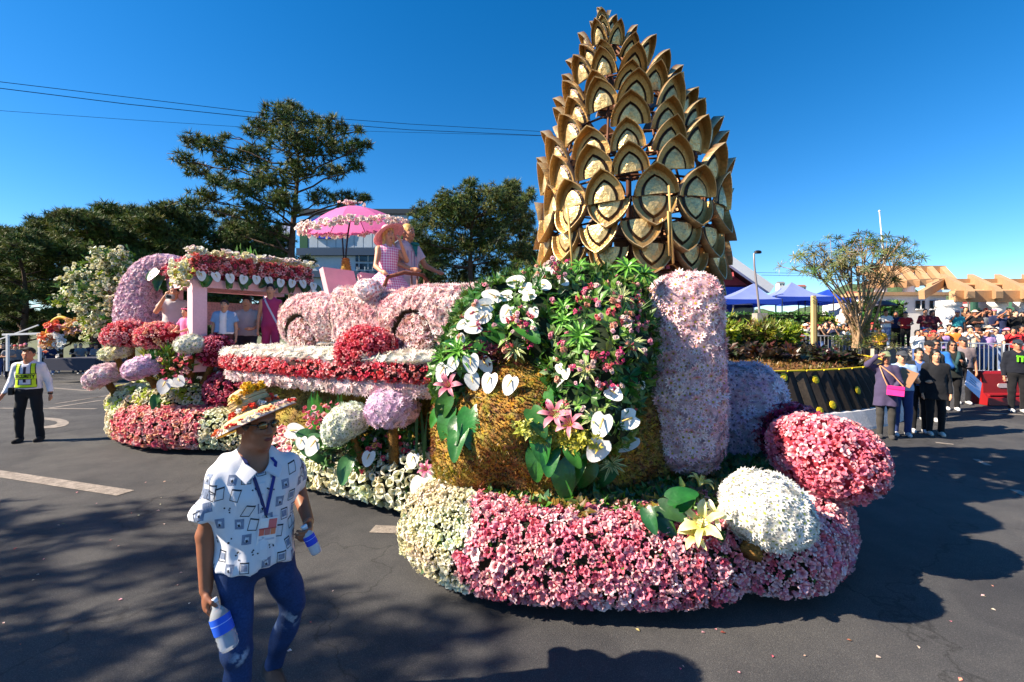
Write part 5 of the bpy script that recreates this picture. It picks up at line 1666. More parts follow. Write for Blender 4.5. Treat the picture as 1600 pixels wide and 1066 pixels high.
for (x, y, c, n) in ((775, 545, srgb(90, 24, 40), 16), (780, 560, srgb(80, 20, 36), 12), (765, 552, srgb(96, 40, 40), 8), (850, 678, srgb(176, 186, 70), 60), (830, 672, srgb(190, 190, 80), 40), (870, 692, srgb(186, 180, 70), 40), (895, 680, srgb(196, 190, 60), 20), (915, 690, srgb(190, 190, 70), 20)):
 P_, N_ = [], []
 for _ in range(n):
  p, N = hit(RN.gauss(x, 14), RN.gauss(y, 9)); toc = (Vector((0, 0, EYE)) - p).normalized()
  P_.append(p + toc * RN.uniform(0.04, 0.12)); N_.append((toc + Vector((0, 0, 0.6))).normalized())
 m = MB(); stamp(m, TP_SPRIGL, np.array([list(q) for q in P_]), frames(np.array([list(q) for q in N_]), NR, 0.4), NR.uniform(0.035, 0.07, n), pal(NR, n, [c]), pal(NR, n, [c]) * 0.6)
 tag(m.build('leaf_spray', M_LEAF, arr), kind='stuff')
# open lilies on the rock
def lily(parent, p, N, size, tip, base, name='lily', spin=0.0):
 m = MB()
 V, F, t = [], [], []
 for k in range(6):
  a = 2 * PI * k / 6 + spin; c, s_ = math.cos(a), math.sin(a); ww = 0.2 if k % 2 else 0.15
  i = len(V)
  for r, z, w_, tt in ((0.05, 0, 0.05, 0), (0.28, 0.42, ww * 0.9, 0.35), (0.62, 0.62, ww, 0.8), (0.88, 0.55, ww * 0.6, 1.0), (1.05, 0.42, 0.015, 1.0)):
   V += [(r * c + w_ * s_, r * s_ - w_ * c, z + 0.03), (r * c, r * s_, z - 0.02), (r * c - w_ * s_, r * s_ + w_ * c, z + 0.03)]
   t += [tt, tt * 0.6, tt]
  for q in range(4):
   j = i + 3 * q
   F += [(j, j + 3, j + 4, j + 1), (j + 1, j + 4, j + 5, j + 2)]
 Rm = frames(np.array([list(Vector(N).normalized())]), NR, 0.02)
 stamp(m, T_(V, F, t), np.array([list(p)]), Rm, [size], np.array([tip]), np.array([base]))
 o = m.build(name, M_PETAL, parent, True)
 st = MB(); R3 = Matrix(Rm[0].tolist()); off = tot_loc(o)
 for k in range(5):
  a = 2 * PI * k / 5; e = Vector(p) + R3 @ Vector((0.2 * math.cos(a), 0.2 * math.sin(a), 0.72)) * size
  st.tube([Vector(p) - off, e - off], 0.014 * size, 4, col=srgb(200, 210, 120)); st.ball(e - off, (0.05 * size, 0.025 * size, 0.025 * size), 6, 4, col=srgb(150, 90, 30))
 so = st.build('stamens', M_PAINT, None, local=True); so.parent = o
 return o
for (x, y, s) in ((868, 650, 30), (892, 664, 28), (702, 605, 26)):
 p, N = hit(x, y); toc = (Vector((0, 0, EYE)) - p).normalized()
 lily(arr, p + toc * 0.06, toc + Vector((-0.3, 0, 0.4)), s * p.y / F_PX * 0.85, srgb(236, 170, 180), srgb(206, 70, 110), 'pink_lily')

# ---------------------------------------------------------------- tall pink slab and its lavender companion
def slab(name, label, c, half, rd, r, tip, base, third, rz, seed, singles=0, z=None):
 f = Field(Vector(c) - Vector((half[0] + .5, half[1] + .5, half[2] + .2)), Vector(c) + Vector((half[0] + .5, half[1] + .5, half[2] + .2)), 0.05)
 f.box(c, half, rd, 0, rot=Matrix.Rotation(rz, 3, 'Z')); f.wob(6, 0.012, seed)
 V, F = f.mesh(); V = relax(V, F, 1)
 t = thing(name, label, 'flower slab', (c[0], c[1], c[2] - half[2]))
 m = MB(); m.add(V, F, tuple(v * .55 for v in tip[2])); m.build('core', M_FOAM, t, True)
 flowers(t, 'blossoms', V, F, r, TP_MUM, tip, base, third, tilt=0.35, size=1.25, keep=camfacing, singles=singles, single_name='daisy', depth=-0.04)
 return t
DAISY = [srgb(253, 238, 234), srgb(250, 222, 222), srgb(245, 200, 206), srgb(254, 247, 243)]
DAISY_B = [srgb(236, 160, 180), srgb(240, 190, 200), srgb(226, 120, 150)]
EYE_G = srgb(176, 160, 60)
slab('flower_slab', 'tall rounded upright slab covered in pale pink daisies right of the moss rock', (1.66, 4.42, 1.6), (0.33, 0.5, 0.9), 0.25, 0.038, DAISY, DAISY_B, EYE_G, -0.3, 5, singles=300)
slab('flower_slab', 'lower lavender pink domed slab half behind the tall pink one', (2.62, 5.2, 0.95), (0.42, 0.5, 0.65), 0.33, 0.05, [srgb(242, 216, 222), srgb(246, 226, 230), srgb(236, 204, 214)], LILAC_B, srgb(140, 110, 120), -0.3, 6)

# ---------------------------------------------------------------- flower mushrooms
def mushroom(label, x, y, Y, w, h, tilt, foot, tip, base, r, tpl, third=None, singles=0, stem=0.05, seed=0, squash=0.66, name='flower_mushroom', size=1.15):
 """Cap centred at photo pixel (x, y), w x h pixels across; foot: pixel of the stem's foot and its depth."""
 c = px(x, y, Y); k = Y / F_PX
 f3 = px(foot[0], foot[1], foot[2])
 ax = Vector((math.sin(tilt), -0.18, math.cos(tilt))).normalized()
 rot = ax.to_track_quat('Z', 'Y').to_matrix()
 rx, rz_ = w * k / 2, h * k / 2
 f = Field(c - Vector((rx, rx, rx)) * 1.25, c + Vector((rx, rx, rx)) * 1.25, max(0.02, rx / 16))
 f.ell(c, (rx * 0.94, rx * 0.94, rz_ * 0.96), 0.0, rot=rot)
 f.plane(c - ax * rz_ * squash, -ax, 0.05)
 f.wob(5 / rx, 0.03 * rx, seed)
 V, F = f.mesh(); V = relax(V, F, 1)
 t = thing(name, label, 'flower mushroom', tuple(f3), group='mushroom shaped flower balls on the float')
 m = MB(); m.add(V, F, tuple(v * 0.5 for v in tip[0]) if tpl is TP_MUM else tuple(v * 0.35 for v in base[0])); cap = m.build('cap', M_FOAM, t, True)
 flowers(t, 'cap_blossoms', V, F, r, tpl, tip, base, third, tilt=0.3, size=size, keep=camfacing, singles=singles, single_name='blossom', depth=-0.04 if tpl is TP_MUM else 0.2)
 a = c - ax * rz_ * 0.5
 q = [f3, f3.lerp(a, 0.4) + Vector((0.03 * (f3.x - a.x), 0, 0)), f3.lerp(a, 0.75), a]
 sv = MB(); sv.tube(q, [stem * 1.25, stem, stem, stem * 1.2], 10, col=MOSS[2]); so = sv.build('stem', M_MOSS, t, True)
 P, N, _ = [None] * 3
 V2 = np.concatenate(sv.V); F2 = np.concatenate([p for p in sv.P if p.shape[1] == 4])
 P, N = cover(V2, F2, 0.022, NR)
 m = MB(); P = P + np.array(tot_loc(t)); stamp(m, TP_TUFT, P, frames(N, NR, 0.5), NR.uniform(0.012, 0.028, len(P)), pal(NR, len(P), MOSS, 0.2), pal(NR, len(P), MOSS_B)); tag(m.build('stem_moss', M_LEAF, t), kind='stuff')
 return t
GREENW = [srgb(236, 240, 228), srgb(226, 234, 222), srgb(244, 244, 238)]
mushroom('pale white tilted flower mushroom beside the lilac one on the middle skirt', 540, 663, 4.95, 80, 58, -0.55, (566, 722, 5.0), GREENW, WHITE_B, 0.03, TP_MUM, srgb(120, 150, 70), 60, 0.035, 1, size=1.25)
mushroom('big lilac flower mushroom with a thick moss stem on the middle skirt', 614, 638, 4.8, 86, 62, 0.05, (616, 730, 4.9), LILAC, LILAC_B, 0.032, TP_MUM, srgb(200, 160, 190), 120, 0.05, 2, size=1.25)
mushroom('large coral red flower mushroom on a thin stem before the car ring', 573, 546, 5.1, 94, 66, 0.05, (579, 640, 5.15), RED, RED_B, 0.036, TP_ALS, None, 100, 0.03, 3, size=1.2)
mushroom('coral red flower mushroom standing leftmost in the rear cluster', 201, 524, 8.3, 66, 42, -0.08, (206, 578, 8.35), PINK + RED[:1], RED_B, 0.045, TP_ALS, None, 0, 0.06, 4)
mushroom('salmon flower mushroom left of the pink pavilion post', 251, 525, 8.1, 64, 38, 0.05, (255, 590, 8.1), CORAL, RED_B, 0.045, TP_ALS, None, 0, 0.06, 5)
mushroom('white green flower mushroom right in front of the pavilion post', 300, 538, 7.7, 50, 30, 0.1, (297, 592, 7.75), GREENW, WHITE_B, 0.042, TP_MUM, srgb(120, 150, 70), 0, 0.05, 6)
mushroom('crimson round flower mushroom right of the pavilion post', 338, 549, 7.9, 52, 50, 0.35, (318, 600, 7.9), CRIM, [srgb(150, 30, 56)], 0.045, TP_ALS, None, 0, 0.05, 7)
mushroom('small cream flat flower mushroom under the leftmost coral one', 181, 551, 8.1, 42, 24, -0.1, (192, 582, 8.15), CREAM, CREAM_B, 0.045, TP_MUM, srgb(190, 170, 90), 0, 0.045, 8)
mushroom('lilac flower mushroom leaning left above the cream mound', 225, 575, 7.7, 58, 38, -0.3, (244, 605, 7.75), LILAC, LILAC_B, 0.042, TP_MUM, srgb(200, 160, 190), 0, 0.05, 9)
mushroom('pale pink tilted flower mushroom at the far rear tip of the float', 162, 588, 8.2, 54, 36, -0.45, (184, 622, 8.3), BLUSH, LILAC_B, 0.045, TP_MUM, srgb(200, 160, 170), 0, 0.055, 10)
mushroom('dense white chrysanthemum ball on a short moss stem at the front right', 1198, 796, 3.2, 140, 112, 0.3, (1172, 868, 3.1), WHITE, [srgb(236, 236, 220)], 0.03, TP_MUM, srgb(170, 180, 90), 300, 0.06, 11, size=1.3, squash=.95)
mushroom('large coral pink flower ball at the front right edge of the float', 1287, 712, 3.85, 160, 116, 0.2, (1262, 792, 3.9), RED[:2] + PINK, [srgb(214, 70, 88), srgb(226, 96, 104)], 0.036, TP_ALS, None, 250, 0.06, 12, size=1.35, squash=.9)
mushroom('dark magenta flower ball tucked behind the large coral pink one', 1232, 676, 4.7, 98, 82, -0.2, (1236, 745, 4.7), CRIM, [srgb(130, 30, 60)], 0.045, TP_ALS, None, 60, 0.06, 13)

# ---------------------------------------------------------------- small plantings on the skirts
pl = thing('flower_planting', 'yellow lilies with dark glossy leaves tucked beside the white chrysanthemum ball', 'flowers', tuple(px(1090, 830, 3.4)))
for (x, y, s, tip, base) in ((1100, 822, 36, srgb(248, 244, 190), srgb(216, 206, 70)), (1090, 836, 28, srgb(246, 236, 180), srgb(206, 196, 60)), (1120, 808, 24, srgb(250, 248, 220), srgb(220, 210, 110))):
 p = px(x, y, 3.08); toc = (Vector((0, 0, EYE)) - p).normalized()
 lily(pl, p, toc + Vector((-0.35, 0, 0.5)), s * 3.08 / F_PX, tip, base, 'yellow_lily', RN.random())
lily(pl, px(1092, 760, 3.55), Vector((0.3, -0.2, 1)), 0.11, srgb(236, 232, 150), srgb(190, 190, 70), 'yellow_lily')
m = MB(); m.tube([px(1068, 770, 3.5), px(1066, 758, 3.5), px(1062, 745, 3.5)], [0.012, 0.024, 0.006], 7, col=srgb(180, 196, 90)); m.build('lily_bud', M_PAINT, pl, True)
for (x, y, w, sp) in ((1042, 838, 44, 3.6), (1098, 868, 78, 3.9), (1080, 860, 44, 2.6), (1135, 850, 66, 3.3), (1140, 868, 44, 3.9), (1030, 790, 60, 1.8), (1020, 800, 60, 2.2), (1050, 810, 50, 4.4), (1045, 780, 60, 1.0), (1010, 795, 50, 2.6), (1060, 795, 50, 0.6), (1125, 830, 54, 3.6)):
 p = px(x, y, RN.uniform(3.08, 3.3)); toc = (Vector((0, 0, EYE)) - p).normalized()
 big_leaf(pl, p, (toc + Vector((-0.4, 0, 0.5)) + Vector((RN.gauss(0, .2), 0, RN.gauss(0, .2)))).normalized(), -sp, w * p.y / F_PX * .75, tuple(v * RN.uniform(0.6, 1.2) for v in srgb(48, 100, 42)))
for (x, y, w) in ((1040, 790, 50), (1070, 812, 44), (1015, 812, 40)):
 p = px(x, y, 3.5); m = MB(); stamp(m, TP_ROSETTE, np.array([list(p)]), frames(np.array([[-0.2, -0.5, 0.8]]), NR, 0.1), [w * 3.5 / F_PX], np.array([srgb(70, 120, 50)]), np.array([srgb(40, 80, 30)])); m.build('spiky_rosette', M_LEAF, pl)
pl = thing('flower_planting', 'strap leaves and dark low flowers under the three coloured car ring', 'flowers', tuple(px(560, 700, 5.3)))
def strap(parent, x, y, top, Y, w, lean, col):
 a, b = px(x, y, Y), px(x + lean, top, Y)
 m = MB(); mid = a.lerp(b, 0.55) + Vector((-0.02 * lean / 10, 0, 0.03)); W_ = Vector((w, 0, 0))
 m.add([a - W_ * .6, a + W_ * .6, mid - W_, mid + W_, b], [(0, 1, 3, 2), (2, 3, 4)], col); m.build('strap_leaf', M_LEAF, parent)
for k in range(30):
 x = RN.uniform(478, 535); strap(pl, x, RN.uniform(655, 680), RN.uniform(606, 640), 5.45 + RN.uniform(-.15, .15), 0.022, RN.uniform(-8, 10), tuple(v * RN.uniform(.6, 1.3) for v in srgb(96, 160, 60)))
for k in range(16):
 x = RN.uniform(640, 700); strap(pl, x, RN.uniform(720, 760), RN.uniform(590, 690), 4.9 + RN.uniform(-.15, .15), 0.016, RN.uniform(-14, 10), tuple(v * RN.uniform(.5, 1.1) for v in srgb(60, 104, 50)))
for k in range(8):
 x = RN.uniform(585, 680); strap(pl, x, 660, RN.uniform(588, 606), 5.3, 0.014, RN.uniform(-14, 22), srgb(110, 150, 70))
P = np.array([px(RN.uniform(500, 690), RN.uniform(655, 730), RN.uniform(4.95, 5.3)) for _ in range(420)])
m = MB(); n = len(P); stamp(m, TP_SPRIGL, P, frames(np.tile([-0.1, -0.6, 0.7], (n, 1)), NR, 0.6), NR.uniform(0.05, 0.11, n), pal(NR, n, GREEN + [srgb(60, 40, 30)], 0.25), pal(NR, n, GREEN_B)); tag(m.build('low_leaves', M_LEAF, pl), kind='stuff')
P = np.array([px(RN.gauss(505, 14), RN.gauss(650, 12), RN.uniform(5.0, 5.3)) for _ in range(40)] + [px(RN.uniform(560, 680), RN.uniform(680, 735), 4.95) for _ in range(40)])
m = MB(); n = len(P); stamp(m, TP_TRUMPET_SMALL, P, frames(np.tile([-0.1, -0.6, 0.7], (n, 1)), NR, 0.6), NR.uniform(0.025, 0.045, n), pal(NR, n, PINK + CRIM + [srgb(190, 150, 80)], 0.25), pal(NR, n, PINK_B)); tag(m.build('small_flowers', M_PETAL, pl), kind='stuff')
pl = thing('flower_planting', 'white anthuriums with ribbed green leaves at the left end of the middle skirt', 'flowers', tuple(px(470, 690, 5.3)))
for (x, y, w, sp, Y) in ((471, 691, 20, 3.0, 5.15), (490, 695, 30, 3.4, 5.1), (460, 674, 30, 1.8, 5.3), (576, 715, 24, 3.2, 4.85), (645, 718, 24, 3.1, 4.75), (660, 762, 44, 3.0, 4.3), (672, 752, 34, 3.6, 4.3)):
 p = px(x, y, Y); toc = (Vector((0, 0, EYE)) - p).normalized()
 anthurium(pl, p, (toc + Vector((-0.3, 0, 0.4))).normalized(), -sp, w * Y / F_PX, 0)
for (x, y, w, sp, Y) in ((480, 690, 60, 2.2, 5.2), (466, 685, 50, 1.6, 5.25), (545, 716, 40, 3.3, 4.9), (690, 772, 50, 3.2, 4.2), (700, 760, 50, 4.0, 4.2), (668, 775, 40, 2.8, 4.2)):
 p = px(x, y, Y); toc = (Vector((0, 0, EYE)) - p).normalized()
 big_leaf(pl, p, (toc + Vector((-0.3, 0, 0.5))).normalized(), -sp, w * Y / F_PX, srgb(66, 112, 64))
lily(pl, px(668, 735, 4.4), Vector((-0.3, -0.7, 0.5)), 0.09, srgb(206, 130, 160), srgb(170, 60, 100), 'pink_lily')
pl = thing('flower_planting', 'white anthuriums and green leaves among the rear flower mushrooms', 'flowers', tuple(px(265, 600, 7.5)))
for (x, y, w, sp) in ((257, 602, 24, 3.2), (280, 595, 18, 2.6), (275, 600, 14, 2.0)):
 p = px(x, y, 7.45); toc = (Vector((0, 0, EYE)) - p).normalized(); anthurium(pl, p, (toc + Vector((-0.3, 0, 0.4))).normalized(), -sp, w * 7.45 / F_PX, 0)
for (x, y, w, sp) in ((245, 618, 30, 3.3), (240, 622, 26, 2.6), (250, 625, 24, 3.8)):
 p = px(x, y, 7.5); toc = (Vector((0, 0, EYE)) - p).normalized(); big_leaf(pl, p, (toc + Vector((-0.3, 0, 0.5))).normalized(), -sp, w * 7.5 / F_PX * .7, srgb(70, 120, 50))
P = np.array([px(RN.uniform(225, 305), RN.uniform(545, 600), RN.uniform(7.6, 8.1)) for _ in range(160)])
m = MB(); n = len(P); stamp(m, TP_TUFT, P, frames(np.tile([0, -0.2, 1.0], (n, 1)), NR, 0.4), NR.uniform(0.1, 0.22, n), pal(NR, n, GREEN + GRN_Y, 0.2), pal(NR, n, GREEN_B)); tag(m.build('green_spikes', M_LEAF, pl), kind='stuff')
P = np.array([px(RN.uniform(250, 300), RN.uniform(560, 600), RN.uniform(7.5, 7.9)) for _ in range(50)])
m = MB(); n = len(P); stamp(m, TP_TRUMPET_SMALL, P, frames(np.tile([0, -0.5, 1.0], (n, 1)), NR, 0.4), NR.uniform(0.04, 0.06, n), pal(NR, n, SPINK, 0.2), pal(NR, n, PINK_B)); tag(m.build('small_flowers', M_PETAL, pl), kind='stuff')

# ================================================================ FLOWER CAR ON THE RING
CARROT = Matrix((AX, -SD, Vector((0, 0, 1)))).transposed()      # car x forward, y to its left, z up
def cw(x, y, z): return FC + CARROT @ Vector((x, y, z)) + AX * 0.62 + Vector((0, 0, 1.76))
cf = Field((-2.3, -1.1, -0.1), (2.6, 1.1, 1.1), 0.04)
cf.box((0.1, 0, 0.42), (1.9, 0.68, 0.31), 0.24, 0.0)
cf.ell((-1.35, 0, 0.40), (0.72, 0.72, 0.40), 0.15)
cf.ell((-0.75, 0, 0.45), (0.75, 0.74, 0.33), 0.2)
cf.ell((1.2, 0, 0.46), (1.15, 0.6, 0.31), 0.15)
cf.ell((1.95, 0, 0.36), (0.55, 0.5, 0.26), 0.15)
for sy in (-1, 1):
 cf.ell((-1.2, sy * 0.62, 0.36), (0.62, 0.2, 0.40), 0.1)
 cf.ell((1.08, sy * 0.6, 0.36), (0.85, 0.22, 0.38), 0.12)
 cf.ell((1.95, sy * 0.55, 0.62), (0.14, 0.11, 0.11), 0.04)
 cf.box((-0.05, sy * 0.66, 0.43), (0.42, 0.1, 0.37), 0.07, 0.02)
cf.ell((-0.12, 0, 0.95), (0.62, 0.5, 0.33), 0.06, 's')
for x in (-1.18, 1.02):
 cf.cap((x, -1.2, 0.14), (x, -0.42, 0.14), 0.31, None, 0.03, 's'); cf.cap((x, 0.42, 0.14), (x, 1.2, 0.14), 0.31, None, 0.03, 's')
cf.plane((0, 0, 0.1), (0, 0, -1), 0.04)
V, F = cf.mesh(); V = relax(V, F, 2)
CM = np.array([list(r) for r in CARROT], dtype=np.float32); CT = np.array(cw(0, 0, 0), dtype=np.float32)
V = (V @ CM.T + CT).astype(np.float32)
car = thing('flower_car', 'pink convertible car shape covered in small pink and white blossoms on the ring', 'car', tuple(cw(0, 0, 0)))
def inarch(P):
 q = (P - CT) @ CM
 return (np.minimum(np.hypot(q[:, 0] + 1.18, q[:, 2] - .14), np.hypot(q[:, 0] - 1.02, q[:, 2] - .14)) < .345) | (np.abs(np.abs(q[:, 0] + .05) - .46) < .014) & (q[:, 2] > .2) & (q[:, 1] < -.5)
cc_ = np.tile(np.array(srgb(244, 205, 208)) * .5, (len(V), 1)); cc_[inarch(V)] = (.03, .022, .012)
m = MB(); m.add(V, F, cc_); m.build('body', M_FOAM, car, True)
flowers(car, 'body_blossoms', V, F, 0.034, TP_MUM, [srgb(250, 234, 230), srgb(246, 210, 212), srgb(238, 184, 192), srgb(252, 244, 236), srgb(244, 220, 210)], BLUSH_B, srgb(150, 70, 80), tilt=0.45, size=1.25, keep=lambda P, N: camfacing(P, N) & ~inarch(P), depth=-0.03)
for x in (-1.18, 1.02):
 for sy in (-1, 1):
  w = MB(); c = cw(x, sy * 0.7, 0.16); rot = (CARROT @ Vector((0, 1, 0))).to_track_quat('Z', 'Y').to_matrix()
  w.lathe([(0.0, -0.09), (0.2, -0.09), (0.255, -0.05), (0.265, 0.0), (0.255, 0.05), (0.2, 0.09), (0.0, 0.09)], 20, c, rot, col=srgb(120, 80, 70))
  Vw, Fw = np.concatenate(w.V), np.concatenate([p for p in w.P])
  wo = w.build('wheel', M_FOAM, car, True)
  if sy < 0:
   P, N = cover(Vw, Fw, 0.036, NR); d = P - np.array(c); N = np.where((N * d).sum(1)[:, None] < 0, -N, N)
   mm = MB(); n = len(P); stamp(mm, TP_MUM, P, frames(N, NR, 0.35), NR.uniform(0.036, 0.046, n), pal(NR, n, DAISY), pal(NR, n, BLUSH_B), srgb(150, 70, 80)); tag(mm.build('wheel_blossoms', M_PETAL, wo), kind='stuff')
for sy in (-0.32, 0.32):
 m = MB(); c = cw(-0.85, sy, 0.88); m.box(c, (0.09, 0.52, 0.5), CARROT @ Matrix.Rotation(-0.35, 3, 'Y')); m.build('seat_back', mat("seat_pink", srgb(222, 170, 176), 0.8, noise=(5, 0.1), bump=(60, 0.3, 0.005)), car)
m = MB(); m.ball(cw(0.25, -0.74, 0.74), (0.17, 0.12, 0.13), 12, 8)
Vm, Fm = np.concatenate(m.V), np.concatenate([p for p in m.P if p.shape[1] == 4]); mo = m.build('side_mirror', M_FOAM, car, True)
P, N = cover(Vm, Fm, 0.032, NR); N = P - np.array(cw(0.25, -0.74, 0.74)); N /= np.linalg.norm(N, axis=1)[:, None]
mm = MB(); n = len(P); stamp(mm, TP_MUM, P, frames(N, NR, 0.3), NR.uniform(0.03, 0.04, n), pal(NR, n, DAISY + BLUSH), pal(NR, n, BLUSH_B), srgb(150, 70, 80)); tag(mm.build('mirror_blossoms', M_PETAL, mo), kind='stuff')

# rattan hand rail the couple holds
rl = thing('rattan_rail', 'curved brown rattan hand rail in front of the couple in the car', 'rail', tuple(px(635, 475, 6.3)))
m = MB()
m.tube([px(600, 480, 6.15), px(599, 450, 6.15), px(606, 433, 6.15), px(632, 426, 6.2), px(660, 430, 6.35), px(672, 445, 6.45), px(674, 480, 6.5)], 0.028, 7, col=srgb(120, 74, 60))
m.build('hand_rail', M_BARK, rl, True)
m = MB()
for x, Y in ((643, 6.25), (652, 6.3), (663, 6.4)): m.tube([px(x, 428, Y), px(x + 1, 480, Y)], 0.014, 6, col=srgb(130, 90, 80))
m.build('upright', M_BARK, rl, True)

# ---------------------------------------------------------------- parasol behind the couple
UY = 7.1
um = thing('parasol', 'pink parasol edged with white flowers on a moss wrapped post above the car', 'umbrella', tuple(px(541, 462, UY)))
ua, uc = px(549, 322, UY), px(556, 356, UY)
axu = Vector((-0.10, -0.12, 1)).normalized(); rot = axu.to_track_quat('Z', 'Y').to_matrix()
RAD, HH = 0.78, 0.34
cen = ua - axu * HH
n = 8
tops = []
V = []
for ring in range(7):
 v = ring / 6
 for k in range(n * 4):
  a = 2 * PI * k / (n * 4); q = abs(((k % 4) / 4) - 0.5) * 2
  rr_ = RAD * v * (1 - 0.035 * (1 - q ** 2) * v)
  z = HH * (1 - v ** 1.7) - 0.02 * (1 - q ** 2) * v
  V.append(cen + rot @ Vector((rr_ * math.cos(a), rr_ * math.sin(a), z)))
F = []
nn = n * 4
for i in range(6):
 for k in range(nn): F.append((i * nn + k, (i + 1) * nn + k, (i + 1) * nn + (k + 1) % nn, i * nn + (k + 1) % nn))
m = MB(); m.add(V, F); m.build('canopy', mat("parasol_pink", srgb(236, 130, 190), 0.6, noise=(2, 0.05), transl=0.4), um)
m = MB()
for k in range(n):
 pts = [V[i * nn + k * 4] - axu * 0.008 for i in range(7)]
 m.tube(pts, 0.006, 4)
m.build('rib', mat("black_metal", (0.012, 0.012, 0.014), 0.4, metal=0.3), um)
P, N = [], []
for k in range(300):
 a = 2 * PI * k / 300; rr_ = RAD * NR.uniform(0.9, 1.03); P.append(cen + rot @ Vector((rr_ * math.cos(a), rr_ * math.sin(a), NR.uniform(-0.05, 0.05)))); N.append(rot @ Vector((math.cos(a), math.sin(a), 0.5)))
for k in range(26): P.append(ua + Vector((NR.normal() * 0.06, NR.normal() * 0.06, 0.02))); N.append(Vector((0, 0, 1)))
P, N = np.array([list(p) for p in P]), np.array([list(p) for p in N])
m = MB(); stamp(m, TP_TRUMPET, P, frames(N, NR, 0.6), NR.uniform(0.03, 0.052, len(P)), pal(NR, len(P), [srgb(246, 234, 224), srgb(244, 220, 214)]), pal(NR, len(P), [srgb(220, 190, 170)])); tag(m.build('edge_flowers', M_PETAL, um), kind='stuff')
m = MB(); m.tube([px(540, 405, UY), px(543, 370, UY), cen + axu * 0.3], 0.014, 6); m.tube([px(537, 405, UY), px(535, 372, UY)], 0.012, 6); m.build('rod', MATS["black_metal"], um)
m = MB(); pp = [px(541, 466, UY), px(538, 440, UY), px(541, 420, UY), px(540, 404, UY)]
m.tube(pp, [0.085, 0.07, 0.075, 0.05], 10, col=MOSS[1]); Vm, Fm = np.concatenate(m.V), np.concatenate([p for p in m.P if p.shape[1] == 4]); m.build('moss_post', M_MOSS, um, True)
P, N = cover(Vm, Fm, 0.03, NR); m = MB(); stamp(m, TP_TUFT, P, frames(N, NR, 0.5), NR.uniform(0.02, 0.04, len(P)), pal(NR, len(P), MOSS[:2] + MOSS[4:]), pal(NR, len(P), MOSS_B)); tag(m.build('post_moss', M_LEAF, um), kind='stuff')

# ================================================================ PAVILION AT THE REAR
pv = thing('pavilion', 'pink post pavilion with a flowered roof edge and a row of white anthuriums', 'pavilion', (-5.0, 8.3, 1.28))
M_PINKP = mat("pink_paint", srgb(240, 192, 200), 0.6, noise=(2, 0.06), noise2=(30, 0.05))
A0, A1 = px(300, 437, 7.75), px(487, 450, 9.5)
zr_ = A0.z
A1.z = zr_
dv = (A1 - A0).normalized(); back = Vector((-dv.y, dv.x, 0))
m = MB(); b0 = A0 + dv * 0.1 + back * 0.06
for q in (0.1,):
 p_ = Vector((b0.x, b0.y, 1.3)); m.box((b0.x, b0.y, (1.3 + zr_) / 2), (0.22, 0.22, zr_ - 1.3), Matrix.Rotation(math.atan2(dv.y, dv.x), 3, 'Z'))
m.build('post', M_PINKP, pv)
for (d, e) in ((2.05, 0.06), (0.1, 1.05), (2.05, 1.5)):
 p_ = A0 + dv * d + back * e
 m = MB(); m.box((p_.x, p_.y, (1.3 + zr_) / 2), (0.18, 0.18, zr_ - 1.3), Matrix.Rotation(math.atan2(dv.y, dv.x), 3, 'Z')); m.build('post', M_PINKP, pv)
m = MB(); m.bar(A0 + back * 0.06 - Vector((0, 0, 0.05)), A1 + back * 0.06 - Vector((0, 0, 0.05)), 0.14, 0.14); m.build('front_beam', M_PINKP, pv)
m = MB(); m.bar(A0 + dv * 0.1 - Vector((0, 0, 0.02)), A0 + dv * 0.1 + back * 1.3 - Vector((0, 0, 0.02)), 0.16, 0.16); m.build('side_beam', M_PINKP, pv)
m = MB(); m.bar(A0 + back * 1.2, A1 + back * 1.2, 0.2); m.build('rear_beam', M_PINKP, pv)
m = MB(); fr_p = Matrix((dv, back, Vector((0, 0, 1)))).transposed().to_4x4(); fr_p.translation = A0
L_ = (A1 - A0).length
m.prism([(0, 0.1), (L_, 0.1), (L_, 1.4), (0, 1.4)], 0.0, 0.1, fr_p); m.build('ceiling', mat("ceiling_pink", srgb(214, 160, 160), 0.85, noise=(30, 0.25)), pv)
m = MB(); m.prism([(0.3, 1.1), (2.0, 1.1), (2.0, 1.2), (0.3, 1.2)], -0.75, -0.3, fr_p); m.build('back_board', MATS["ceiling_pink"], pv)
rfV = Field((-0.3, -0.4, -0.2), (L_ + 0.3, 1.8, 0.6), 0.05)
rfV.box((L_ / 2, 0.2, 0.28), (L_ / 2, 0.3, 0.17), 0.12); rfV.box((L_ / 2, 0.9, 0.26), (L_ / 2, 0.6, 0.13), 0.1, 0.05)
V, F = rfV.mesh(); Mx = np.array([list(r) for r in fr_p]); V = (V @ Mx[:3, :3].T + Mx[:3, 3]).astype(np.float32)
m = MB(); m.add(V, F, (0.12, 0.05, 0.04)); m.build('roof', M_FOAM, pv, True)
flowers(pv, 'roof_blossoms', V, F, 0.045, TP_ALS, PINK + CRIM[:2] + [srgb(230, 130, 120)], RED_B, tilt=0.4, size=1.2, keep=camfacing, depth=0.2, zones=None)
P = np.array([list(A0 + dv * RN.uniform(-0.1, L_) - back * RN.uniform(0.05, 0.2) + Vector((0, 0, RN.uniform(0.42, 0.5)))) for _ in range(140)])
m = MB(); n = len(P); stamp(m, TP_TRUMPET_SMALL, P, frames(np.tile([0, -0.3, 1.0], (n, 1)), NR, 0.5), NR.uniform(0.05, 0.08, n), pal(NR, n, CREAM + BLUSH), pal(NR, n, CREAM_B)); tag(m.build('cream_blossoms', M_PETAL, pv), kind='stuff')
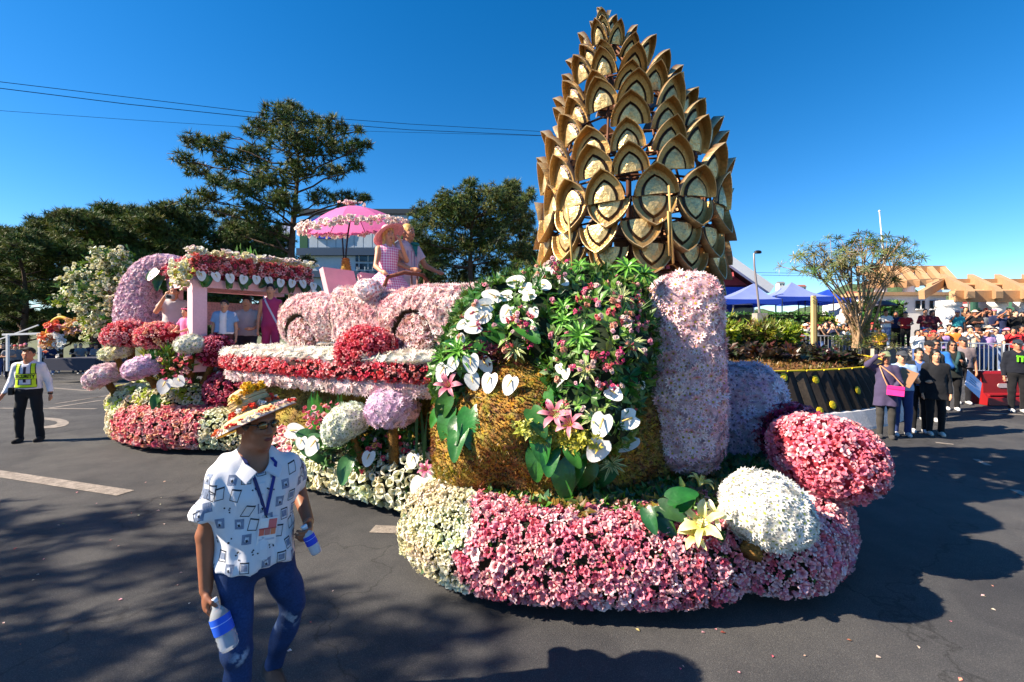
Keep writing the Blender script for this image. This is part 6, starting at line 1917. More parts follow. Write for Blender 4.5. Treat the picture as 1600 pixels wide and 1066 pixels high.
for k in range(10):
 p = A0 + dv * (0.08 + 0.225 * k) - back * 0.16 + Vector((0, 0, 0.08 + RN.uniform(-0.02, 0.02)))
 anthurium(pv, p, (-back + Vector((-0.1, 0, 0.25))).normalized(), PI + RN.uniform(-0.5, 0.5), 0.17, 0)
 for q in range(2):
  big_leaf(pv, p + back * 0.05 + dv * RN.uniform(-0.1, 0.1), (-back + Vector((RN.uniform(-.3, .3), 0, 0.3))).normalized(), PI + RN.uniform(-0.9, 0.9), 0.2, tuple(v * RN.uniform(.6, 1.2) for v in srgb(60, 104, 44)))
for k in range(14):
 x = RN.uniform(368, 400); strap(pv, x, 412, RN.uniform(376, 398), 8.6, 0.03, RN.uniform(-9, 9), tuple(v * RN.uniform(.7, 1.2) for v in srgb(96, 156, 60)))
c0 = A0 + Vector((-0.05, -0.1, 0.1))
P = np.array([list(c0 + Vector((RN.gauss(0, .1), RN.gauss(0, .08), RN.gauss(0, .12)))) for _ in range(60)]); n = len(P)
m = MB(); stamp(m, TP_TRUMPET_SMALL, P, frames(np.tile([-0.3, -0.8, 0.3], (n, 1)), NR, 0.5), NR.uniform(0.05, 0.08, n), pal(NR, n, CREAM + GRN_Y[2:3]), pal(NR, n, CREAM_B)); tag(m.build('corner_flowers', M_PETAL, pv), kind='stuff')
# table of the pavilion
tb = thing('table', 'low brown wooden table in front of the seated riders in the pavilion', 'table', tuple(px(400, 575, 8.2)))
a, b_ = px(372, 545, 8.15), px(425, 545, 8.6)
m = MB(); m.bar(a, b_, 0.3, 0.06); m.build('table_top', mat("table_wood", srgb(140, 92, 64), 0.6, noise=(6, 0.2)), tb)
m = MB(); m.bar(a - Vector((0, 0, 0.13)), b_ - Vector((0, 0, 0.13)), 0.04, 0.14); m.build('apron', MATS["table_wood"], tb)
for p_ in (a, b_):
 m = MB(); m.bar(p_, Vector((p_.x, p_.y, 1.3)), 0.06); m.build('leg', MATS["table_wood"], tb)

# ---------------------------------------------------------------- pink crescent arch at the rear
ar = thing('crescent_arch', 'tall pink flower covered crescent arch at the rear left of the pavilion', 'arch', tuple(px(215, 510, 8.7)))
outer = [(186, 516), (187, 480), (194, 452), (208, 426), (228, 408), (252, 400), (276, 401), (291, 409)]
inner = [(290, 420), (272, 421), (258, 428), (248, 444), (243, 466), (243, 490), (248, 516)]
po = catmull([px(x, y, 8.7) for x, y in outer], 4, False) + [px(*outer[-1], 8.7)]
pi_ = catmull([px(x, y, 8.7) for x, y in inner], 4, False) + [px(*inner[-1], 8.7)]
ring_ = po + pi_
mm = MB()
cc = sum(ring_, Vector()) / len(ring_)
n = len(ring_)
lay = [(0.94, -0.18), (1.0, -0.1), (1.0, 0.35), (0.95, 0.42)]
V = []
pi_r = pi_[::-1]
# cross-sections from outer to inner edge, rounded front and back
m_ = min(len(po), len(pi_r))
G = []
for i in range(m_):
 o_ = po[int(i * (len(po) - 1) / (m_ - 1))]; q_ = pi_r[int(i * (len(pi_r) - 1) / (m_ - 1))]
 c_ = (o_ + q_) / 2; h_ = (o_ - q_) / 2
 row = []
 for k in range(16):
  a = 2 * PI * k / 16; ca, sa = math.cos(a), math.sin(a)
  row.append(c_ + h_ * (abs(ca) ** 0.6 * (1 if ca > 0 else -1)) + Vector((0, 1, 0)) * (-0.24 * (abs(sa) ** 0.6) * (1 if sa > 0 else -1)))
 G.append(row)
V = [p for r_ in G for p in r_]
F = [(i * 16 + k, (i + 1) * 16 + k, (i + 1) * 16 + (k + 1) % 16, i * 16 + (k + 1) % 16) for i in range(m_ - 1) for k in range(16)]
F += [tuple(range(16)), tuple((m_ - 1) * 16 + k for k in range(15, -1, -1))]
mm.add(V, F, tuple(v * .5 for v in srgb(232, 186, 206))); mm.build('core', M_FOAM, ar, True)
V = np.array([list(p) for p in V], dtype=np.float32); F = np.array([f for f in F if len(f) == 4], dtype=np.int32)
P, N = cover(V, F, 0.042, NR)
cent = np.repeat(np.array([list(sum(r_, Vector()) / 16) for r_ in G]), 1, axis=0)
near = np.array([cent[np.argmin(((cent - p) ** 2).sum(1))] for p in P]); d = P - near; N = np.where((N * d).sum(1)[:, None] < 0, -N, N)
k_ = camfacing(P, N); P, N = P[k_], N[k_]; n = len(P)
m = MB(); stamp(m, TP_MUM, P, frames(N, NR, 0.35), NR.uniform(0.042, 0.056, n), pal(NR, n, [srgb(246, 218, 228), srgb(240, 206, 220), srgb(248, 226, 232)]), pal(NR, n, LILAC_B), srgb(200, 140, 160)); tag(m.build('blossoms', M_PETAL, ar), kind='stuff')
anthurium(ar, px(240, 428, 8.35), Vector((-0.2, -0.9, 0.4)).normalized(), 2.6, 0.24, 0)
for q in range(4): big_leaf(ar, px(244 + 8 * (q % 2), 425 + 7 * q, 8.4), Vector((-0.1 + .2 * q, -0.8, 0.5)).normalized(), 2.0 + q, 0.28, srgb(50, 92, 44))

# ---------------------------------------------------------------- cream blossom branch
bs = thing('blossom_branch', 'arching branches of cream white blossoms hanging at the rear end of the float', 'branch', tuple(px(190, 520, 9.2)))
rb = random.Random(5)
P, N, LP = [], [], []
br = MB()
ends = [((200, 505), (165, 450), (125, 455), (97, 470)), ((200, 505), (160, 440), (120, 430), (112, 440)), ((205, 500), (175, 430), (160, 405), (152, 398)), ((205, 500), (195, 430), (188, 405), (186, 396)), ((200, 500), (170, 470), (145, 490), (142, 522)),
  ((200, 500), (175, 460), (140, 450), (108, 452)), ((205, 500), (185, 450), (175, 425), (172, 412)), ((200, 505), (180, 480), (160, 490), (155, 512)), ((205, 500), (190, 460), (205, 430), (210, 420)), ((200, 505), (170, 455), (140, 470), (120, 490)), ((200, 505), (178, 462), (150, 462), (128, 462))]
for e in ends:
 Y = 9.2 + rb.uniform(-0.35, 0.35)
 pts = catmull([px(x, y, Y) for x, y in e], 6, False) + [px(*e[-1], Y)]
 br.tube(pts, [0.03 - 0.02 * i / len(pts) for i in range(len(pts))], 5, col=srgb(110, 80, 50))
 for i, p_ in enumerate(pts):
  if i < 5: continue
  for k in range(8):
   P.append(p_ + Vector((rb.gauss(0, .075), rb.gauss(0, .075), rb.gauss(0, .075)))); N.append((rb.gauss(0, 1), rb.gauss(-.4, 1), rb.gauss(.4, 1)))
  for k in range(3): LP.append(p_ + Vector((rb.gauss(0, .12), rb.gauss(0, .12), rb.gauss(0, .12))))
br.build('branch', M_BARK, bs, True)
P, N = np.array([list(p) for p in P]), np.array(N); N /= np.linalg.norm(N, axis=1)[:, None]; n = len(P)
m = MB(); stamp(m, TP_TRUMPET_SMALL, P, frames(N, NR, 0.3), NR.uniform(0.035, 0.065, n), pal(NR, n, CREAM + [srgb(246, 240, 220)]), pal(NR, n, CREAM_B)); tag(m.build('blossoms', M_PETAL, bs), kind='stuff')
P = np.array([list(p) for p in LP]); n = len(P)
m = MB(); stamp(m, TP_SPRIGL, P, frames(np.tile([0, -.3, 1.0], (n, 1)), NR, 0.7), NR.uniform(0.07, 0.13, n), pal(NR, n, GRN_Y + GREEN), pal(NR, n, GREEN_B)); tag(m.build('leaves', M_LEAF, bs), kind='stuff')

# ================================================================ THE GOLDEN CONE
CY = 5.7
cone = thing('golden_cone', 'huge golden pine cone sculpture of pointed hollow scales on a steel frame', 'sculpture', tuple(px(990, 450, CY)))
cx0 = px(990, 521, CY).x
prof_px = [(440, 990, 138), (410, 990, 150), (370, 991, 155), (330, 991, 154), (300, 990, 147), (262, 989, 134), (220, 986, 118), (180, 979, 100), (150, 973, 84), (120, 970, 67), (95, 964, 50), (70, 955, 33), (45, 947, 19), (20, 942, 9), (8, 940, 4)]
def cone_at(y):
 for i in range(len(prof_px) - 1):
  a, b = prof_px[i], prof_px[i + 1]
  if a[0] >= y >= b[0]:
   t = (a[0] - y) / (a[0] - b[0])
   return a[1] + (b[1] - a[1]) * t, a[2] + (b[2] - a[2]) * t
 return prof_px[-1][1:] if y < 20 else prof_px[0][1:]
K = CY / F_PX
def cone_z(z):
 cx, r = cone_at(min(440, HOR - (z - EYE) / K))
 return Vector(((cx - 807) * K, CY, z)), max(4, r * .93 - 5) * K
def cone_c(y):
 """Centre and radius of the cone where its near face is seen at photo row y."""
 r = 1.0
 for _ in range(6):
  z = EYE + (HOR - y) / F_PX * (CY - r); c, r = cone_z(z)
 return c, r

def arch_outline(w, h, n=7, flat=True):
 """Pointed arch, bottom edge flat, tip up."""
 pts = []
 for i in range(n + 1):
  t = i / n
  pts.append((w / 2 * (1 - t ** 2.3) ** 0.86, h * t))
 return pts + [(-x, z) for x, z in pts[::-1][1:]]
def scale_mesh(w, h, deep):
 """Hollow petal: recessed plate with walls leaning outward to a lip; x across, z up, -y outward."""
 out = arch_outline(w, h)
 inn = [(x * 0.88, z * 0.92) for x, z in out]
 n = len(out)
 m = MB()
 lip = lambda x, z: deep * (0.35 + 0.65 * (z / h) ** 1.3)
 Vo = [(x, -lip(x, z) - 0.25 * abs(x) * 0, z) for x, z in out]
 Vi = [(x * 0.985, -lip(x, z) + 0.004, max(z - 0.012, 0)) for x, z in out]
 Vb = [(x, 0.02 * 0, z) for x, z in inn]
 Vbb = [(x * 1.05, 0.015, z * 1.03) for x, z in inn]
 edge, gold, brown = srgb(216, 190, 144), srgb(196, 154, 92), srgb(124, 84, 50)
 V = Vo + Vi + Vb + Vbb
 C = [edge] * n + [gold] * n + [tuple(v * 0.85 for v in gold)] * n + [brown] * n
 F = []
 for k in range(n - 1):
  F.append((k, k + 1, n + k + 1, n + k))
  F.append((n + k, n + k + 1, 2 * n + k + 1, 2 * n + k))
  F.append((k, 3 * n + k, 3 * n + k + 1, k + 1))
 F.append(tuple(range(2 * n, 3 * n)))
 F.append(tuple(range(4 * n - 1, 3 * n - 1, -1)))
 # flat bottom closes front to back
 F.append((0, n, 2 * n, 3 * n)); F.append((n - 1, 4 * n - 1, 3 * n - 1, 2 * n - 1))
 F.append((2 * n, 3 * n - 1, 4 * n - 1, 3 * n))
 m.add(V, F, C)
 return m.data('scale')
def panel_mesh(w, h):
 """Raised hammered shield inside the scale with a dark groove round it."""
 m = MB()
 o = arch_outline(w * 0.66, h * 0.70); i_ = arch_outline(w * 0.56, h * 0.615); n = len(o)
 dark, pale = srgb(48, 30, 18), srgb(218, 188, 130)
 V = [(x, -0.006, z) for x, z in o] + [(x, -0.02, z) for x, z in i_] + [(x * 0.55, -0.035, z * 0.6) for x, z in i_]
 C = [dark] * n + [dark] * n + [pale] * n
 F = [(k, k + 1, n + k + 1, n + k) for k in range(n - 1)]
 V2 = [(x * 0.95, -0.021, z * 0.97) for x, z in i_] + [(x * 0.5, -0.04, z * 0.6) for x, z in i_]
 m.add(V[:2 * n], F, C[:2 * n])
 F2 = [(k, k + 1, n + k + 1, n + k) for k in range(n - 1)] + [tuple(range(n, 2 * n))]
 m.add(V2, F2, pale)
 return m.data('scale_panel')
M_GOLD = mat("gold_foil", None, 0.36, metal=0.55, spec=0.5, noise=(7, 0.14), noise2=(45, 0.12), bump=(34, 0.55, 0.012))
M_GOLDP = mat("hammered_gold", None, 0.34, metal=0.5, spec=0.5, noise=(9, 0.2), noise2=(60, 0.2), bump=(26, 0.8, 0.016))
SM, PM = {}, {}
rc = random.Random(12)
def put_scale(y, ang, w, h, up, lean, roll=0.0, out=0.0):
 c, r = cone_c(y)
 kw = (round(w / 0.03), round(h / 0.03))
 if kw not in SM:
  w_, h_ = kw[0] * 0.03, kw[1] * 0.03
  SM[kw] = scale_mesh(w_, h_, min(0.12, w_ * 0.26)); SM[kw].materials.append(M_GOLD)
  PM[kw] = panel_mesh(w_, h_); PM[kw].materials.append(M_GOLDP)
 o = bpy.data.objects.new('scale', SM[kw]); COL.objects.link(o); o.parent = cone
 d = Vector((math.sin(ang), -math.cos(ang), 0))
 p = c + d * (r - 0.06 + out)
 M4 = Matrix.Translation(p - Vector(cone.location)) @ Matrix.Rotation(ang, 4, 'Z') @ Matrix.Rotation(lean, 4, 'X') @ Matrix.Rotation(roll, 4, 'Y')
 if not up: M4 = M4 @ Matrix.Scale(-1, 4, (0, 0, 1))
 o.matrix_local = M4
 q = bpy.data.objects.new('scale_panel', PM[kw]); COL.objects.link(q); q.parent = o; q.location = (0, 0, 0)
 return o
# upward rows; y is the foot of each scale in photo rows
rows = [(30, 20, 22), (46, 24, 28), (62, 30, 33), (84, 36, 37), (108, 42, 41), (134, 48, 45), (161, 53, 47), (192, 57, 48), (226, 60, 50), (262, 64, 50), (304, 68, 50)]
for i, (y, wpx, hpx) in enumerate(rows):
 _, r = cone_c(y)
 KF = (CY - r) / F_PX; w, h = wpx * KF, hpx * KF
 n = max(4, int(round(2 * PI * r / (w * 1.05))))
 c, r2 = cone_c(y - hpx * 0.8)
 lean = math.atan2(r - r2, h) * 0.75 - 0.02
 for k in range(n):
  ang = 2 * PI * (k + 0.5 * (i % 2)) / n + 0.13 * i + 0.09 * math.sin(i * 2.3)
  if rc.random() < 0.08: continue
  put_scale(y + rc.uniform(-6, 6), ang + rc.uniform(-.035, .035), w * rc.uniform(.9, 1.1), h * rc.uniform(.92, 1.14), True, lean + rc.uniform(-0.12, 0.12), rc.uniform(-0.12, 0.12), rc.uniform(-0.05, 0.05))
for (ang, w, h, y) in ((0.3, 13, 20, 26), (2.4, 13, 18, 28), (4.4, 13, 20, 27)):
 put_scale(y, ang, w * K, h * K, True, 0.1, 0)
# the eye-shaped middle: downward scales meeting the last upward row, then two more rows
for i, (y, wpx, hpx) in enumerate(((304, 68, 50), (346, 66, 50), (380, 66, 52), (408, 66, 50))):
 _, r = cone_c(y); KF = (CY - r) / F_PX; w, h = wpx * KF, hpx * KF
 n = max(4, int(round(2 * PI * r / (w * 1.05))))
 for k in range(n):
  ang = 2 * PI * (k + 0.5 * ((i + 10) % 2)) / n + 0.13 * 10 + 0.09 * math.sin(23)
  if rc.random() < 0.06 and i: continue
  put_scale(y + (rc.uniform(-4, 4) if i else 1.5), ang, w, h, False, -0.10 + rc.uniform(-0.06, 0.06), rc.uniform(-0.05, 0.05), rc.uniform(-0.02, 0.03))
# steel frame inside: uprights, hoops and spokes
M_RUST = mat("brown_steel", srgb(96, 62, 44), 0.6, metal=0.3, noise=(5, 0.3))
ys = [425, 405, 370, 335, 300, 265, 230, 195, 165, 135, 105, 75, 45, 25]
for k in range(10):
 a = 2 * PI * k / 10 + 0.1
 pts = []
 for y in ys:
  c, r = cone_c(y); pts.append(c + Vector((math.sin(a), -math.cos(a), 0)) * max(0.02, r - 0.14))
 m = MB(); m.tube(pts, 0.016, 6); m.build('upright_bar', M_RUST, cone, True)
for y in ys[1:-2]:
 c, r = cone_c(y); rr_ = max(0.05, r - 0.14)
 pts = [c + Vector((rr_ * math.cos(2 * PI * k / 28), rr_ * math.sin(2 * PI * k / 28), 0)) for k in range(29)]
 m = MB(); m.tube(pts, 0.013, 5, cap=False); m.build('hoop', M_RUST, cone, True)
for y in (405, 335, 265, 195):
 c, r = cone_c(y); m = MB()
 for k in range(5):
  a = 2 * PI * k / 5; e = Vector((math.cos(a), math.sin(a), 0)) * (r - 0.14); m.tube([c, c + e], 0.014, 5)
 m.build('spoke', M_RUST, cone, True)
c0, _ = cone_c(425); c1, _ = cone_c(25)
m = MB(); m.tube([c0, cone_c(220)[0], c1], 0.035, 8); m.build('mast', M_RUST, cone, True)
for (x0_, y0_, x1_, y1_) in ((887, 325, 896, 432), (1045, 290, 1052, 412), (1044, 330, 1046, 400)):
 m = MB(); m.tube([px(x0_, y0_, CY - 1.18), px(x1_, y1_, CY - 1.16)], 0.012, 6, col=srgb(196, 160, 96)); m.build('bamboo_pole', M_PAINT, cone, True)
m = MB(); c, r = cone_c(425); m.lathe([(0, -0.05), (r * 0.95, -0.05), (r * 0.95, 0.0), (0, 0.0)], 30, c); m.build('base_plate', M_RUST, cone)
# pedestal carrying the cone
pe = thing('pedestal', 'dark moss pedestal carrying the golden cone behind the rock', 'pedestal', (cx0, CY, 0.6))
m = MB(); m.lathe([(0.9, 0.6), (0.8, 1.4), (0.85, 2.2), (1.0, c.z - 0.06), (0, c.z - 0.06)], 24, (cx0, CY, 0), col=MOSS[2]); m.build('body', M_MOSS, pe, True)

# petals and leaf bits dropped on the road round the float
rn = np.random.RandomState(41); P = []
while len(P) < 80:
 x, y = rn.uniform(-5.5, 4.6), rn.uniform(2.3, 8.2)
 if y < 2.95 - .12 * min(x, 0) - .62 * min(x + .5, 0) + .5 * max(x - 2.4, 0) + abs(rn.normal()) * .05: P.append((x, y, zg(x, y) + .007))
P = np.array(P); n = len(P)
m = MB(); stamp(m, tpl_leaf(.34, .12, .12, True), P, frames(np.tile([0, 0, 1.0], (n, 1)), rn, .12), rn.uniform(.015, .04, n), pal(rn, n, PINK + CREAM + GREEN[:1] + [srgb(120, 96, 60)]), pal(rn, n, PINK_B + CREAM_B)); tag(m.build('fallen_petals', M_PETAL, None), kind='stuff')

# ================================================================ PEOPLE
# local frame: x to the person's left, -y forward, z up, feet at 0
def skin(c, k): return mat("skin_%s" % k, c, 0.5, spec=0.35, noise=(9, 0.06), noise2=(60, 0.04))
SKINS = [skin(srgb(206, 150, 118), 'a'), skin(srgb(186, 128, 98), 'b'), skin(srgb(160, 104, 78), 'c'), skin(srgb(222, 172, 142), 'd')]
def cloth(c):
 k = "cloth_%02x%02x%02x" % tuple(int(v * 255) for v in c)
 return mat(k, c, 0.85, noise=(7, 0.1), noise2=(3, 0.06), bump=(70, 0.2, 0.004), sheen=0.1)
M_HAIR = mat("hair_black", (0.012, 0.010, 0.009), 0.45, spec=0.4, noise=(40, 0.3))
M_HAIRB = mat("hair_blond", srgb(214, 170, 100), 0.5, noise=(40, 0.25))
def J0():
 return dict(pel=(0, 0, .93), neck=(0, .012, 1.44), head=(0, -.012, 1.585), hy=0.0, hp=0.0,
    ls=(.162, .005, 1.362), rs=(-.162, .005, 1.362), le=(.225, .03, 1.09), re=(-.225, .03, 1.09), lw=(.235, -.04, .84), rw=(-.235, -.04, .84), lh=(.232, -.065, .76), rh=(-.232, -.065, .76),
    lhip=(.088, 0, .90), rhip=(-.088, 0, .90), lk=(.098, -.015, .49), rk=(-.098, -.015, .49), la=(.10, .03, .075), ra=(-.10, .03, .075))
POSES = {
 'stand': {}, 'walk': dict(lk=(.09, -.16, .52), la=(.09, -.12, .1), rk=(-.09, .04, .5), ra=(-.09, .2, .12), le=(.23, .12, 1.1), lw=(.24, .1, .86), lh=(.24, .09, .78), re=(-.23, -.06, 1.1), rw=(-.23, -.2, .88), rh=(-.23, -.24, .81)),
 'photo': dict(le=(.23, -.14, 1.16), re=(-.23, -.14, 1.16), lw=(.07, -.30, 1.45), rw=(-.07, -.30, 1.45), lh=(.045, -.31, 1.52), rh=(-.045, -.31, 1.52)),
 'onehand': dict(re=(-.25, -.15, 1.2), rw=(-.10, -.30, 1.47), rh=(-.06, -.31, 1.54)),
 'high': dict(re=(-.22, -.2, 1.5), rw=(-.08, -.34, 1.68), rh=(-.05, -.36, 1.75), le=(.22, -.2, 1.5), lw=(.08, -.34, 1.68), lh=(.05, -.36, 1.75)),
 'lean': dict(le=(.26, -.10, 1.14), re=(-.26, -.10, 1.14), lw=(.16, -.30, 1.06), rw=(-.16, -.30, 1.06), lh=(.1, -.34, 1.06), rh=(-.1, -.34, 1.06)),
 'cross': dict(le=(.24, -.06, 1.12), re=(-.24, -.06, 1.12), lw=(.03, -.19, 1.16), rw=(-.03, -.18, 1.13), lh=(-.05, -.18, 1.18), rh=(.05, -.19, 1.12)),
 'shade': dict(re=(-.33, -.12, 1.44), rw=(-.16, -.16, 1.62), rh=(-.09, -.17, 1.645), le=(.24, -.03, 1.1), lw=(.12, -.2, 1.02), lh=(.06, -.24, 1.02)),
 'clip': dict(re=(-.22, .02, 1.1), rw=(-.14, -.2, 1.08), rh=(-.1, -.26, 1.1), le=(.24, -.02, 1.1), lw=(.16, -.22, 1.18), lh=(.12, -.28, 1.22)),
 'wave': dict(re=(-.27, -.08, 1.26), rw=(-.2, -.2, 1.5), rh=(-.19, -.22, 1.58)),
 'guard': dict(le=(.25, .05, 1.10), lw=(.30, .0, .86), lh=(.31, -.02, .78), re=(-.25, .05, 1.10), rw=(-.31, -.06, .88), rh=(-.33, -.11, .82), hp=0.35, lk=(.13, -.01, .49), rk=(-.13, -.01, .49), la=(.15, .03, .075), ra=(-.14, .03, .075)),
 'rail': dict(le=(.28, -.1, 1.12), lw=(.3, -.32, 1.02), lh=(.3, -.39, 1.0), re=(-.26, -.05, 1.1), rw=(-.2, -.28, 1.0), rh=(-.17, -.35, 0.99)),
 'hatwave': dict(le=(.27, -.12, 1.22), lw=(.12, -.24, 1.44), lh=(.08, -.25, 1.52), re=(-.24, -.08, 1.1), rw=(-.22, -.3, 1.0), rh=(-.2, -.36, .98)),
}
def head_rot(J): return Matrix.Rotation(J['hy'], 3, 'Z') @ Matrix.Rotation(-J['hp'], 3, 'X')
def head_prims(f, J, fem=False):
 C = Vector(J['head']); R_ = head_rot(J)
 P_ = lambda x, y, z: tuple(C + R_ @ Vector((x, y, z)))
 f.ell(P_(0, .012, .03), (.077, .096, .098), .0, rot=R_)
 f.ell(P_(0, -.022, -.03), (.062, .074, .090), .03, rot=R_)
 f.ell(P_(0, -.022, -.075), (.050, .058, .043), .03, rot=R_)
 f.ell(P_(0, -.064, -.098), (.024, .022, .020), .03, rot=R_)
 f.ell(P_(0, -.076, .034), (.050, .020, .014), .02, rot=R_)
 for s in (-1, 1):
  f.ell(P_(s * .036, -.062, -.022), (.027, .026, .026), .02, rot=R_)
  f.ell(P_(s * .030, -.103, .010), (.017, .016, .011), .012, 's', rot=R_)
  f.ell(P_(s * .078, .012, -.008), (.012, .022, .033), .012, rot=R_)
  f.ell(P_(s * .012, -.100, -.032), (.010, .012, .009), .008, rot=R_)
 f.cap(P_(0, -.088, .012), P_(0, -.112, -.030), .010, .014, .012)
 f.ell(P_(0, -.090, -.058), (.024, .013, .0075), .006, rot=R_)
 f.ell(P_(0, -.088, -.070), (.020, .013, .008), .006, rot=R_)
 f.cap(J['neck'], P_(0, .014, -.08), .056 if not fem else .048, .052 if not fem else .044, .03)
def hand_prims(f, w, h, side, curl=0.5, fine=True):
 """Palm, four fingers of different length and a thumb leaving the side of the palm."""
 w, h = Vector(w), Vector(h)
 d = (h - w).normalized()
 inw = Vector((-side, 0, 0)); inw = (inw - d * inw.dot(d)).normalized()      # palm side
 fw = d.cross(inw) * side                                                     # towards the thumb
 if fw.y > 0: fw = -fw
 c = w + d * .05
 Rm = Matrix((fw, inw, d)).transposed()
 f.ell(tuple(c), (.040, .019, .052), .015, rot=Rm)
 if not fine:
  f.cap(tuple(c + d * .03), tuple(c + d * .075 + inw * .03 * curl), .03, .018, .02); return
 for k, L in enumerate((.072, .082, .076, .060)):
  a = c + fw * (.028 - .0185 * k) + d * .040
  b = a + (d * (1 - .55 * curl) + inw * .85 * curl).normalized() * L * .48
  e = b + (d * (1 - 1.35 * curl) + inw * 1.25 * curl).normalized() * L * .34
  g = e + (d * (1 - 2.0 * curl) + inw * 1.0 * curl - inw * .3 * curl).normalized() * L * .26
  f.cap(tuple(a), tuple(b), .0095, .0088, .004); f.cap(tuple(b), tuple(e), .0088, .008, .003); f.cap(tuple(e), tuple(g), .008, .0068, .003)
 a = c + fw * .026 - d * .022; b = a + (fw * .7 + d * .7 + inw * .35).normalized() * .042; e = b + (d * .8 + inw * .75 * (0.3 + curl) + fw * .05).normalized() * .03
 f.cap(tuple(a), tuple(b), .014, .0105, .01); f.cap(tuple(b), tuple(e), .0105, .008, .004)
def body_mesh(J, h, fem=False, fine=False, curl=(0.5, 0.5)):
 pts = np.array([v for k, v in J.items() if isinstance(v, tuple)])
 f = Field(pts.min(0) - np.array((.2, .22, .1)), pts.max(0) + np.array((.2, .2, .2)), h)
 head_prims(f, J, fem)
 wd = .92 if fem else 1.0
 f.ell((0, .01, 1.27), (.165 * wd, .108, .20), .05); f.ell((0, .005, 1.06), (.142 * wd, .102, .2), .06); f.ell((0, .01, .93), (.152, .102, .12), .05)
 f.cap(J['rs'], J['ls'], .050, None, .05); f.cap((J['neck'][0], J['neck'][1], J['neck'][2] - .06), J['neck'], .075, .058, .05)
 for s, a, b, c, d in ((1, 'ls', 'le', 'lw', 'lh'), (-1, 'rs', 're', 'rw', 'rh')):
  f.cap(J[a], J[b], .056 * wd, .040 * wd, .03); f.cap(J[b], J[c], .042 * wd, .028 * wd, .015)
  hand_prims(f, J[c], J[d], s, curl[0 if s == 1 else 1], fine)
 for a, b, c in (('lhip', 'lk', 'la'), ('rhip', 'rk', 'ra')):
  f.cap(J[a], J[b], .074, .050, .03); f.cap(J[b], J[c], .050, .036, .02)
  A = Vector(J[c]); f.cap(tuple(A + Vector((0, .02, -.035))), tuple(A + Vector((0, -.15, -.045))), .04, .032, .02)
 V, F = f.mesh(); return V, F
def shirt_mesh(J, h, sleeve=0.6, hem=.9, loose=.02, fem=False, neck_cut=True, fold=.004, seed=1, vneck=0.0):
 f = Field((-.75, -.62, hem - .08), (.75, .45, 1.85), h)
 wd = .93 if fem else 1.0; L = loose
 f.ell((0, .008, 1.27), (.172 * wd + L, .115 + L, .205), .05); f.ell((0, .003, 1.08), (.150 * wd + L * 1.2, .112 + L * 1.3, .24), .06); f.ell((0, .008, .92), (.172 + L, .122 + L * 1.2, .2), .06)
 f.cap(J['rs'], J['ls'], .056 + L * .3, None, .05); f.cap((0, .012, 1.36), (0, .012, 1.425), .105, .066, .05)
 if hem < .85: [f.cap((s * .06, .005, .98), (s * .075, 0, hem - .06), .115, .155, .04) for s in (-1, 1)]
 f.plane((0, 0, hem), (0, 0, -1))
 for a, b, c in (('ls', 'le', 'lw'), ('rs', 're', 'rw')):
  A, B, C_ = Vector(J[a]), Vector(J[b]), Vector(J[c])
  if sleeve <= 0: continue
  if sleeve < 1:
   e = A.lerp(B, sleeve); g = Field((-.75, -.62, hem - .08), (.75, .45, 1.85), h)
   g.cap(tuple(A), tuple(A.lerp(B, sleeve + .2)), .060 + L * .5, .062 + L * .9, 0); g.plane(tuple(e), tuple((B - A).normalized()))
   k = .04; E = f.D; d = g.D; hh = np.maximum(k - np.abs(E - d), 0) / k; f.D = np.minimum(E, d) - hh * hh * k * .25
  else:
   f.cap(J[a], J[b], .066 + L * .4, .050 + L * .3, .04); f.cap(J[b], tuple(B.lerp(C_, .93)), .050 + L * .3, .037 + L * .2, .02)
 if neck_cut:
  f.cap((0, .01, 1.44), (0, .0, 1.6), .060, .060, .01, 's')
  f.cap((0, -.02, 1.46), (0, -.16 - vneck * .3, 1.42 - vneck), .05, .03, .01, 's')
 if fold: f.wob(26, fold, seed); f.wob(60, fold * .35, seed + 5)
 return f.mesh()
def trouser_mesh(J, h, loose=.012, low=0.06, top=1.0, fold=.004, skirt_=None):
 f = Field((-.45, -.5, -.02), (.45, .5, top + .06), h)
 f.ell((0, .008, .93), (.168 + loose, .118 + loose, .135), .0)
 for a, b, c in (('lhip', 'lk', 'la'), ('rhip', 'rk', 'ra')):
  A, B = Vector(J[b]), Vector(J[c])
  f.cap(J[a], J[b], .080 + loose, .058 + loose, .04); f.cap(J[b], tuple(A.lerp(B, 1 - low)), .058 + loose, .046 + loose, .03)
 if skirt_:
  f.cap((0, 0, .95), (0, 0, skirt_), .15, .24, .03)
 f.plane((0, 0, top), (0, 0, 1))
 if fold: f.wob(30, fold, 3)
 return f.mesh()
def shoe_mesh(J, h, cs=('la', 'ra')):
 f = Field((-.45, -.5, -.03), (.45, .55, .4), h)
 for c in cs:
  A = Vector(J[c]); f.cap(tuple(A + Vector((0, .025, -.03))), tuple(A + Vector((0, -.16, -.042))), .048, .04, .02); f.cap(tuple(A + Vector((0, .02, -.03))), tuple(A + Vector((0, .02, .01))), .046, .044, .02)
 f.plane((0, 0, min(J['la'][2], J['ra'][2]) - .075), (0, 0, -1))
 return f.mesh()
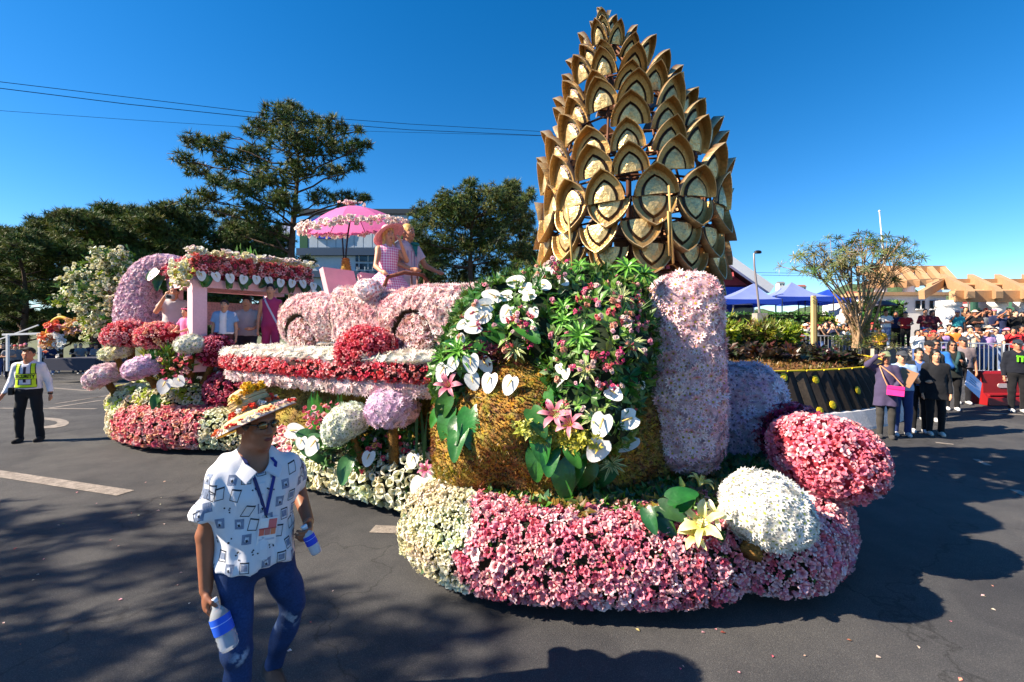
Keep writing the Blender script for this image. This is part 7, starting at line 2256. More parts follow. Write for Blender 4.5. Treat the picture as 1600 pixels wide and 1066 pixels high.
def hair_mesh(J, h, kind):
 C = Vector(J['head']); R_ = head_rot(J); P_ = lambda x, y, z: tuple(C + R_ @ Vector((x, y, z)))
 f = Field(C - Vector((.3, .3, .42)), C + Vector((.3, .3, .26)), h)
 if kind in ('short', 'long', 'bun'):
  f.ell(P_(0, .018, .036), (.086, .104, .104), 0, rot=R_)
  if kind == 'long': f.cap(P_(0, .06, 0), P_(0, .07, -.25), .085, .06, .05); [f.cap(P_(s * .07, .02, 0), P_(s * .085, .0, -.2), .03, .025, .03) for s in (-1, 1)]
  if kind == 'bun': f.ell(P_(0, .1, .07), (.045, .045, .045), .02)
  f.ell(P_(0, -.09, -.05), (.07, .08, .105), .015, 's', rot=R_)
  if kind == 'short': f.plane(P_(0, .03, -.05), tuple(R_ @ Vector((0, -.35, -1))), .01)
  f.wob(60, .004, 2)
 elif kind == 'cap':
  f.ell(P_(0, .012, .045), (.088, .106, .088), 0, rot=R_); f.plane(P_(0, 0, .035), tuple(R_ @ Vector((0, 0, -1))))
  f.box(P_(0, -.125, .042), (.068, .062, .007), .006, .01, rot=R_ @ Matrix.Rotation(.18, 3, 'X'))
 elif kind == 'bucket':
  f.ell(P_(0, .012, .05), (.09, .105, .08), 0, rot=R_); f.plane(P_(0, 0, .04), tuple(R_ @ Vector((0, 0, -1))))
  f.ell(P_(0, .008, .03), (.15, .16, .022), .03, rot=R_)
 elif kind == 'hijab':
  f.ell(P_(0, .02, .02), (.10, .115, .12), 0, rot=R_); f.cap(P_(0, .02, -.05), P_(0, .01, -.17), .095, .13, .05)
  f.ell(P_(0, -.11, -.015), (.055, .06, .075), .015, 's', rot=R_)
 return f.mesh()
PCACHE = {}
def cached(key, fn, name):
 if key not in PCACHE:
  V, F = fn(); m = MB(); m.add(V, F); PCACHE[key] = m.data(name, True)
 return PCACHE[key]
def joints(pose, **kw):
 J = J0(); J.update(POSES[pose]); J.update(kw); return J
def person(label, loc, yaw, pose='stand', height=1.68, shirt=(.5, .5, .5), pants=(.05, .06, .1), hair='short', hairmat=None, skin_=0, sleeve=0.6, fem=False, h=0.026, group=None, hy=0.0, lower=True, shoes=(.6, .6, .6), hem=.92, loose=.02, skirt_=None, cat='person'):
 t = thing('person', label, cat, loc, yaw, group)
 s = height / 1.70; t.scale = (s * .9, s * .92, s) if fem else (s, s, s)
 J = joints(pose, hy=hy); k = (pose, hy, fem, h)
 b = link('body', cached(('b',) + k, lambda: body_mesh(J, h, fem, fine=h < .012), 'body'), SKINS[skin_], t)
 sh = link('shirt', cached(('s', sleeve, hem, loose) + k, lambda: shirt_mesh(J, h, sleeve, hem, loose, fem), 'shirt'), cloth(shirt), t)
 if lower:
  link('trousers' if not skirt_ else 'skirt', cached(('t', skirt_) + k, lambda: trouser_mesh(J, h, skirt_=skirt_), 'trousers'), cloth(pants), t)
  [link('shoe', cached(('f', q_) + k, lambda: shoe_mesh(J, h, (q_,)), 'shoe'), cloth(shoes), t) for q_ in ('la', 'ra')]
 hm = hairmat or M_HAIR
 nm = {'short': 'hair', 'long': 'hair', 'bun': 'hair', 'cap': 'cap', 'bucket': 'hat', 'hijab': 'hijab'}[hair]
 link(nm, cached(('h', hair) + k, lambda: hair_mesh(J, min(h, .016), hair), nm), hm, t)
 if hair in ('cap', 'bucket'):
  link('hair', cached(('h2',) + k, lambda: hair_mesh(J, min(h, .016), 'short'), 'hair'), M_HAIR, t)
  PCACHE.setdefault(('hs',), 1)
 if h <= .016:
  C = Vector(J['head']); R_ = head_rot(J)
  e = MB()
  for sx in (-1, 1):
   e.ball(C + R_ @ Vector((sx * .030, -.083, .010)), (.014, .010, .008), 8, 6, col=(.7, .68, .66)); e.ball(C + R_ @ Vector((sx * .030, -.090, .010)), (.006, .005, .006), 8, 6, col=(.01, .008, .006))
   e.ball(C + R_ @ Vector((sx * .032, -.092, .032)), (.018, .006, .004), 8, 6, col=(.012, .01, .01))
  e.build('eyes', M_PAINT, t, True, local=True)
  e = MB(); e.ball(C + R_ @ Vector((0, -.097, -.063)), (.022, .009, .009), 10, 6, rot=R_, col=srgb(150, 84, 78)); e.build('lips', M_PAINT, t, True, local=True)
 return t
def shades(t, J=None, pose='stand', hy=0.0):
 J = J or joints(pose, hy=hy); C = Vector(J['head']); R_ = head_rot(J); e = MB()
 for s in (-1, 1):
  e.ball(C + R_ @ Vector((s * .032, -.098, .010)), (.027, .008, .021), 10, 6, rot=R_ @ Matrix.Rotation(s * .25, 3, 'Z'))
  e.tube([C + R_ @ Vector((s * .058, -.092, .016)), C + R_ @ Vector((s * .079, -.04, .014)), C + R_ @ Vector((s * .082, .015, .006))], .0045, 5)
 e.tube([C + R_ @ Vector((-.01, -.106, .015)), C + R_ @ Vector((.01, -.106, .015))], .004, 5)
 return e.build('sunglasses', mat("shades_black", (.008, .008, .009), 0.08, spec=0.8), t, True, local=True)

# ---------------------------------------------------------------- the man in the flowered straw hat (foreground)
FM = Vector((-1.255, 2.22, 0)); FS = .955; FYAW = math.radians(43)
man = thing('person', 'man in a flowered straw hat sunglasses and a white printed shirt walking with two bottles', 'person', FM, FYAW); man.scale = (FS, FS, FS)
JM = J0(); JM.update(dict(hy=math.radians(20), hp=-0.03, head=(0, -.03, 1.592), neck=(0, .0, 1.45), ls=(.16, .0, 1.348), rs=(-.145, .0, 1.348), re=(-.205, .035, 1.075), rw=(-.21, -.005, .825), rh=(-.212, -.03, .745),
 le=(.262, .17, 1.16), lw=(.255, -.03, 1.03), lh=(.235, -.105, 1.005), rk=(-.09, -.06, .5), ra=(-.09, -.02, .08), lk=(.20, .03, .58), la=(.13, .18, .19)))
M_SKINF = mat("skin_foreground", srgb(142, 92, 68), 0.46, spec=0.4, noise=(12, 0.07), noise2=(90, 0.05), bump=(160, 0.12, 0.002))
V, F = body_mesh(JM, .0065, fine=True, curl=(.75, .55)); m = MB(); m.add(V, F); m.build('body', M_SKINF, man, True, local=True)
SV, SF = shirt_mesh(JM, .011, 0.66, .90, .026, fold=.0105, seed=9, vneck=.06); SV = relax(SV, SF, 1)
m = MB(); m.add(SV, SF); m.build('shirt', mat("shirt_white", srgb(222, 224, 232), 0.85, noise=(6, 0.05), bump=(120, 0.2, 0.003), sheen=0.2, transl=0.1), man, True, local=True)
SB = BVHTree.FromPolygons([tuple(v) for v in SV.tolist()], [tuple(f) for f in SF.tolist()])
def wrap_quad(mb, c, n_, ang, w, h_, col, off=.0016, cells=4, hollow=0.0, skew=0.0, tree=SB):
 """A small flat print laid on the cloth round point c."""
 n_ = Vector(n_).normalized(); up = Vector((0, 0, 1)); U = up.cross(n_).normalized(); W_ = n_.cross(U)
 ca, sa = math.cos(ang), math.sin(ang)
 X = U * ca + W_ * sa; Y = W_ * ca - U * sa + X * skew
 def at(u, v):
  p = Vector(c) + X * (u * w / 2) + Y * (v * h_ / 2)
  hh = tree.ray_cast(p + n_ * .08, -n_, .2)
  if hh[0] is None: q = tree.find_nearest(p); return q[0] + q[1] * off
  return hh[0] + n_ * off
 if hollow:
  rects = [(-1, 1, -1, -1 + hollow), (-1, 1, 1 - hollow * 1.8, 1), (-1, -1 + hollow, -1 + hollow, 1 - hollow * 1.8), (1 - hollow, 1, -1 + hollow, 1 - hollow * 1.8)]
 else: rects = [(-1, 1, -1, 1)]
 for a0, a1, b0, b1 in rects:
  nu = max(1, int(cells * (a1 - a0) / 2 + .5)); nv = max(1, int(cells * (b1 - b0) / 2 + .5))
  mb.grid([[at(a0 + (a1 - a0) * i / nu, b0 + (b1 - b0) * j / nv) for j in range(nv + 1)] for i in range(nu + 1)], col)
rp = random.Random(3)
INK, GREY = srgb(44, 50, 64), srgb(122, 134, 158)
pr = MB()
def place_print(u, z):
 """u: angle round the torso (0 = chest front, + his left)."""
 d = Vector((math.sin(u), -math.cos(u), 0)); o = Vector((0, 0, z)) + d * .5
 hh = SB.ray_cast(o, -d, .6)
 return hh
for r_ in range(7):
 for q in range(9):
  u = -1.9 + 3.9 * q / 8 + (0.24 if r_ % 2 else 0) + rp.uniform(-.08, .08); z = .925 + .072 * r_ + rp.uniform(-.012, .012)
  hh = place_print(u, z)
  if hh[0] is None: continue
  k = rp.randrange(5)
  if k in (0, 3):
   wrap_quad(pr, hh[0], hh[1], rp.uniform(-.1, .1), .040, .048, GREY); wrap_quad(pr, hh[0], hh[1], rp.uniform(-.2, .2), .016, .022, srgb(200, 206, 218), .0026, 2); wrap_quad(pr, hh[0] - Vector((0, 0, .006)), hh[1], .3, .010, .012, INK, .0032, 1)
  elif k == 1: wrap_quad(pr, hh[0], hh[1], rp.choice((-.25, .2, .3)), .040, .058, INK, hollow=.14, cells=5, skew=rp.choice((0, .3)))
  elif k == 2:
   wrap_quad(pr, hh[0], hh[1], rp.uniform(-.05, .05), .042, .054, INK, hollow=.13, cells=5); wrap_quad(pr, hh[0], hh[1], 0, .028, .03, GREY, .0014, 2)
  else:
   for w in range(4): wrap_quad(pr, hh[0] + Vector((rp.uniform(-.02, .02), 0, rp.uniform(-.02, .02))), hh[1], rp.uniform(-1, 1), .007, .007, INK, cells=1)
for sgn, a, b in ((-1, 'rs', 're'), (1, 'ls', 'le')):
 A, B = Vector(JM[a]), Vector(JM[b])
 for q in range(7):
  p = A.lerp(B, .12 + .11 * (q % 5)); d = Vector((sgn * .6, -1 + .5 * (q % 3), .1 * (q % 2))).normalized()
  hh = SB.ray_cast(p + d * .4, -d, .5)
  if hh[0] is not None: wrap_quad(pr, hh[0], hh[1], rp.uniform(-.5, .5), .038, .046, GREY if q % 2 else INK, hollow=0 if q % 2 else .15)
tag(pr.build('shirt_print', mat("shirt_ink", None, 0.85, noise=(80, 0.25)), man, False, local=True), kind='stuff')
# collar, placket and buttons
col_ = MB()
for s in (-1, 1):
 pts = [(s * .012, .072, 1.475), (s * .06, .05, 1.472), (s * .078, -.01, 1.452), (s * .062, -.075, 1.42), (s * .02, -.118, 1.375)]
 lo = [(s * .015, .088, 1.43), (s * .085, .062, 1.425), (s * .112, -.01, 1.41), (s * .105, -.095, 1.375), (s * .075, -.145, 1.335)]
 col_.grid([[Vector(a).lerp(Vector(b), t) for t in (0, .5, 1)] for a, b in zip(pts, lo)])
 col_.grid([[Vector(a).lerp(Vector(b), t) - Vector((s * .004, -.004, .004)) for t in (0, .5, 1)] for a, b in zip(pts, lo)])
col_.build('collar', MATS["shirt_white"], man, True, local=True)
pk = MB(); bt = MB()
for i in range(9):
 z0_, z1_ = .90 + .052 * i, .90 + .052 * (i + 1)
 def fr_at(x, z):
  hh = SB.ray_cast(Vector((x, -.6, z)), Vector((0, 1, 0)), 1); return (hh[0] + Vector((0, -.003, 0))) if hh[0] is not None else Vector((x, -.16, z))
 pk.grid([[fr_at(x, z) for z in (z0_, z1_)] for x in (-.016, 0, .016)])
 if i % 2: b_ = fr_at(0, z0_); bt.ball(b_, (.006, .003, .006), 8, 5)
pk.build('placket', MATS["shirt_white"], man, True, local=True); bt.build('buttons', mat("button", srgb(200, 200, 206), 0.3), man, True, local=True)
JV, JF = trouser_mesh(JM, .011, .006, fold=.007); JV = relax(JV, JF, 1)
jc = np.tile(np.array(srgb(32, 56, 100)), (len(JV), 1))
wv_ = np.sin(JV[:, 2] * 60 + 2 * np.sin(JV[:, 0] * 40)) * np.sin(JV[:, 0] * 50 + JV[:, 1] * 33)
for cpt, rad in ((Vector((-.09, -.14, .50)), .075), (Vector((.17, -.03, .52)), .1), (Vector((.15, .1, .46)), .07)):
 d_ = np.linalg.norm(JV - np.array(cpt), axis=1); k_ = np.clip(1.1 - d_ / rad * 1.4, 0, .7)[:, None] * (wv_ > .1)[:, None]
 jc = jc * (1 - k_) + np.array(srgb(158, 178, 204)) * k_
m = MB(); m.add(JV, JF, jc); m.build('jeans', mat("denim", None, 0.9, noise=(14, 0.18), noise2=(120, 0.2), bump=(140, 0.25, 0.002)), man, True, local=True)
for q_ in ('la', 'ra'): V, F = shoe_mesh(JM, .014, (q_,)); m = MB(); m.add(V, F); m.build('shoe', cloth(srgb(40, 40, 44)), man, True, local=True)
V, F = hair_mesh(JM, .008, 'short'); m = MB(); m.add(V, F); m.build('hair', M_HAIR, man, True, local=True)
sgl = shades(man, JM)
C = Vector(JM['head']); RH = head_rot(JM)
m = MB(); m.ball(C + RH @ Vector((0, -.0965, -.063)), (.023, .009, .010), 10, 6, rot=RH, col=srgb(112, 60, 54)); m.build('lips', M_PAINT, man, True, local=True)
# lens glints are real: lenses reflect the float
m = MB()
for s in (-1, 1): m.ball(C + RH @ Vector((s * .034, -.104, .010)), (.021, .006, .016), 10, 6, rot=RH @ Matrix.Rotation(s * .25, 3, 'Z'))
m.build('lens', mat("lens_amber", srgb(120, 90, 40), 0.05, spec=1.0, metal=0.4), sgl, True, local=True)
# hat
hat_rot = RH @ Matrix.Rotation(math.radians(-24), 3, 'X') @ Matrix.Rotation(math.radians(-12), 3, 'Y')
hc = C + RH @ Vector((0, .03, .072))
straw, straw2, yel_, redy = srgb(226, 200, 150), srgb(196, 160, 104), srgb(226, 180, 50), srgb(224, 84, 64)
prof = [(0.001, .118), (.035, .117), (.065, .108), (.082, .088), (.090, .05), (.094, .012), (.102, .0), (.125, -.006), (.15, -.014), (.175, -.026), (.195, -.040), (.208, -.056), (.212, -.062),
  (.206, -.060), (.193, -.046), (.173, -.032), (.15, -.021), (.125, -.013), (.1, -.008), (.088, .0), (.084, .05), (.075, .085), (.001, .108)]
cols = [straw, straw2, straw, straw2, straw, straw2, straw, straw2, straw, straw2, straw, srgb(240, 226, 200), redy, yel_, yel_, straw2, straw, straw2, straw, straw2, straw, straw, straw]
sb = lambda r: r if r < .1 else .1 + (r - .1) * .84
prof = [(sb(r), z) for r, z in prof]
m = MB(); m.lathe(prof, 40, hc, hat_rot, cols=cols); hat = m.build('straw_hat', mat("straw", None, 0.85, noise=(30, 0.15), bump=(150, 0.6, 0.003)), man, True, local=True)
bd = MB()
for i in range(10):
 r_ = sb(.098 + .011 * i); z = -.0 - .0032 * i * (1 + .08 * i)
 bd.tube([hc + hat_rot @ Vector((r_ * math.cos(2 * PI * k / 36), r_ * math.sin(2 * PI * k / 36), z - .004 * (i > 5))) for k in range(37)], .0022, 4, cap=False, col=straw2)
for i in range(7):
 zz = .012 + .014 * i; r_ = .096 - .03 * (i / 7) ** 3
 bd.tube([hc + hat_rot @ Vector((r_ * math.cos(2 * PI * k / 30), r_ * math.sin(2 * PI * k / 30), zz)) for k in range(31)], .0022, 4, cap=False, col=srgb(150, 120, 80) if i % 2 else straw)
bd.build('straw_braid', MATS["straw"], hat, True, local=True)
P, N, Cc = [], [], []
for k in range(110):
 a = 2 * PI * k / 110; r0_ = NR.uniform(.198, .214); r_ = sb(r0_); P.append(hc + hat_rot @ Vector((r_ * math.cos(a), r_ * math.sin(a), -.036 - (r0_ - .19) * .9 + .006))); N.append(hat_rot @ Vector((math.cos(a) * .4, math.sin(a) * .4, 1)))
 g = int(a / .42) % 4; Cc.append((srgb(232, 70, 56), srgb(246, 240, 232), srgb(236, 120, 70), srgb(244, 200, 196))[g])
P, N, Cc = np.array([list(p) for p in P]), np.array([list(p) for p in N]), np.array(Cc)
m = MB(); stamp(m, TP_TRUMPET_SMALL, P, frames(N, NR, .5), NR.uniform(.009, .015, len(P)), Cc, Cc * .8); tag(m.build('brim_yarn', M_PETAL, hat, False, local=True), kind='stuff')
for (a, z, n_, c_) in ((-2.0, .09, 26, srgb(236, 190, 50)), (-1.35, .085, 26, srgb(226, 176, 40)), (-2.7, .07, 14, srgb(240, 200, 80))):
 cpt = hc + hat_rot @ Vector((.085 * math.cos(a), .085 * math.sin(a), z)); nn_ = hat_rot @ Vector((math.cos(a), math.sin(a), .8))
 P = np.array([list(cpt + Vector((NR.normal(), NR.normal(), NR.normal())) * .011) for _ in range(n_)])
 m = MB(); stamp(m, TP_TRUMPET_SMALL, P, frames(np.tile(list(nn_.normalized()), (n_, 1)), NR, .5), NR.uniform(.012, .02, n_), pal(NR, n_, [c_]), pal(NR, n_, [srgb(196, 140, 30)])); m.build('yellow_flower', M_PETAL, hat, False, local=True)
for k in range(9):
 a = -3.1 + .33 * k; cpt = hc + hat_rot @ Vector((.112 * math.cos(a), .112 * math.sin(a), .004)); n_ = 7; c_ = (srgb(232, 74, 60), srgb(246, 240, 232), srgb(238, 130, 80))[k % 3]
 P = np.array([list(cpt + Vector((NR.normal(), NR.normal(), NR.normal())) * .006) for _ in range(n_)])
 m = MB(); stamp(m, TP_TRUMPET_SMALL, P, frames(np.tile(list((hat_rot @ Vector((0, 0, 1))).normalized()), (n_, 1)), NR, .5), NR.uniform(.01, .016, n_), pal(NR, n_, [c_]), pal(NR, n_, [c_]) * .8); m.build('hat_flower', M_PETAL, hat, False, local=True)
# lanyard and badge
ln = MB()
def front_pt(x, z, off=.006):
 hh = SB.ray_cast(Vector((x, -.6, z)), Vector((0, 1, 0)), 1); y = hh[0].y if hh[0] is not None else -.12
 return Vector((x, y - off, z))
for s in (-1, 1):
 top = [(s * .055, .045, 1.47), (s * .066, -.03, 1.452), (s * .058, -.085, 1.42)]
 pts = [Vector(p) for p in top] + [front_pt(s * .058 * (1 - t) + .014, 1.40 - .24 * t) for t in (0, .25, .5, .75, 1)]
 for i in range(len(pts) - 1): ln.grid([[pts[i] + Vector((-.008, 0, 0)), pts[i + 1] + Vector((-.008, 0, 0))], [pts[i] + Vector((.008, 0, 0)), pts[i + 1] + Vector((.008, 0, 0))]], col=srgb(30, 44, 130) if s > 0 else srgb(40, 48, 100))
ln.build('lanyard', M_PAINT, man, False, local=True)
bc = front_pt(.02, 1.085, .012); R_b = Matrix.Rotation(.12, 3, 'Y')
m = MB(); m.box(bc, (.085, .004, .125), R_b, srgb(232, 228, 230)); bdg = m.build('id_badge', M_PAINT, man, False, local=True)
m = MB()
for dx, dz, w, h_, c_ in ((-.018, .034, .034, .034, srgb(236, 232, 230)), (.02, .035, .036, .042, srgb(214, 110, 110)), (-.026, -.004, .022, .03, srgb(220, 110, 90)), (0, -.004, .024, .03, srgb(196, 120, 110)), (.026, -.004, .022, .03, srgb(226, 130, 90)), (0, .012, .078, .006, srgb(186, 70, 80)), (0, -.04, .07, .008, srgb(190, 190, 205))):
 m.box(bc + R_b @ Vector((dx, -.0035, dz)), (w, .002, h_), R_b, c_)
m.build('badge_print', M_PAINT, bdg, False, local=True)
m = MB(); m.bar(bc + Vector((0, 0, .062)), front_pt(.014, 1.16), .006, .003, srgb(20, 20, 24)); m.build('badge_clip', M_PAINT, man, False, local=True)

# bottles he carries
def mw(p): return FM + Matrix.Rotation(FYAW, 3, 'Z') @ (Vector(p) * FS)
M_PET = bpy.data.materials.new("clear_plastic"); M_PET.use_nodes = True
b_ = M_PET.node_tree.nodes["Principled BSDF"]; b_.inputs["Base Color"].default_value = (.86, .92, .97, 1); b_.inputs["Roughness"].default_value = .06; b_.inputs["Alpha"].default_value = .32
def bottle(label, a, b, r, colr, body_m):
 a, b = Vector(a), Vector(b); ax = (b - a).normalized(); L = (b - a).length
 rot = ax.to_track_quat('Z', 'Y').to_matrix()
 t = thing('water_bottle', label, 'bottle', tuple(a))
 k = L / .24
 pr_ = [(.0, .02 * k), (.013, .02 * k), (.015, .04 * k), (r * .7, .06 * k), (r, .085 * k), (r * .98, .16 * k)] + [(r * (1 if q % 2 else .94), (.165 + .012 * q) * k) for q in range(5)] + [(r * .97, .225 * k), (r * .8, L), (0, L * .98)]
 m = MB(); m.lathe(pr_, 18, a, rot); m.build('bottle_body', body_m, t, True)
 m = MB(); m.lathe([(0, 0), (.015, 0), (.0155, .02 * k), (.0, .022 * k)], 14, a, rot, col=(.75, .8, .9)); m.build('cap', M_PAINT, t, True)
 m = MB(); m.lathe([(r * 1.015, .084 * k), (r * 1.02, .09 * k), (r * 1.015, .155 * k), (r * 1.0, .16 * k)], 18, a, rot, col=colr); lb = m.build('label', M_PAINT, t, True)
 m = MB(); m.lathe([(r * 1.024, .112 * k), (r * 1.024, .116 * k)], 18, a, rot, col=(.3, .45, .9)); m.build('label_band', M_PAINT, lb, True)
bottle('clear water bottle with a blue label in the walking man hand nearest the camera', mw((-.19, -.06, .80)), mw((-.135, -.135, .575)), .041, srgb(40, 96, 220), M_PET)
bottle('smaller frosted bottle with blue label in the walking man far hand', mw((.20, -.115, 1.05)), mw((.255, -.155, .90)), .027, srgb(40, 70, 200), mat("frosted_plastic", srgb(214, 216, 224), 0.35, transl=0.3))

# ---------------------------------------------------------------- security guard on the left
GX = px(45, 693, 8.25); gzz = zg(GX.x, 8.25)
sg_ = person('security guard in a lime striped vest and black cap walking on the road', (GX.x, 8.25, gzz), math.radians(22), 'guard', 1.70, srgb(226, 226, 236), srgb(26, 28, 34), 'cap', cloth(srgb(22, 22, 24)), 1, 1.0, h=.013, hy=.15, hem=.96, loose=.018, shoes=srgb(30, 30, 32))
Jg = joints('guard', hy=.15)
gm = PCACHE[('s', 1.0, .96, .018, 'guard', .15, False, .013)]
GB = BVHTree.FromPolygons([tuple(v.co) for v in gm.vertices], [tuple(p.vertices) for p in gm.polygons])
def gfront(x, z, off, back=False):
 s = 1 if back else -1
 hh = GB.ray_cast(Vector((x, s * .6, z)), Vector((0, -s, 0)), 1)
 return Vector((x, (hh[0].y if hh[0] is not None else s * .1) + s * off, z))
def gstrip(mb, x0_, x1_, z0_, z1_, col, off=.008, nu=3, nv=10, sk=0.0, back=False):
 mb.grid([[gfront(x0_ + (x1_ - x0_) * i / nu + sk * j / nv, z0_ + (z1_ - z0_) * j / nv, off, back) for j in range(nv + 1)] for i in range(nu + 1)], col)
LIME = srgb(196, 232, 40); BLK = (.01, .01, .012)
ve = MB()
for bk in (False, True):
 for s in (-1, 1):
  gstrip(ve, s * .12 - .034, s * .12 + .034, 1.0, 1.42, BLK, .008, sk=-s * .02, back=bk); gstrip(ve, s * .12 - .023, s * .12 + .023, 1.0, 1.42, LIME, .011, sk=-s * .02, back=bk)
 gstrip(ve, -.15, .15, .985, 1.045, BLK, .008, 10, 3, back=bk); gstrip(ve, -.15, .15, .995, 1.035, LIME, .011, 10, 3, back=bk)
gstrip(ve, -.15, .15, 1.135, 1.24, BLK, .0125, 10, 3); gstrip(ve, -.148, .148, 1.145, 1.23, LIME, .0145, 10, 3)
vest = ve.build('safety_vest', M_PAINT, sg_, False, local=True)
tx = plain_text("SECURITY", .078, 'vest_lettering', mat("ink_black", (.01, .01, .012), .8), None, (0, 0, 0), (1, 0, 0), (0, 0, 1), 0, bold=.0035)
for v in tx.data.vertices: q = gfront(v.co.x * .78, v.co.z + 1.187, .0185); v.co = q
tx.parent = vest
m = MB(); gstrip(m, -.02, .02, 1.08, 1.36, srgb(44, 30, 60), .006); m.build('tie', M_PAINT, sg_, False, local=True)
m = MB(); m.lathe([(.034, -.014), (.036, 0), (.034, .014)], 12, Jg['lw'], col=BLK); m.build('wrist_watch', M_PAINT, sg_, True, local=True)
m = MB(); m.box((-.19, -.1, .93), (.06, .06, .13), col=BLK); m.build('belt_pouch', M_PAINT, sg_, False, local=True)
ph = thing('phone', 'white phone held in the security guard right hand', 'phone', (GX.x - .42, 8.12, .84)); m = MB(); m.box((GX.x - .37, 8.06, gzz + .80), (.15, .012, .075), Matrix.Rotation(.3, 3, 'Y'), (.7, .7, .72)); m.build('case', M_PAINT, ph); m = MB(); m.box((GX.x - .37, 8.0525, gzz + .80), (.13, .003, .062), Matrix.Rotation(.3, 3, 'Y'), (.02, .02, .03)); m.build('screen', M_PAINT, ph)

# ---------------------------------------------------------------- couple in the car
wp = px(607, 521, 6.45); wz = px(0, 347, 6.45).z - 1.70
wo_ = person('woman in a pink gingham dress raising a hand to her wide hat', (wp.x, 6.45, wz), math.radians(35), 'hatwave', 1.62, srgb(244, 170, 206), srgb(240, 170, 200), 'long', M_HAIRB, 0, 0.0, True, .014, hem=1.0, loose=.004, skirt_=.5, lower=False)
def gingham():
 m = bpy.data.materials.new("gingham"); m.use_nodes = True; nt = m.node_tree; N_, L_ = nt.nodes, nt.links
 tc = N_.new("ShaderNodeTexCoord"); out = []
 sep = N_.new("ShaderNodeSeparateXYZ"); L_.new(tc.outputs["Object"], sep.inputs[0])
 for ax in (0, 2):
  a = N_.new("ShaderNodeMath"); a.operation = 'MULTIPLY'; a.inputs[1].default_value = 26; L_.new(sep.outputs[ax], a.inputs[0])
  f_ = N_.new("ShaderNodeMath"); f_.operation = 'FRACT'; L_.new(a.outputs[0], f_.inputs[0]); g = N_.new("ShaderNodeMath"); g.operation = 'GREATER_THAN'; g.inputs[1].default_value = .5; L_.new(f_.outputs[0], g.inputs[0]); out.append(g)
 s_ = N_.new("ShaderNodeMath"); s_.operation = 'ADD'; L_.new(out[0].outputs[0], s_.inputs[0]); L_.new(out[1].outputs[0], s_.inputs[1])
 d = N_.new("ShaderNodeMath"); d.operation = 'MULTIPLY'; d.inputs[1].default_value = .5; L_.new(s_.outputs[0], d.inputs[0])
 r = N_.new("ShaderNodeValToRGB"); r.color_ramp.elements[0].color = (*srgb(250, 226, 238), 1); r.color_ramp.elements[1].color = (*srgb(226, 104, 166), 1); L_.new(d.outputs[0], r.inputs[0])
 L_.new(r.outputs[0], N_["Principled BSDF"].inputs["Base Color"]); N_["Principled BSDF"].inputs["Roughness"].default_value = .85
 return m
M_GING = gingham()
for c_ in [o for o in COL.objects if o.parent == wo_ and o.name.startswith('shirt')]: c_.material_slots[0].link = 'OBJECT'; c_.material_slots[0].material = M_GING; c_.name = 'dress_top'
m = MB(); G = []
for i in range(9):
 t = i / 8; row = []
 for k in range(49):
  a = 2 * PI * k / 48; r_ = .145 + .34 * math.sin(t * PI / 2) ** .8 + .022 * t * math.sin(9 * a); row.append((r_ * math.cos(a), r_ * .9 * math.sin(a), 1.04 - .62 * t))
 G.append(row)
m.grid(G); m.build('dress_skirt', M_GING, wo_, True, local=True)
Jw = joints('hatwave'); Cw = Vector(Jw['head'])
hr = Matrix.Rotation(math.radians(-30), 3, 'X') @ Matrix.Rotation(math.radians(-16), 3, 'Y')
m = MB(); m.lathe([(0, .11), (.06, .105), (.09, .07), (.098, .0), (.14, -.012), (.2, -.02), (.27, -.05), (.262, -.056), (.2, -.028), (.14, -.02), (.09, -.006)], 30, Cw + Vector((0, .05, .05)), hr); m.build('sun_hat', mat("hat_pink", srgb(240, 164, 170), 0.85, noise=(30, 0.2), bump=(120, 0.4, 0.004)), wo_, True, local=True)
mp = px(637, 521, 6.75); mz = px(0, 350, 6.75).z - 1.72
mo_ = person('man with straw blond hair in a pale striped shirt beside the woman in the car', (mp.x, 6.75, mz), math.radians(58), 'rail', 1.70, srgb(206, 188, 206), srgb(200, 190, 200), 'short', M_HAIRB, 1, 0.62, False, .014)
m = MB()
for k in range(7): m.tube([(-.15 + .05 * k, -.145 + .02 * abs(k - 3), z) for z in (.95, 1.1, 1.3)], .006, 4, col=srgb(110, 100, 150) if k % 2 else srgb(190, 110, 150))
m.build('shirt_stripes', M_PAINT, mo_, False, local=True)
m = MB(); m.add([(.1, -.11, 1.42), (-.06, -.14, 1.40), (.02, -.165, 1.2)], [(0, 1, 2)], srgb(20, 110, 110)); m.ball((.03, -.12, 1.41), (.08, .05, .03), col=srgb(20, 110, 110)); m.build('teal_scarf', M_PAINT, mo_, False, local=True)

# ---------------------------------------------------------------- riders in the pavilion
def rider(label, x, top, Y, height, **kw):
 p = px(x, top, Y); return person(label, (p.x, Y, p.z - height * 1.01), kw.pop('yaw', .5), height=height, h=.016, **kw)
pho = rider('photographer in a pale shirt raising a camera beside the pink pavilion post', 272, 446, 8.35, 1.62, pose='onehand', shirt=srgb(206, 196, 196), pants=srgb(40, 42, 60), yaw=.5, hy=.0)
cm = thing('camera', 'small silver camera held at the photographer face in the pavilion', 'camera', tuple(px(266, 464, 8.05))); m = MB(); c_ = px(266, 464, 8.05); m.box(c_, (.12, .06, .08), col=(.3, .3, .32)); m.build('camera_body', M_PAINT, cm); m = MB(); m.tube([c_ + Vector((.01, -.03, 0)), c_ + Vector((.02, -.08, 0))], .03, 12, col=(.03, .03, .03)); m.build('lens', M_PAINT, cm)
m = MB(); m.box((-.05, .17, 1.2), (.28, .14, .38), col=srgb(30, 34, 50)); m.build('backpack', M_PAINT, pho, False, local=True)
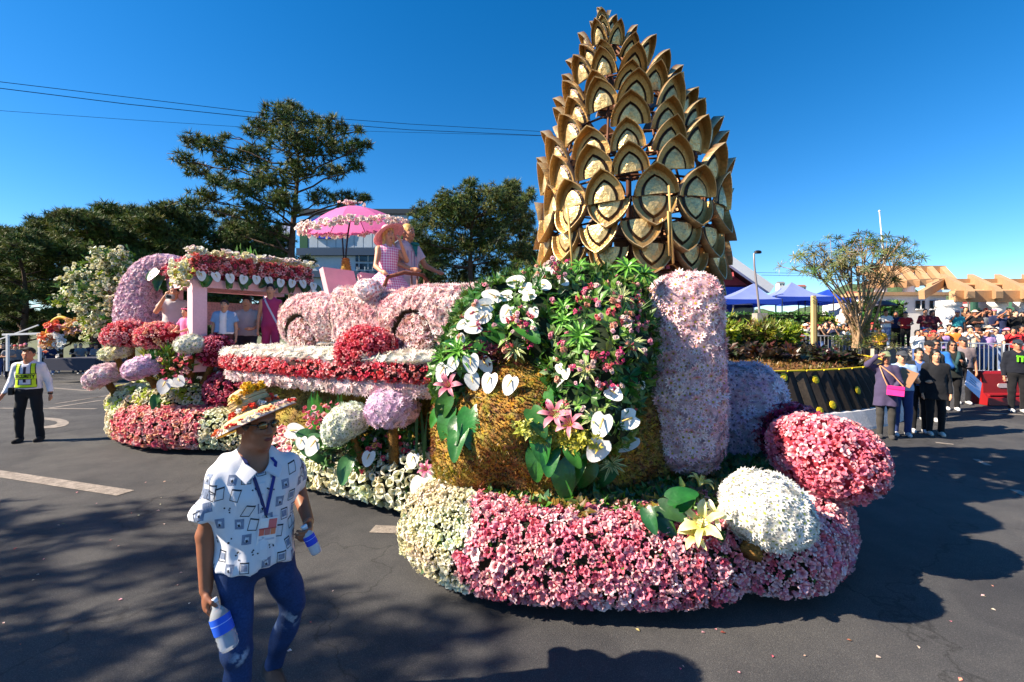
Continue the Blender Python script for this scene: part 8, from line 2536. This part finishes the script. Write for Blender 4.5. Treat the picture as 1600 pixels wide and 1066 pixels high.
ch = rider('small girl in a pink dress and flower crown stretching an arm behind the post', 291, 480, 7.95, 1.12, pose='lean', shirt=srgb(240, 120, 170), pants=srgb(236, 130, 180), hair='bun', yaw=-.3, fem=True, skirt_=.45)
m = MB(); [m.ball((.08 * math.cos(a), -.01 + .1 * math.sin(a), 1.665), .022, 6, 5, col=srgb(240, 110, 160)) for a in spread(0, 5.8, 12)]; m.build('flower_crown', M_PAINT, ch, True, local=True)
boy = rider('boy in an open denim vest over a white shirt in the pavilion', 351, 468, 8.0, 1.3, pose='stand', shirt=srgb(236, 234, 236), pants=srgb(90, 60, 60), yaw=.35)
Jb = joints('stand'); V, F = shirt_mesh(Jb, .018, .6, .96, .034, seed=4)
f_keep = [f for f in F.tolist() if not (abs(np.mean(V[f][:, 0])) < .075 and np.mean(V[f][:, 1]) < 0)]
m = MB(); m.add(V, np.array(f_keep, dtype=np.int32)); m.build('denim_vest', cloth(srgb(128, 166, 206)), boy, True, local=True)
rider('man in a grey printed shirt with a badge sitting behind the pavilion table', 386, 463, 8.7, 1.62, pose='lean', shirt=srgb(186, 178, 184), pants=srgb(50, 52, 66), yaw=.3)
pq = rider('smiling pageant woman in a magenta gown with a white and blue sash', 423, 443, 8.6, 1.68, pose='stand', shirt=srgb(176, 56, 104), pants=srgb(170, 50, 100), hair='bun', fem=True, sleeve=0.0, yaw=.35, loose=.004)
sB = PCACHE[('s', 0.0, .92, .004, 'stand', 0.0, True, .016)]; QB = BVHTree.FromPolygons([tuple(v.co) for v in sB.vertices], [tuple(p.vertices) for p in sB.polygons])
m = MB()
def qf(x, z):
 hh = QB.ray_cast(Vector((x, -.6, z)), Vector((0, 1, 0)), 1); return Vector((x, (hh[0].y if hh[0] is not None else -.08) - .01, z))
for off_, c_ in ((0, (.75, .75, .8)), (.016, srgb(120, 120, 200)), (.055, srgb(120, 120, 200))):
 w_ = .075 if off_ == 0 else .008
 m.grid([[qf(-.13 + .26 * t, 1.42 - .5 * t + off_ + u * w_) - Vector((0, .003 * (off_ > 0), 0)) for u in (0, 1)] for t in spread(0, 1, 9)], c_)
m.build('sash', M_PAINT, pq, False, local=True)

# ---------------------------------------------------------------- officials standing at the right
def stand(label, x, foot, yaw, height=1.66, Y=None, **kw):
 Y = Y or F_PX * EYE / (foot - HOR); X = (x - 800) / F_PX * Y
 return person(label, (X, Y, zg(X, Y)), yaw, height=height, **kw), X, Y
H_ = .0135
w1, X1, Y1 = stand('woman in a loose purple cardigan shading her eyes with one hand beside the black wall', 1384, 685, -.55, 1.62, pose='shade', shirt=srgb(70, 62, 92), pants=srgb(58, 56, 54), hair='cap', hairmat=cloth(srgb(120, 130, 96)), sleeve=1.0, fem=True, h=H_, hem=.64, loose=.026, shoes=srgb(60, 58, 58), skin_=1)
m = MB(); m.box((.13, -.22, .96), (.28, .10, .18), Matrix.Rotation(.08, 3, 'Y'), srgb(236, 60, 150)); bag = m.build('pink_handbag', M_PAINT, w1, False, local=True)
m = MB(); m.box((.13, -.275, 1.02), (.285, .012, .06), Matrix.Rotation(.08, 3, 'Y'), srgb(220, 44, 132)); m.build('bag_flap', M_PAINT, bag, False, local=True)
m = MB(); m.tube([(.26, -.2, 1.05), (.1, -.2, 1.25), (-.1, -.12, 1.42), (-.12, .06, 1.44)], .012, 5, col=srgb(206, 150, 110)); m.tube([(0.0, -.2, 1.05), (-.06, -.2, 1.2), (-.12, -.1, 1.42)], .012, 5, col=srgb(206, 150, 110)); m.build('bag_strap', M_PAINT, w1, False, local=True)
m2, X2, Y2 = stand('man in a grey cap and light shirt holding a tan clipboard', 1409, 681, -.5, 1.62, pose='clip', shirt=srgb(150, 176, 210), pants=srgb(44, 62, 110), hair='cap', hairmat=cloth(srgb(62, 66, 72)), sleeve=.6, h=H_, skin_=0, shoes=srgb(186, 190, 200))
def put_local(X, Y, yaw, p): return Vector((X, Y, zg(X, Y))) + Matrix.Rotation(yaw, 3, 'Z') @ Vector(p)
cb = thing('clipboard', 'tan clipboard with white paper edge held by the man in the grey cap', 'clipboard', tuple(put_local(X2, Y2, -.5, (-.02, -.35, 1.13)))); rot = Matrix.Rotation(-.5, 3, 'Z') @ Matrix.Rotation(-.6, 3, 'X') @ Matrix.Rotation(.5, 3, 'Y')
m = MB(); m.box(put_local(X2, Y2, -.5, (-.02, -.36, 1.14)), (.26, .012, .36), rot, srgb(150, 112, 84)); m.build('board', M_PAINT, cb); m = MB(); m.box(put_local(X2, Y2, -.5, (-.02, -.36, 1.14)) + rot @ Vector((0, .009, 0)), (.235, .004, .33), rot, (.8, .8, .78)); m.build('paper', M_PAINT, cb); m = MB(); m.box(put_local(X2, Y2, -.5, (-.02, -.36, 1.14)) + rot @ Vector((0, .014, .165)), (.08, .01, .03), rot, (.5, .5, .52)); m.build('clip', M_GALV, cb)
w3, X3, Y3 = stand('young woman with parted dark hair in a denim blue shirt and black jacket', 1436, 676, -.55, 1.66, pose='lean', shirt=srgb(58, 92, 150), pants=srgb(16, 16, 20), hair='bun', sleeve=1.0, fem=True, h=H_, skin_=0, shoes=srgb(190, 190, 196), hem=.95)
J_ = joints('lean'); V, F = shirt_mesh(J_, .02, 1.0, .9, .04, True); fk = [f for f in F.tolist() if not (abs(np.mean(V[f][:, 0])) < .085 and np.mean(V[f][:, 1]) < 0)]
m = MB(); m.add(V, np.array(fk, dtype=np.int32)); m.build('black_jacket', cloth(srgb(26, 28, 36)), w3, True, local=True)
w4, X4, Y4 = stand('person in a long black coat and black trousers at the front of the officials', 1462, 676, -.5, 1.64, pose='stand', shirt=srgb(20, 22, 28), pants=srgb(14, 14, 16), hair='long', sleeve=1.0, fem=True, h=H_, hem=.72, loose=.026, skin_=0, shoes=srgb(216, 206, 196), Y=8.75)
m5, X5, Y5 = stand('man in a bright blue jacket with sunglasses behind the officials', 1462, 655, -.6, 1.72, pose='cross', shirt=srgb(40, 110, 190), pants=srgb(40, 60, 96), hair='short', sleeve=1.0, h=H_, skin_=1, shoes=srgb(200, 206, 214), Y=10.4); shades(m5, pose='cross')
w6, X6, Y6 = stand('woman with round sunglasses in a dark scarf and black clothes holding a blue paper', 1488, 648, -.55, 1.66, pose='clip', shirt=srgb(30, 34, 32), pants=srgb(14, 14, 18), hair='long', sleeve=1.0, fem=True, h=H_, skin_=1, loose=.026, hem=.8, shoes=srgb(226, 226, 230), Y=10.9); shades(w6, pose='clip')
m = MB(); m.tube([(-.12, -.02, 1.42), (-.1, -.13, 1.3), (.02, -.17, 1.1), (.06, -.17, .95)], .045, 8, col=srgb(44, 76, 80)); m.tube([(.12, -.02, 1.42), (.1, -.13, 1.32), (.04, -.17, 1.12)], .045, 8, col=srgb(44, 76, 80)); m.build('green_scarf', M_CLOTH, w6, True, local=True)
m7, X7, Y7 = stand('person in a grey brown shirt with a white badge at the end of the officials', 1505, 638, -.5, 1.7, pose='stand', shirt=srgb(124, 110, 112), pants=srgb(24, 24, 30), hair='cap', hairmat=cloth(srgb(48, 48, 54)), sleeve=.6, h=H_, skin_=1, Y=11.6)
m = MB(); m.box((-.03, -.165, 1.12), (.09, .01, .12), col=(.75, .78, .85)); m.build('badge', M_PAINT, m7, False, local=True)
m8, X8, Y8 = stand('person in dark clothes and dark cap half hidden between the officials', 1452, 650, -.6, 1.74, pose='stand', shirt=srgb(34, 36, 44), pants=srgb(20, 20, 24), hair='cap', hairmat=cloth(srgb(28, 28, 32)), sleeve=1.0, h=.018, skin_=1, Y=9.9)
pp = thing('paper_sheet', 'blue tinted score sheet held out low in front of the red barrier', 'paper', tuple(px(1521, 599, 10.3))); m = MB(); c_ = px(1521, 600, 10.3)
m.box(c_, (.44, .008, .5), Matrix.Rotation(.75, 3, 'Y') @ Matrix.Rotation(-.5, 3, 'X'), srgb(196, 206, 236)); sh_ = m.build('sheet', M_PAINT, pp); m = MB()
for k in range(3): m.box(c_ + Matrix.Rotation(.75, 3, 'Y') @ Matrix.Rotation(-.5, 3, 'X') @ Vector((-.03, -.006, .1 - .07 * k)), (.2, .003, .012), Matrix.Rotation(.75, 3, 'Y') @ Matrix.Rotation(-.5, 3, 'X'), srgb(60, 70, 110))
m.build('printed_lines', M_PAINT, sh_)
gd, Xg, Yg = stand('guard in a black uniform with a lime green mark on the chest', 1590, 655, -.6, 1.7, pose='stand', shirt=srgb(18, 22, 34), pants=srgb(14, 16, 22), hair='cap', hairmat=cloth(srgb(40, 48, 60)), sleeve=1.0, h=H_, skin_=1, Y=10.7)
m = MB()
for dx in (-.035, .035): m.box((dx, -.162, 1.26), (.03, .012, .14), col=srgb(120, 226, 40))
m.box((-.0, -.162, 1.315), (.12, .012, .03), Matrix.Rotation(.2, 3, 'Y'), srgb(120, 226, 40)); m.build('green_mark', M_PAINT, gd, False, local=True)

# ---------------------------------------------------------------- spectators
CNAMES = [('white', srgb(232, 230, 228)), ('black', srgb(24, 24, 28)), ('red', srgb(190, 40, 46)), ('orange', srgb(220, 120, 44)), ('navy', srgb(34, 42, 76)), ('grey', srgb(120, 122, 128)), ('teal', srgb(50, 150, 160)),
          ('maroon', srgb(104, 34, 46)), ('yellow', srgb(222, 178, 50)), ('pink', srgb(226, 130, 150)), ('brown', srgb(110, 78, 58)), ('sky blue', srgb(120, 160, 210)), ('cream', srgb(224, 206, 178)), ('lilac', srgb(170, 140, 190)), ('green', srgb(60, 110, 74))]
CD = dict(CNAMES)
PTXT = {'stand': 'arms down', 'photo': 'filming two-handed', 'onehand': 'filming one-handed', 'lean': 'hands forward', 'cross': 'arms folded', 'shade': 'shading eyes', 'high': 'arms raised'}
HTXT = {'short': 'short hair', 'long': 'long hair', 'cap': '%s cap', 'bucket': '%s sun hat', 'hijab': 'white hood', 'bun': 'tied hair'}
rs_ = random.Random(99)
seen_lab = set()
def spectator(place, x, foot_z, Y, color=None, hair=None, pose=None, height=None, yaw=None, group='spectators', dark=False):
 poses = ['stand', 'photo', 'onehand', 'lean', 'cross', 'shade', 'high']
 for tries in range(400):
  c = color or rs_.choice(CNAMES)[0] if not dark else rs_.choice(['black', 'navy', 'grey', 'brown', 'black'])
  hk = hair or rs_.choice(['short', 'long', 'cap', 'bucket', 'short', 'long', 'bun'])
  po = pose or rs_.choice(poses)
  hcol = rs_.choice(['black', 'white', 'red', 'cream', 'navy', 'pink'])
  ht = HTXT[hk]; ht = ht % hcol if '%s' in ht else ht
  lab = 'spectator in %s, %s, %s, %s' % (c, ht, PTXT[po], place)
  if lab not in seen_lab: break
 seen_lab.add(lab)
 X = (x - 800) / F_PX * Y
 hm = cloth(CD[hcol]) if hk in ('cap', 'bucket') else (cloth(CD['white']) if hk == 'hijab' else None)
 if foot_z is None: foot_z = zg(X, Y)
 return person(lab, (X, Y, foot_z), (yaw if yaw is not None else -.55 + rs_.uniform(-.35, .35)), po, height or rs_.uniform(1.52, 1.74), CD[c], rs_.choice([srgb(70, 96, 150), srgb(30, 34, 48), srgb(24, 24, 28), srgb(110, 130, 170)]), hk, hm, rs_.randrange(4), rs_.choice([.6, 1.0]), False, .027, group, shoes=rs_.choice([(.5, .5, .5), (.05, .05, .05)]))
# behind the left barriers
G1 = 'crowd behind the left steel barriers'
for (x, c, hr_, po) in ((1249, 'red', 'short', None), (1259, 'white', 'bucket', None), (1270, 'grey', None, None), (1281, 'black', None, 'photo'), (1291, 'black', 'long', 'photo'), (1301, 'navy', None, 'photo'), (1312, 'white', 'long', 'lean'), (1322, 'sky blue', None, 'photo'),
                       (1333, 'orange', 'short', 'onehand'), (1346, 'brown', None, None), (1364, 'maroon', 'cap', None)):
 Y = 20.9 + rs_.uniform(-.2, .2); spectator('at the front of the left barriers', x, None, Y, c, hr_, po, group=G1)
for x in (1254, 1266, 1277, 1287, 1297, 1308, 1318, 1329, 1340, 1352):
 spectator('in the second row behind the left barriers', x, None, 21.8 + rs_.uniform(-.2, .2), rs_.choice(['cream', 'brown', 'maroon', 'black', 'grey', 'pink']), group=G1)
for (x, c, hr_) in ((1316, 'white', 'hijab'), (1342, 'grey', 'hijab'), (1330, 'brown', 'short')):
 spectator('raised above the left crowd under the tufted tree', x, 1.45, 22.8, c, hr_, 'lean', 1.7, group=G1)
yl = spectator('behind the ring board', 1374, None, 18.6, 'yellow', 'cap', 'lean', 1.62, group=G1)
spectator('standing tall before the white building', 1384, 1.3, 20.6, 'white', 'short', 'cross', 1.72, group=G1)
spectator('standing left of the white column', 1400, 1.3, 21.0, 'navy', 'short', 'stand', 1.66, group=G1)
spectator('crouching forward left of the white column', 1415, 1.3, 20.4, 'red', 'cap', 'lean', 1.62, group=G1)
spectator('by the white column', 1446, 1.3, 19.6, 'maroon', 'short', 'cross', 1.7, group=G1)
spectator('close beside the white column', 1457, 1.3, 19.9, 'maroon', 'long', 'lean', 1.66, group=G1)
# umbrella over the man before the white building
ub = thing('umbrella', 'dark grey umbrella over the man in white before the white building', 'umbrella', tuple(px(1376, 500, 20.5))); c_ = px(1376, 477, 20.5)
m = MB(); m.lathe([(0, .22), (.3, .16), (.55, .02), (.6, -.04), (.55, 0), (.3, .13), (0, .19)], 16, c_, col=srgb(70, 70, 84)); m.build('canopy', M_PAINT, ub); m = MB(); m.tube([c_ + Vector((0, 0, .25)), c_ - Vector((0, 0, .8))], .014, 6); m.build('shaft', MATS["black_metal"], ub)
# behind the right barriers
G2 = 'crowd behind the right steel barriers'
k = 0
for row, (Y, z, n_) in enumerate(((17.3, None, 15), (18.0, None, 14))):
 for i in range(n_):
  x = 1432 + (1640 - 1432) * (i + .5 * (row % 2)) / n_ + rs_.uniform(-2, 2)
  spectator(('in the front row' if row == 0 else 'in the back row') + ' behind the right barriers', x, z, Y + rs_.uniform(-.15, .15), rs_.choice(['white', 'lilac', 'cream', 'pink', 'red', 'grey', 'white', 'sky blue', 'orange', 'brown']) if i != 9 or row else 'white', rs_.choice(['bucket', 'long', 'short', 'cap', 'bun']), rs_.choice(['photo', 'shade', 'onehand', 'lean', 'shade', 'stand']), group=G2)
# on the terrace under the pergola
G3 = 'crowd on the terrace under the pergola'
spectator('on the terrace edge right of the white column', 1496, 1.3, 19.3, 'teal', 'cap', 'onehand', 1.62, group=G3)
for i in range(13):
 x = 1512 + 10.5 * i + rs_.uniform(-3, 3)
 spectator('on the shaded terrace under the pergola', x, 1.3, 19.3 + rs_.uniform(-.2, .5), None, rs_.choice(['short', 'long', 'cap', 'bucket']), None, None, group=G3, dark=True)
for i in range(8):
 spectator('at the terrace back by the green net', 1492 + 17 * i + rs_.uniform(-3, 3), 1.45, 21.6 + rs_.uniform(-.2, .4), None, rs_.choice(['short', 'long', 'cap']), None, rs_.uniform(1.6, 1.78), group=G3, dark=True)
# under the tents and among the shrubs
G4 = 'people resting near the blue tents'
for (x, Y, z) in ((1196, 25.5, 1.3), (1214, 25.8, 1.3), (1228, 22.9, 1.0), (1192, 22.7, .9), (1240, 22.9, 1.05)):
 spectator('near the blue tents behind the hedge', x, None, Y, None, None, 'stand', group=G4, dark=x < 1220)
# far left, in the shade of the pines
G5 = 'people waiting in the shade at the far left'
for i in range(16):
 x = (-12, 4, 14, 24, 33, 70, 78, 118, 126, 150, -25, 40, 142, 88, 8, 20)[i]; Y = (22, 23, 21.5, 22.5, 24, 25, 24, 26, 25, 24.5, 22, 24, 27, 26, 25.5, 26)[i]
 X = (x - 800) / F_PX * Y
 spectator('in the far left pine shade', x, zg(X, Y), Y, None, rs_.choice(['short', 'long', 'cap']), rs_.choice(['stand', 'cross', 'lean', 'onehand']), rs_.uniform(1.6, 1.75), .75 + rs_.uniform(-.4, .4), G5, True)
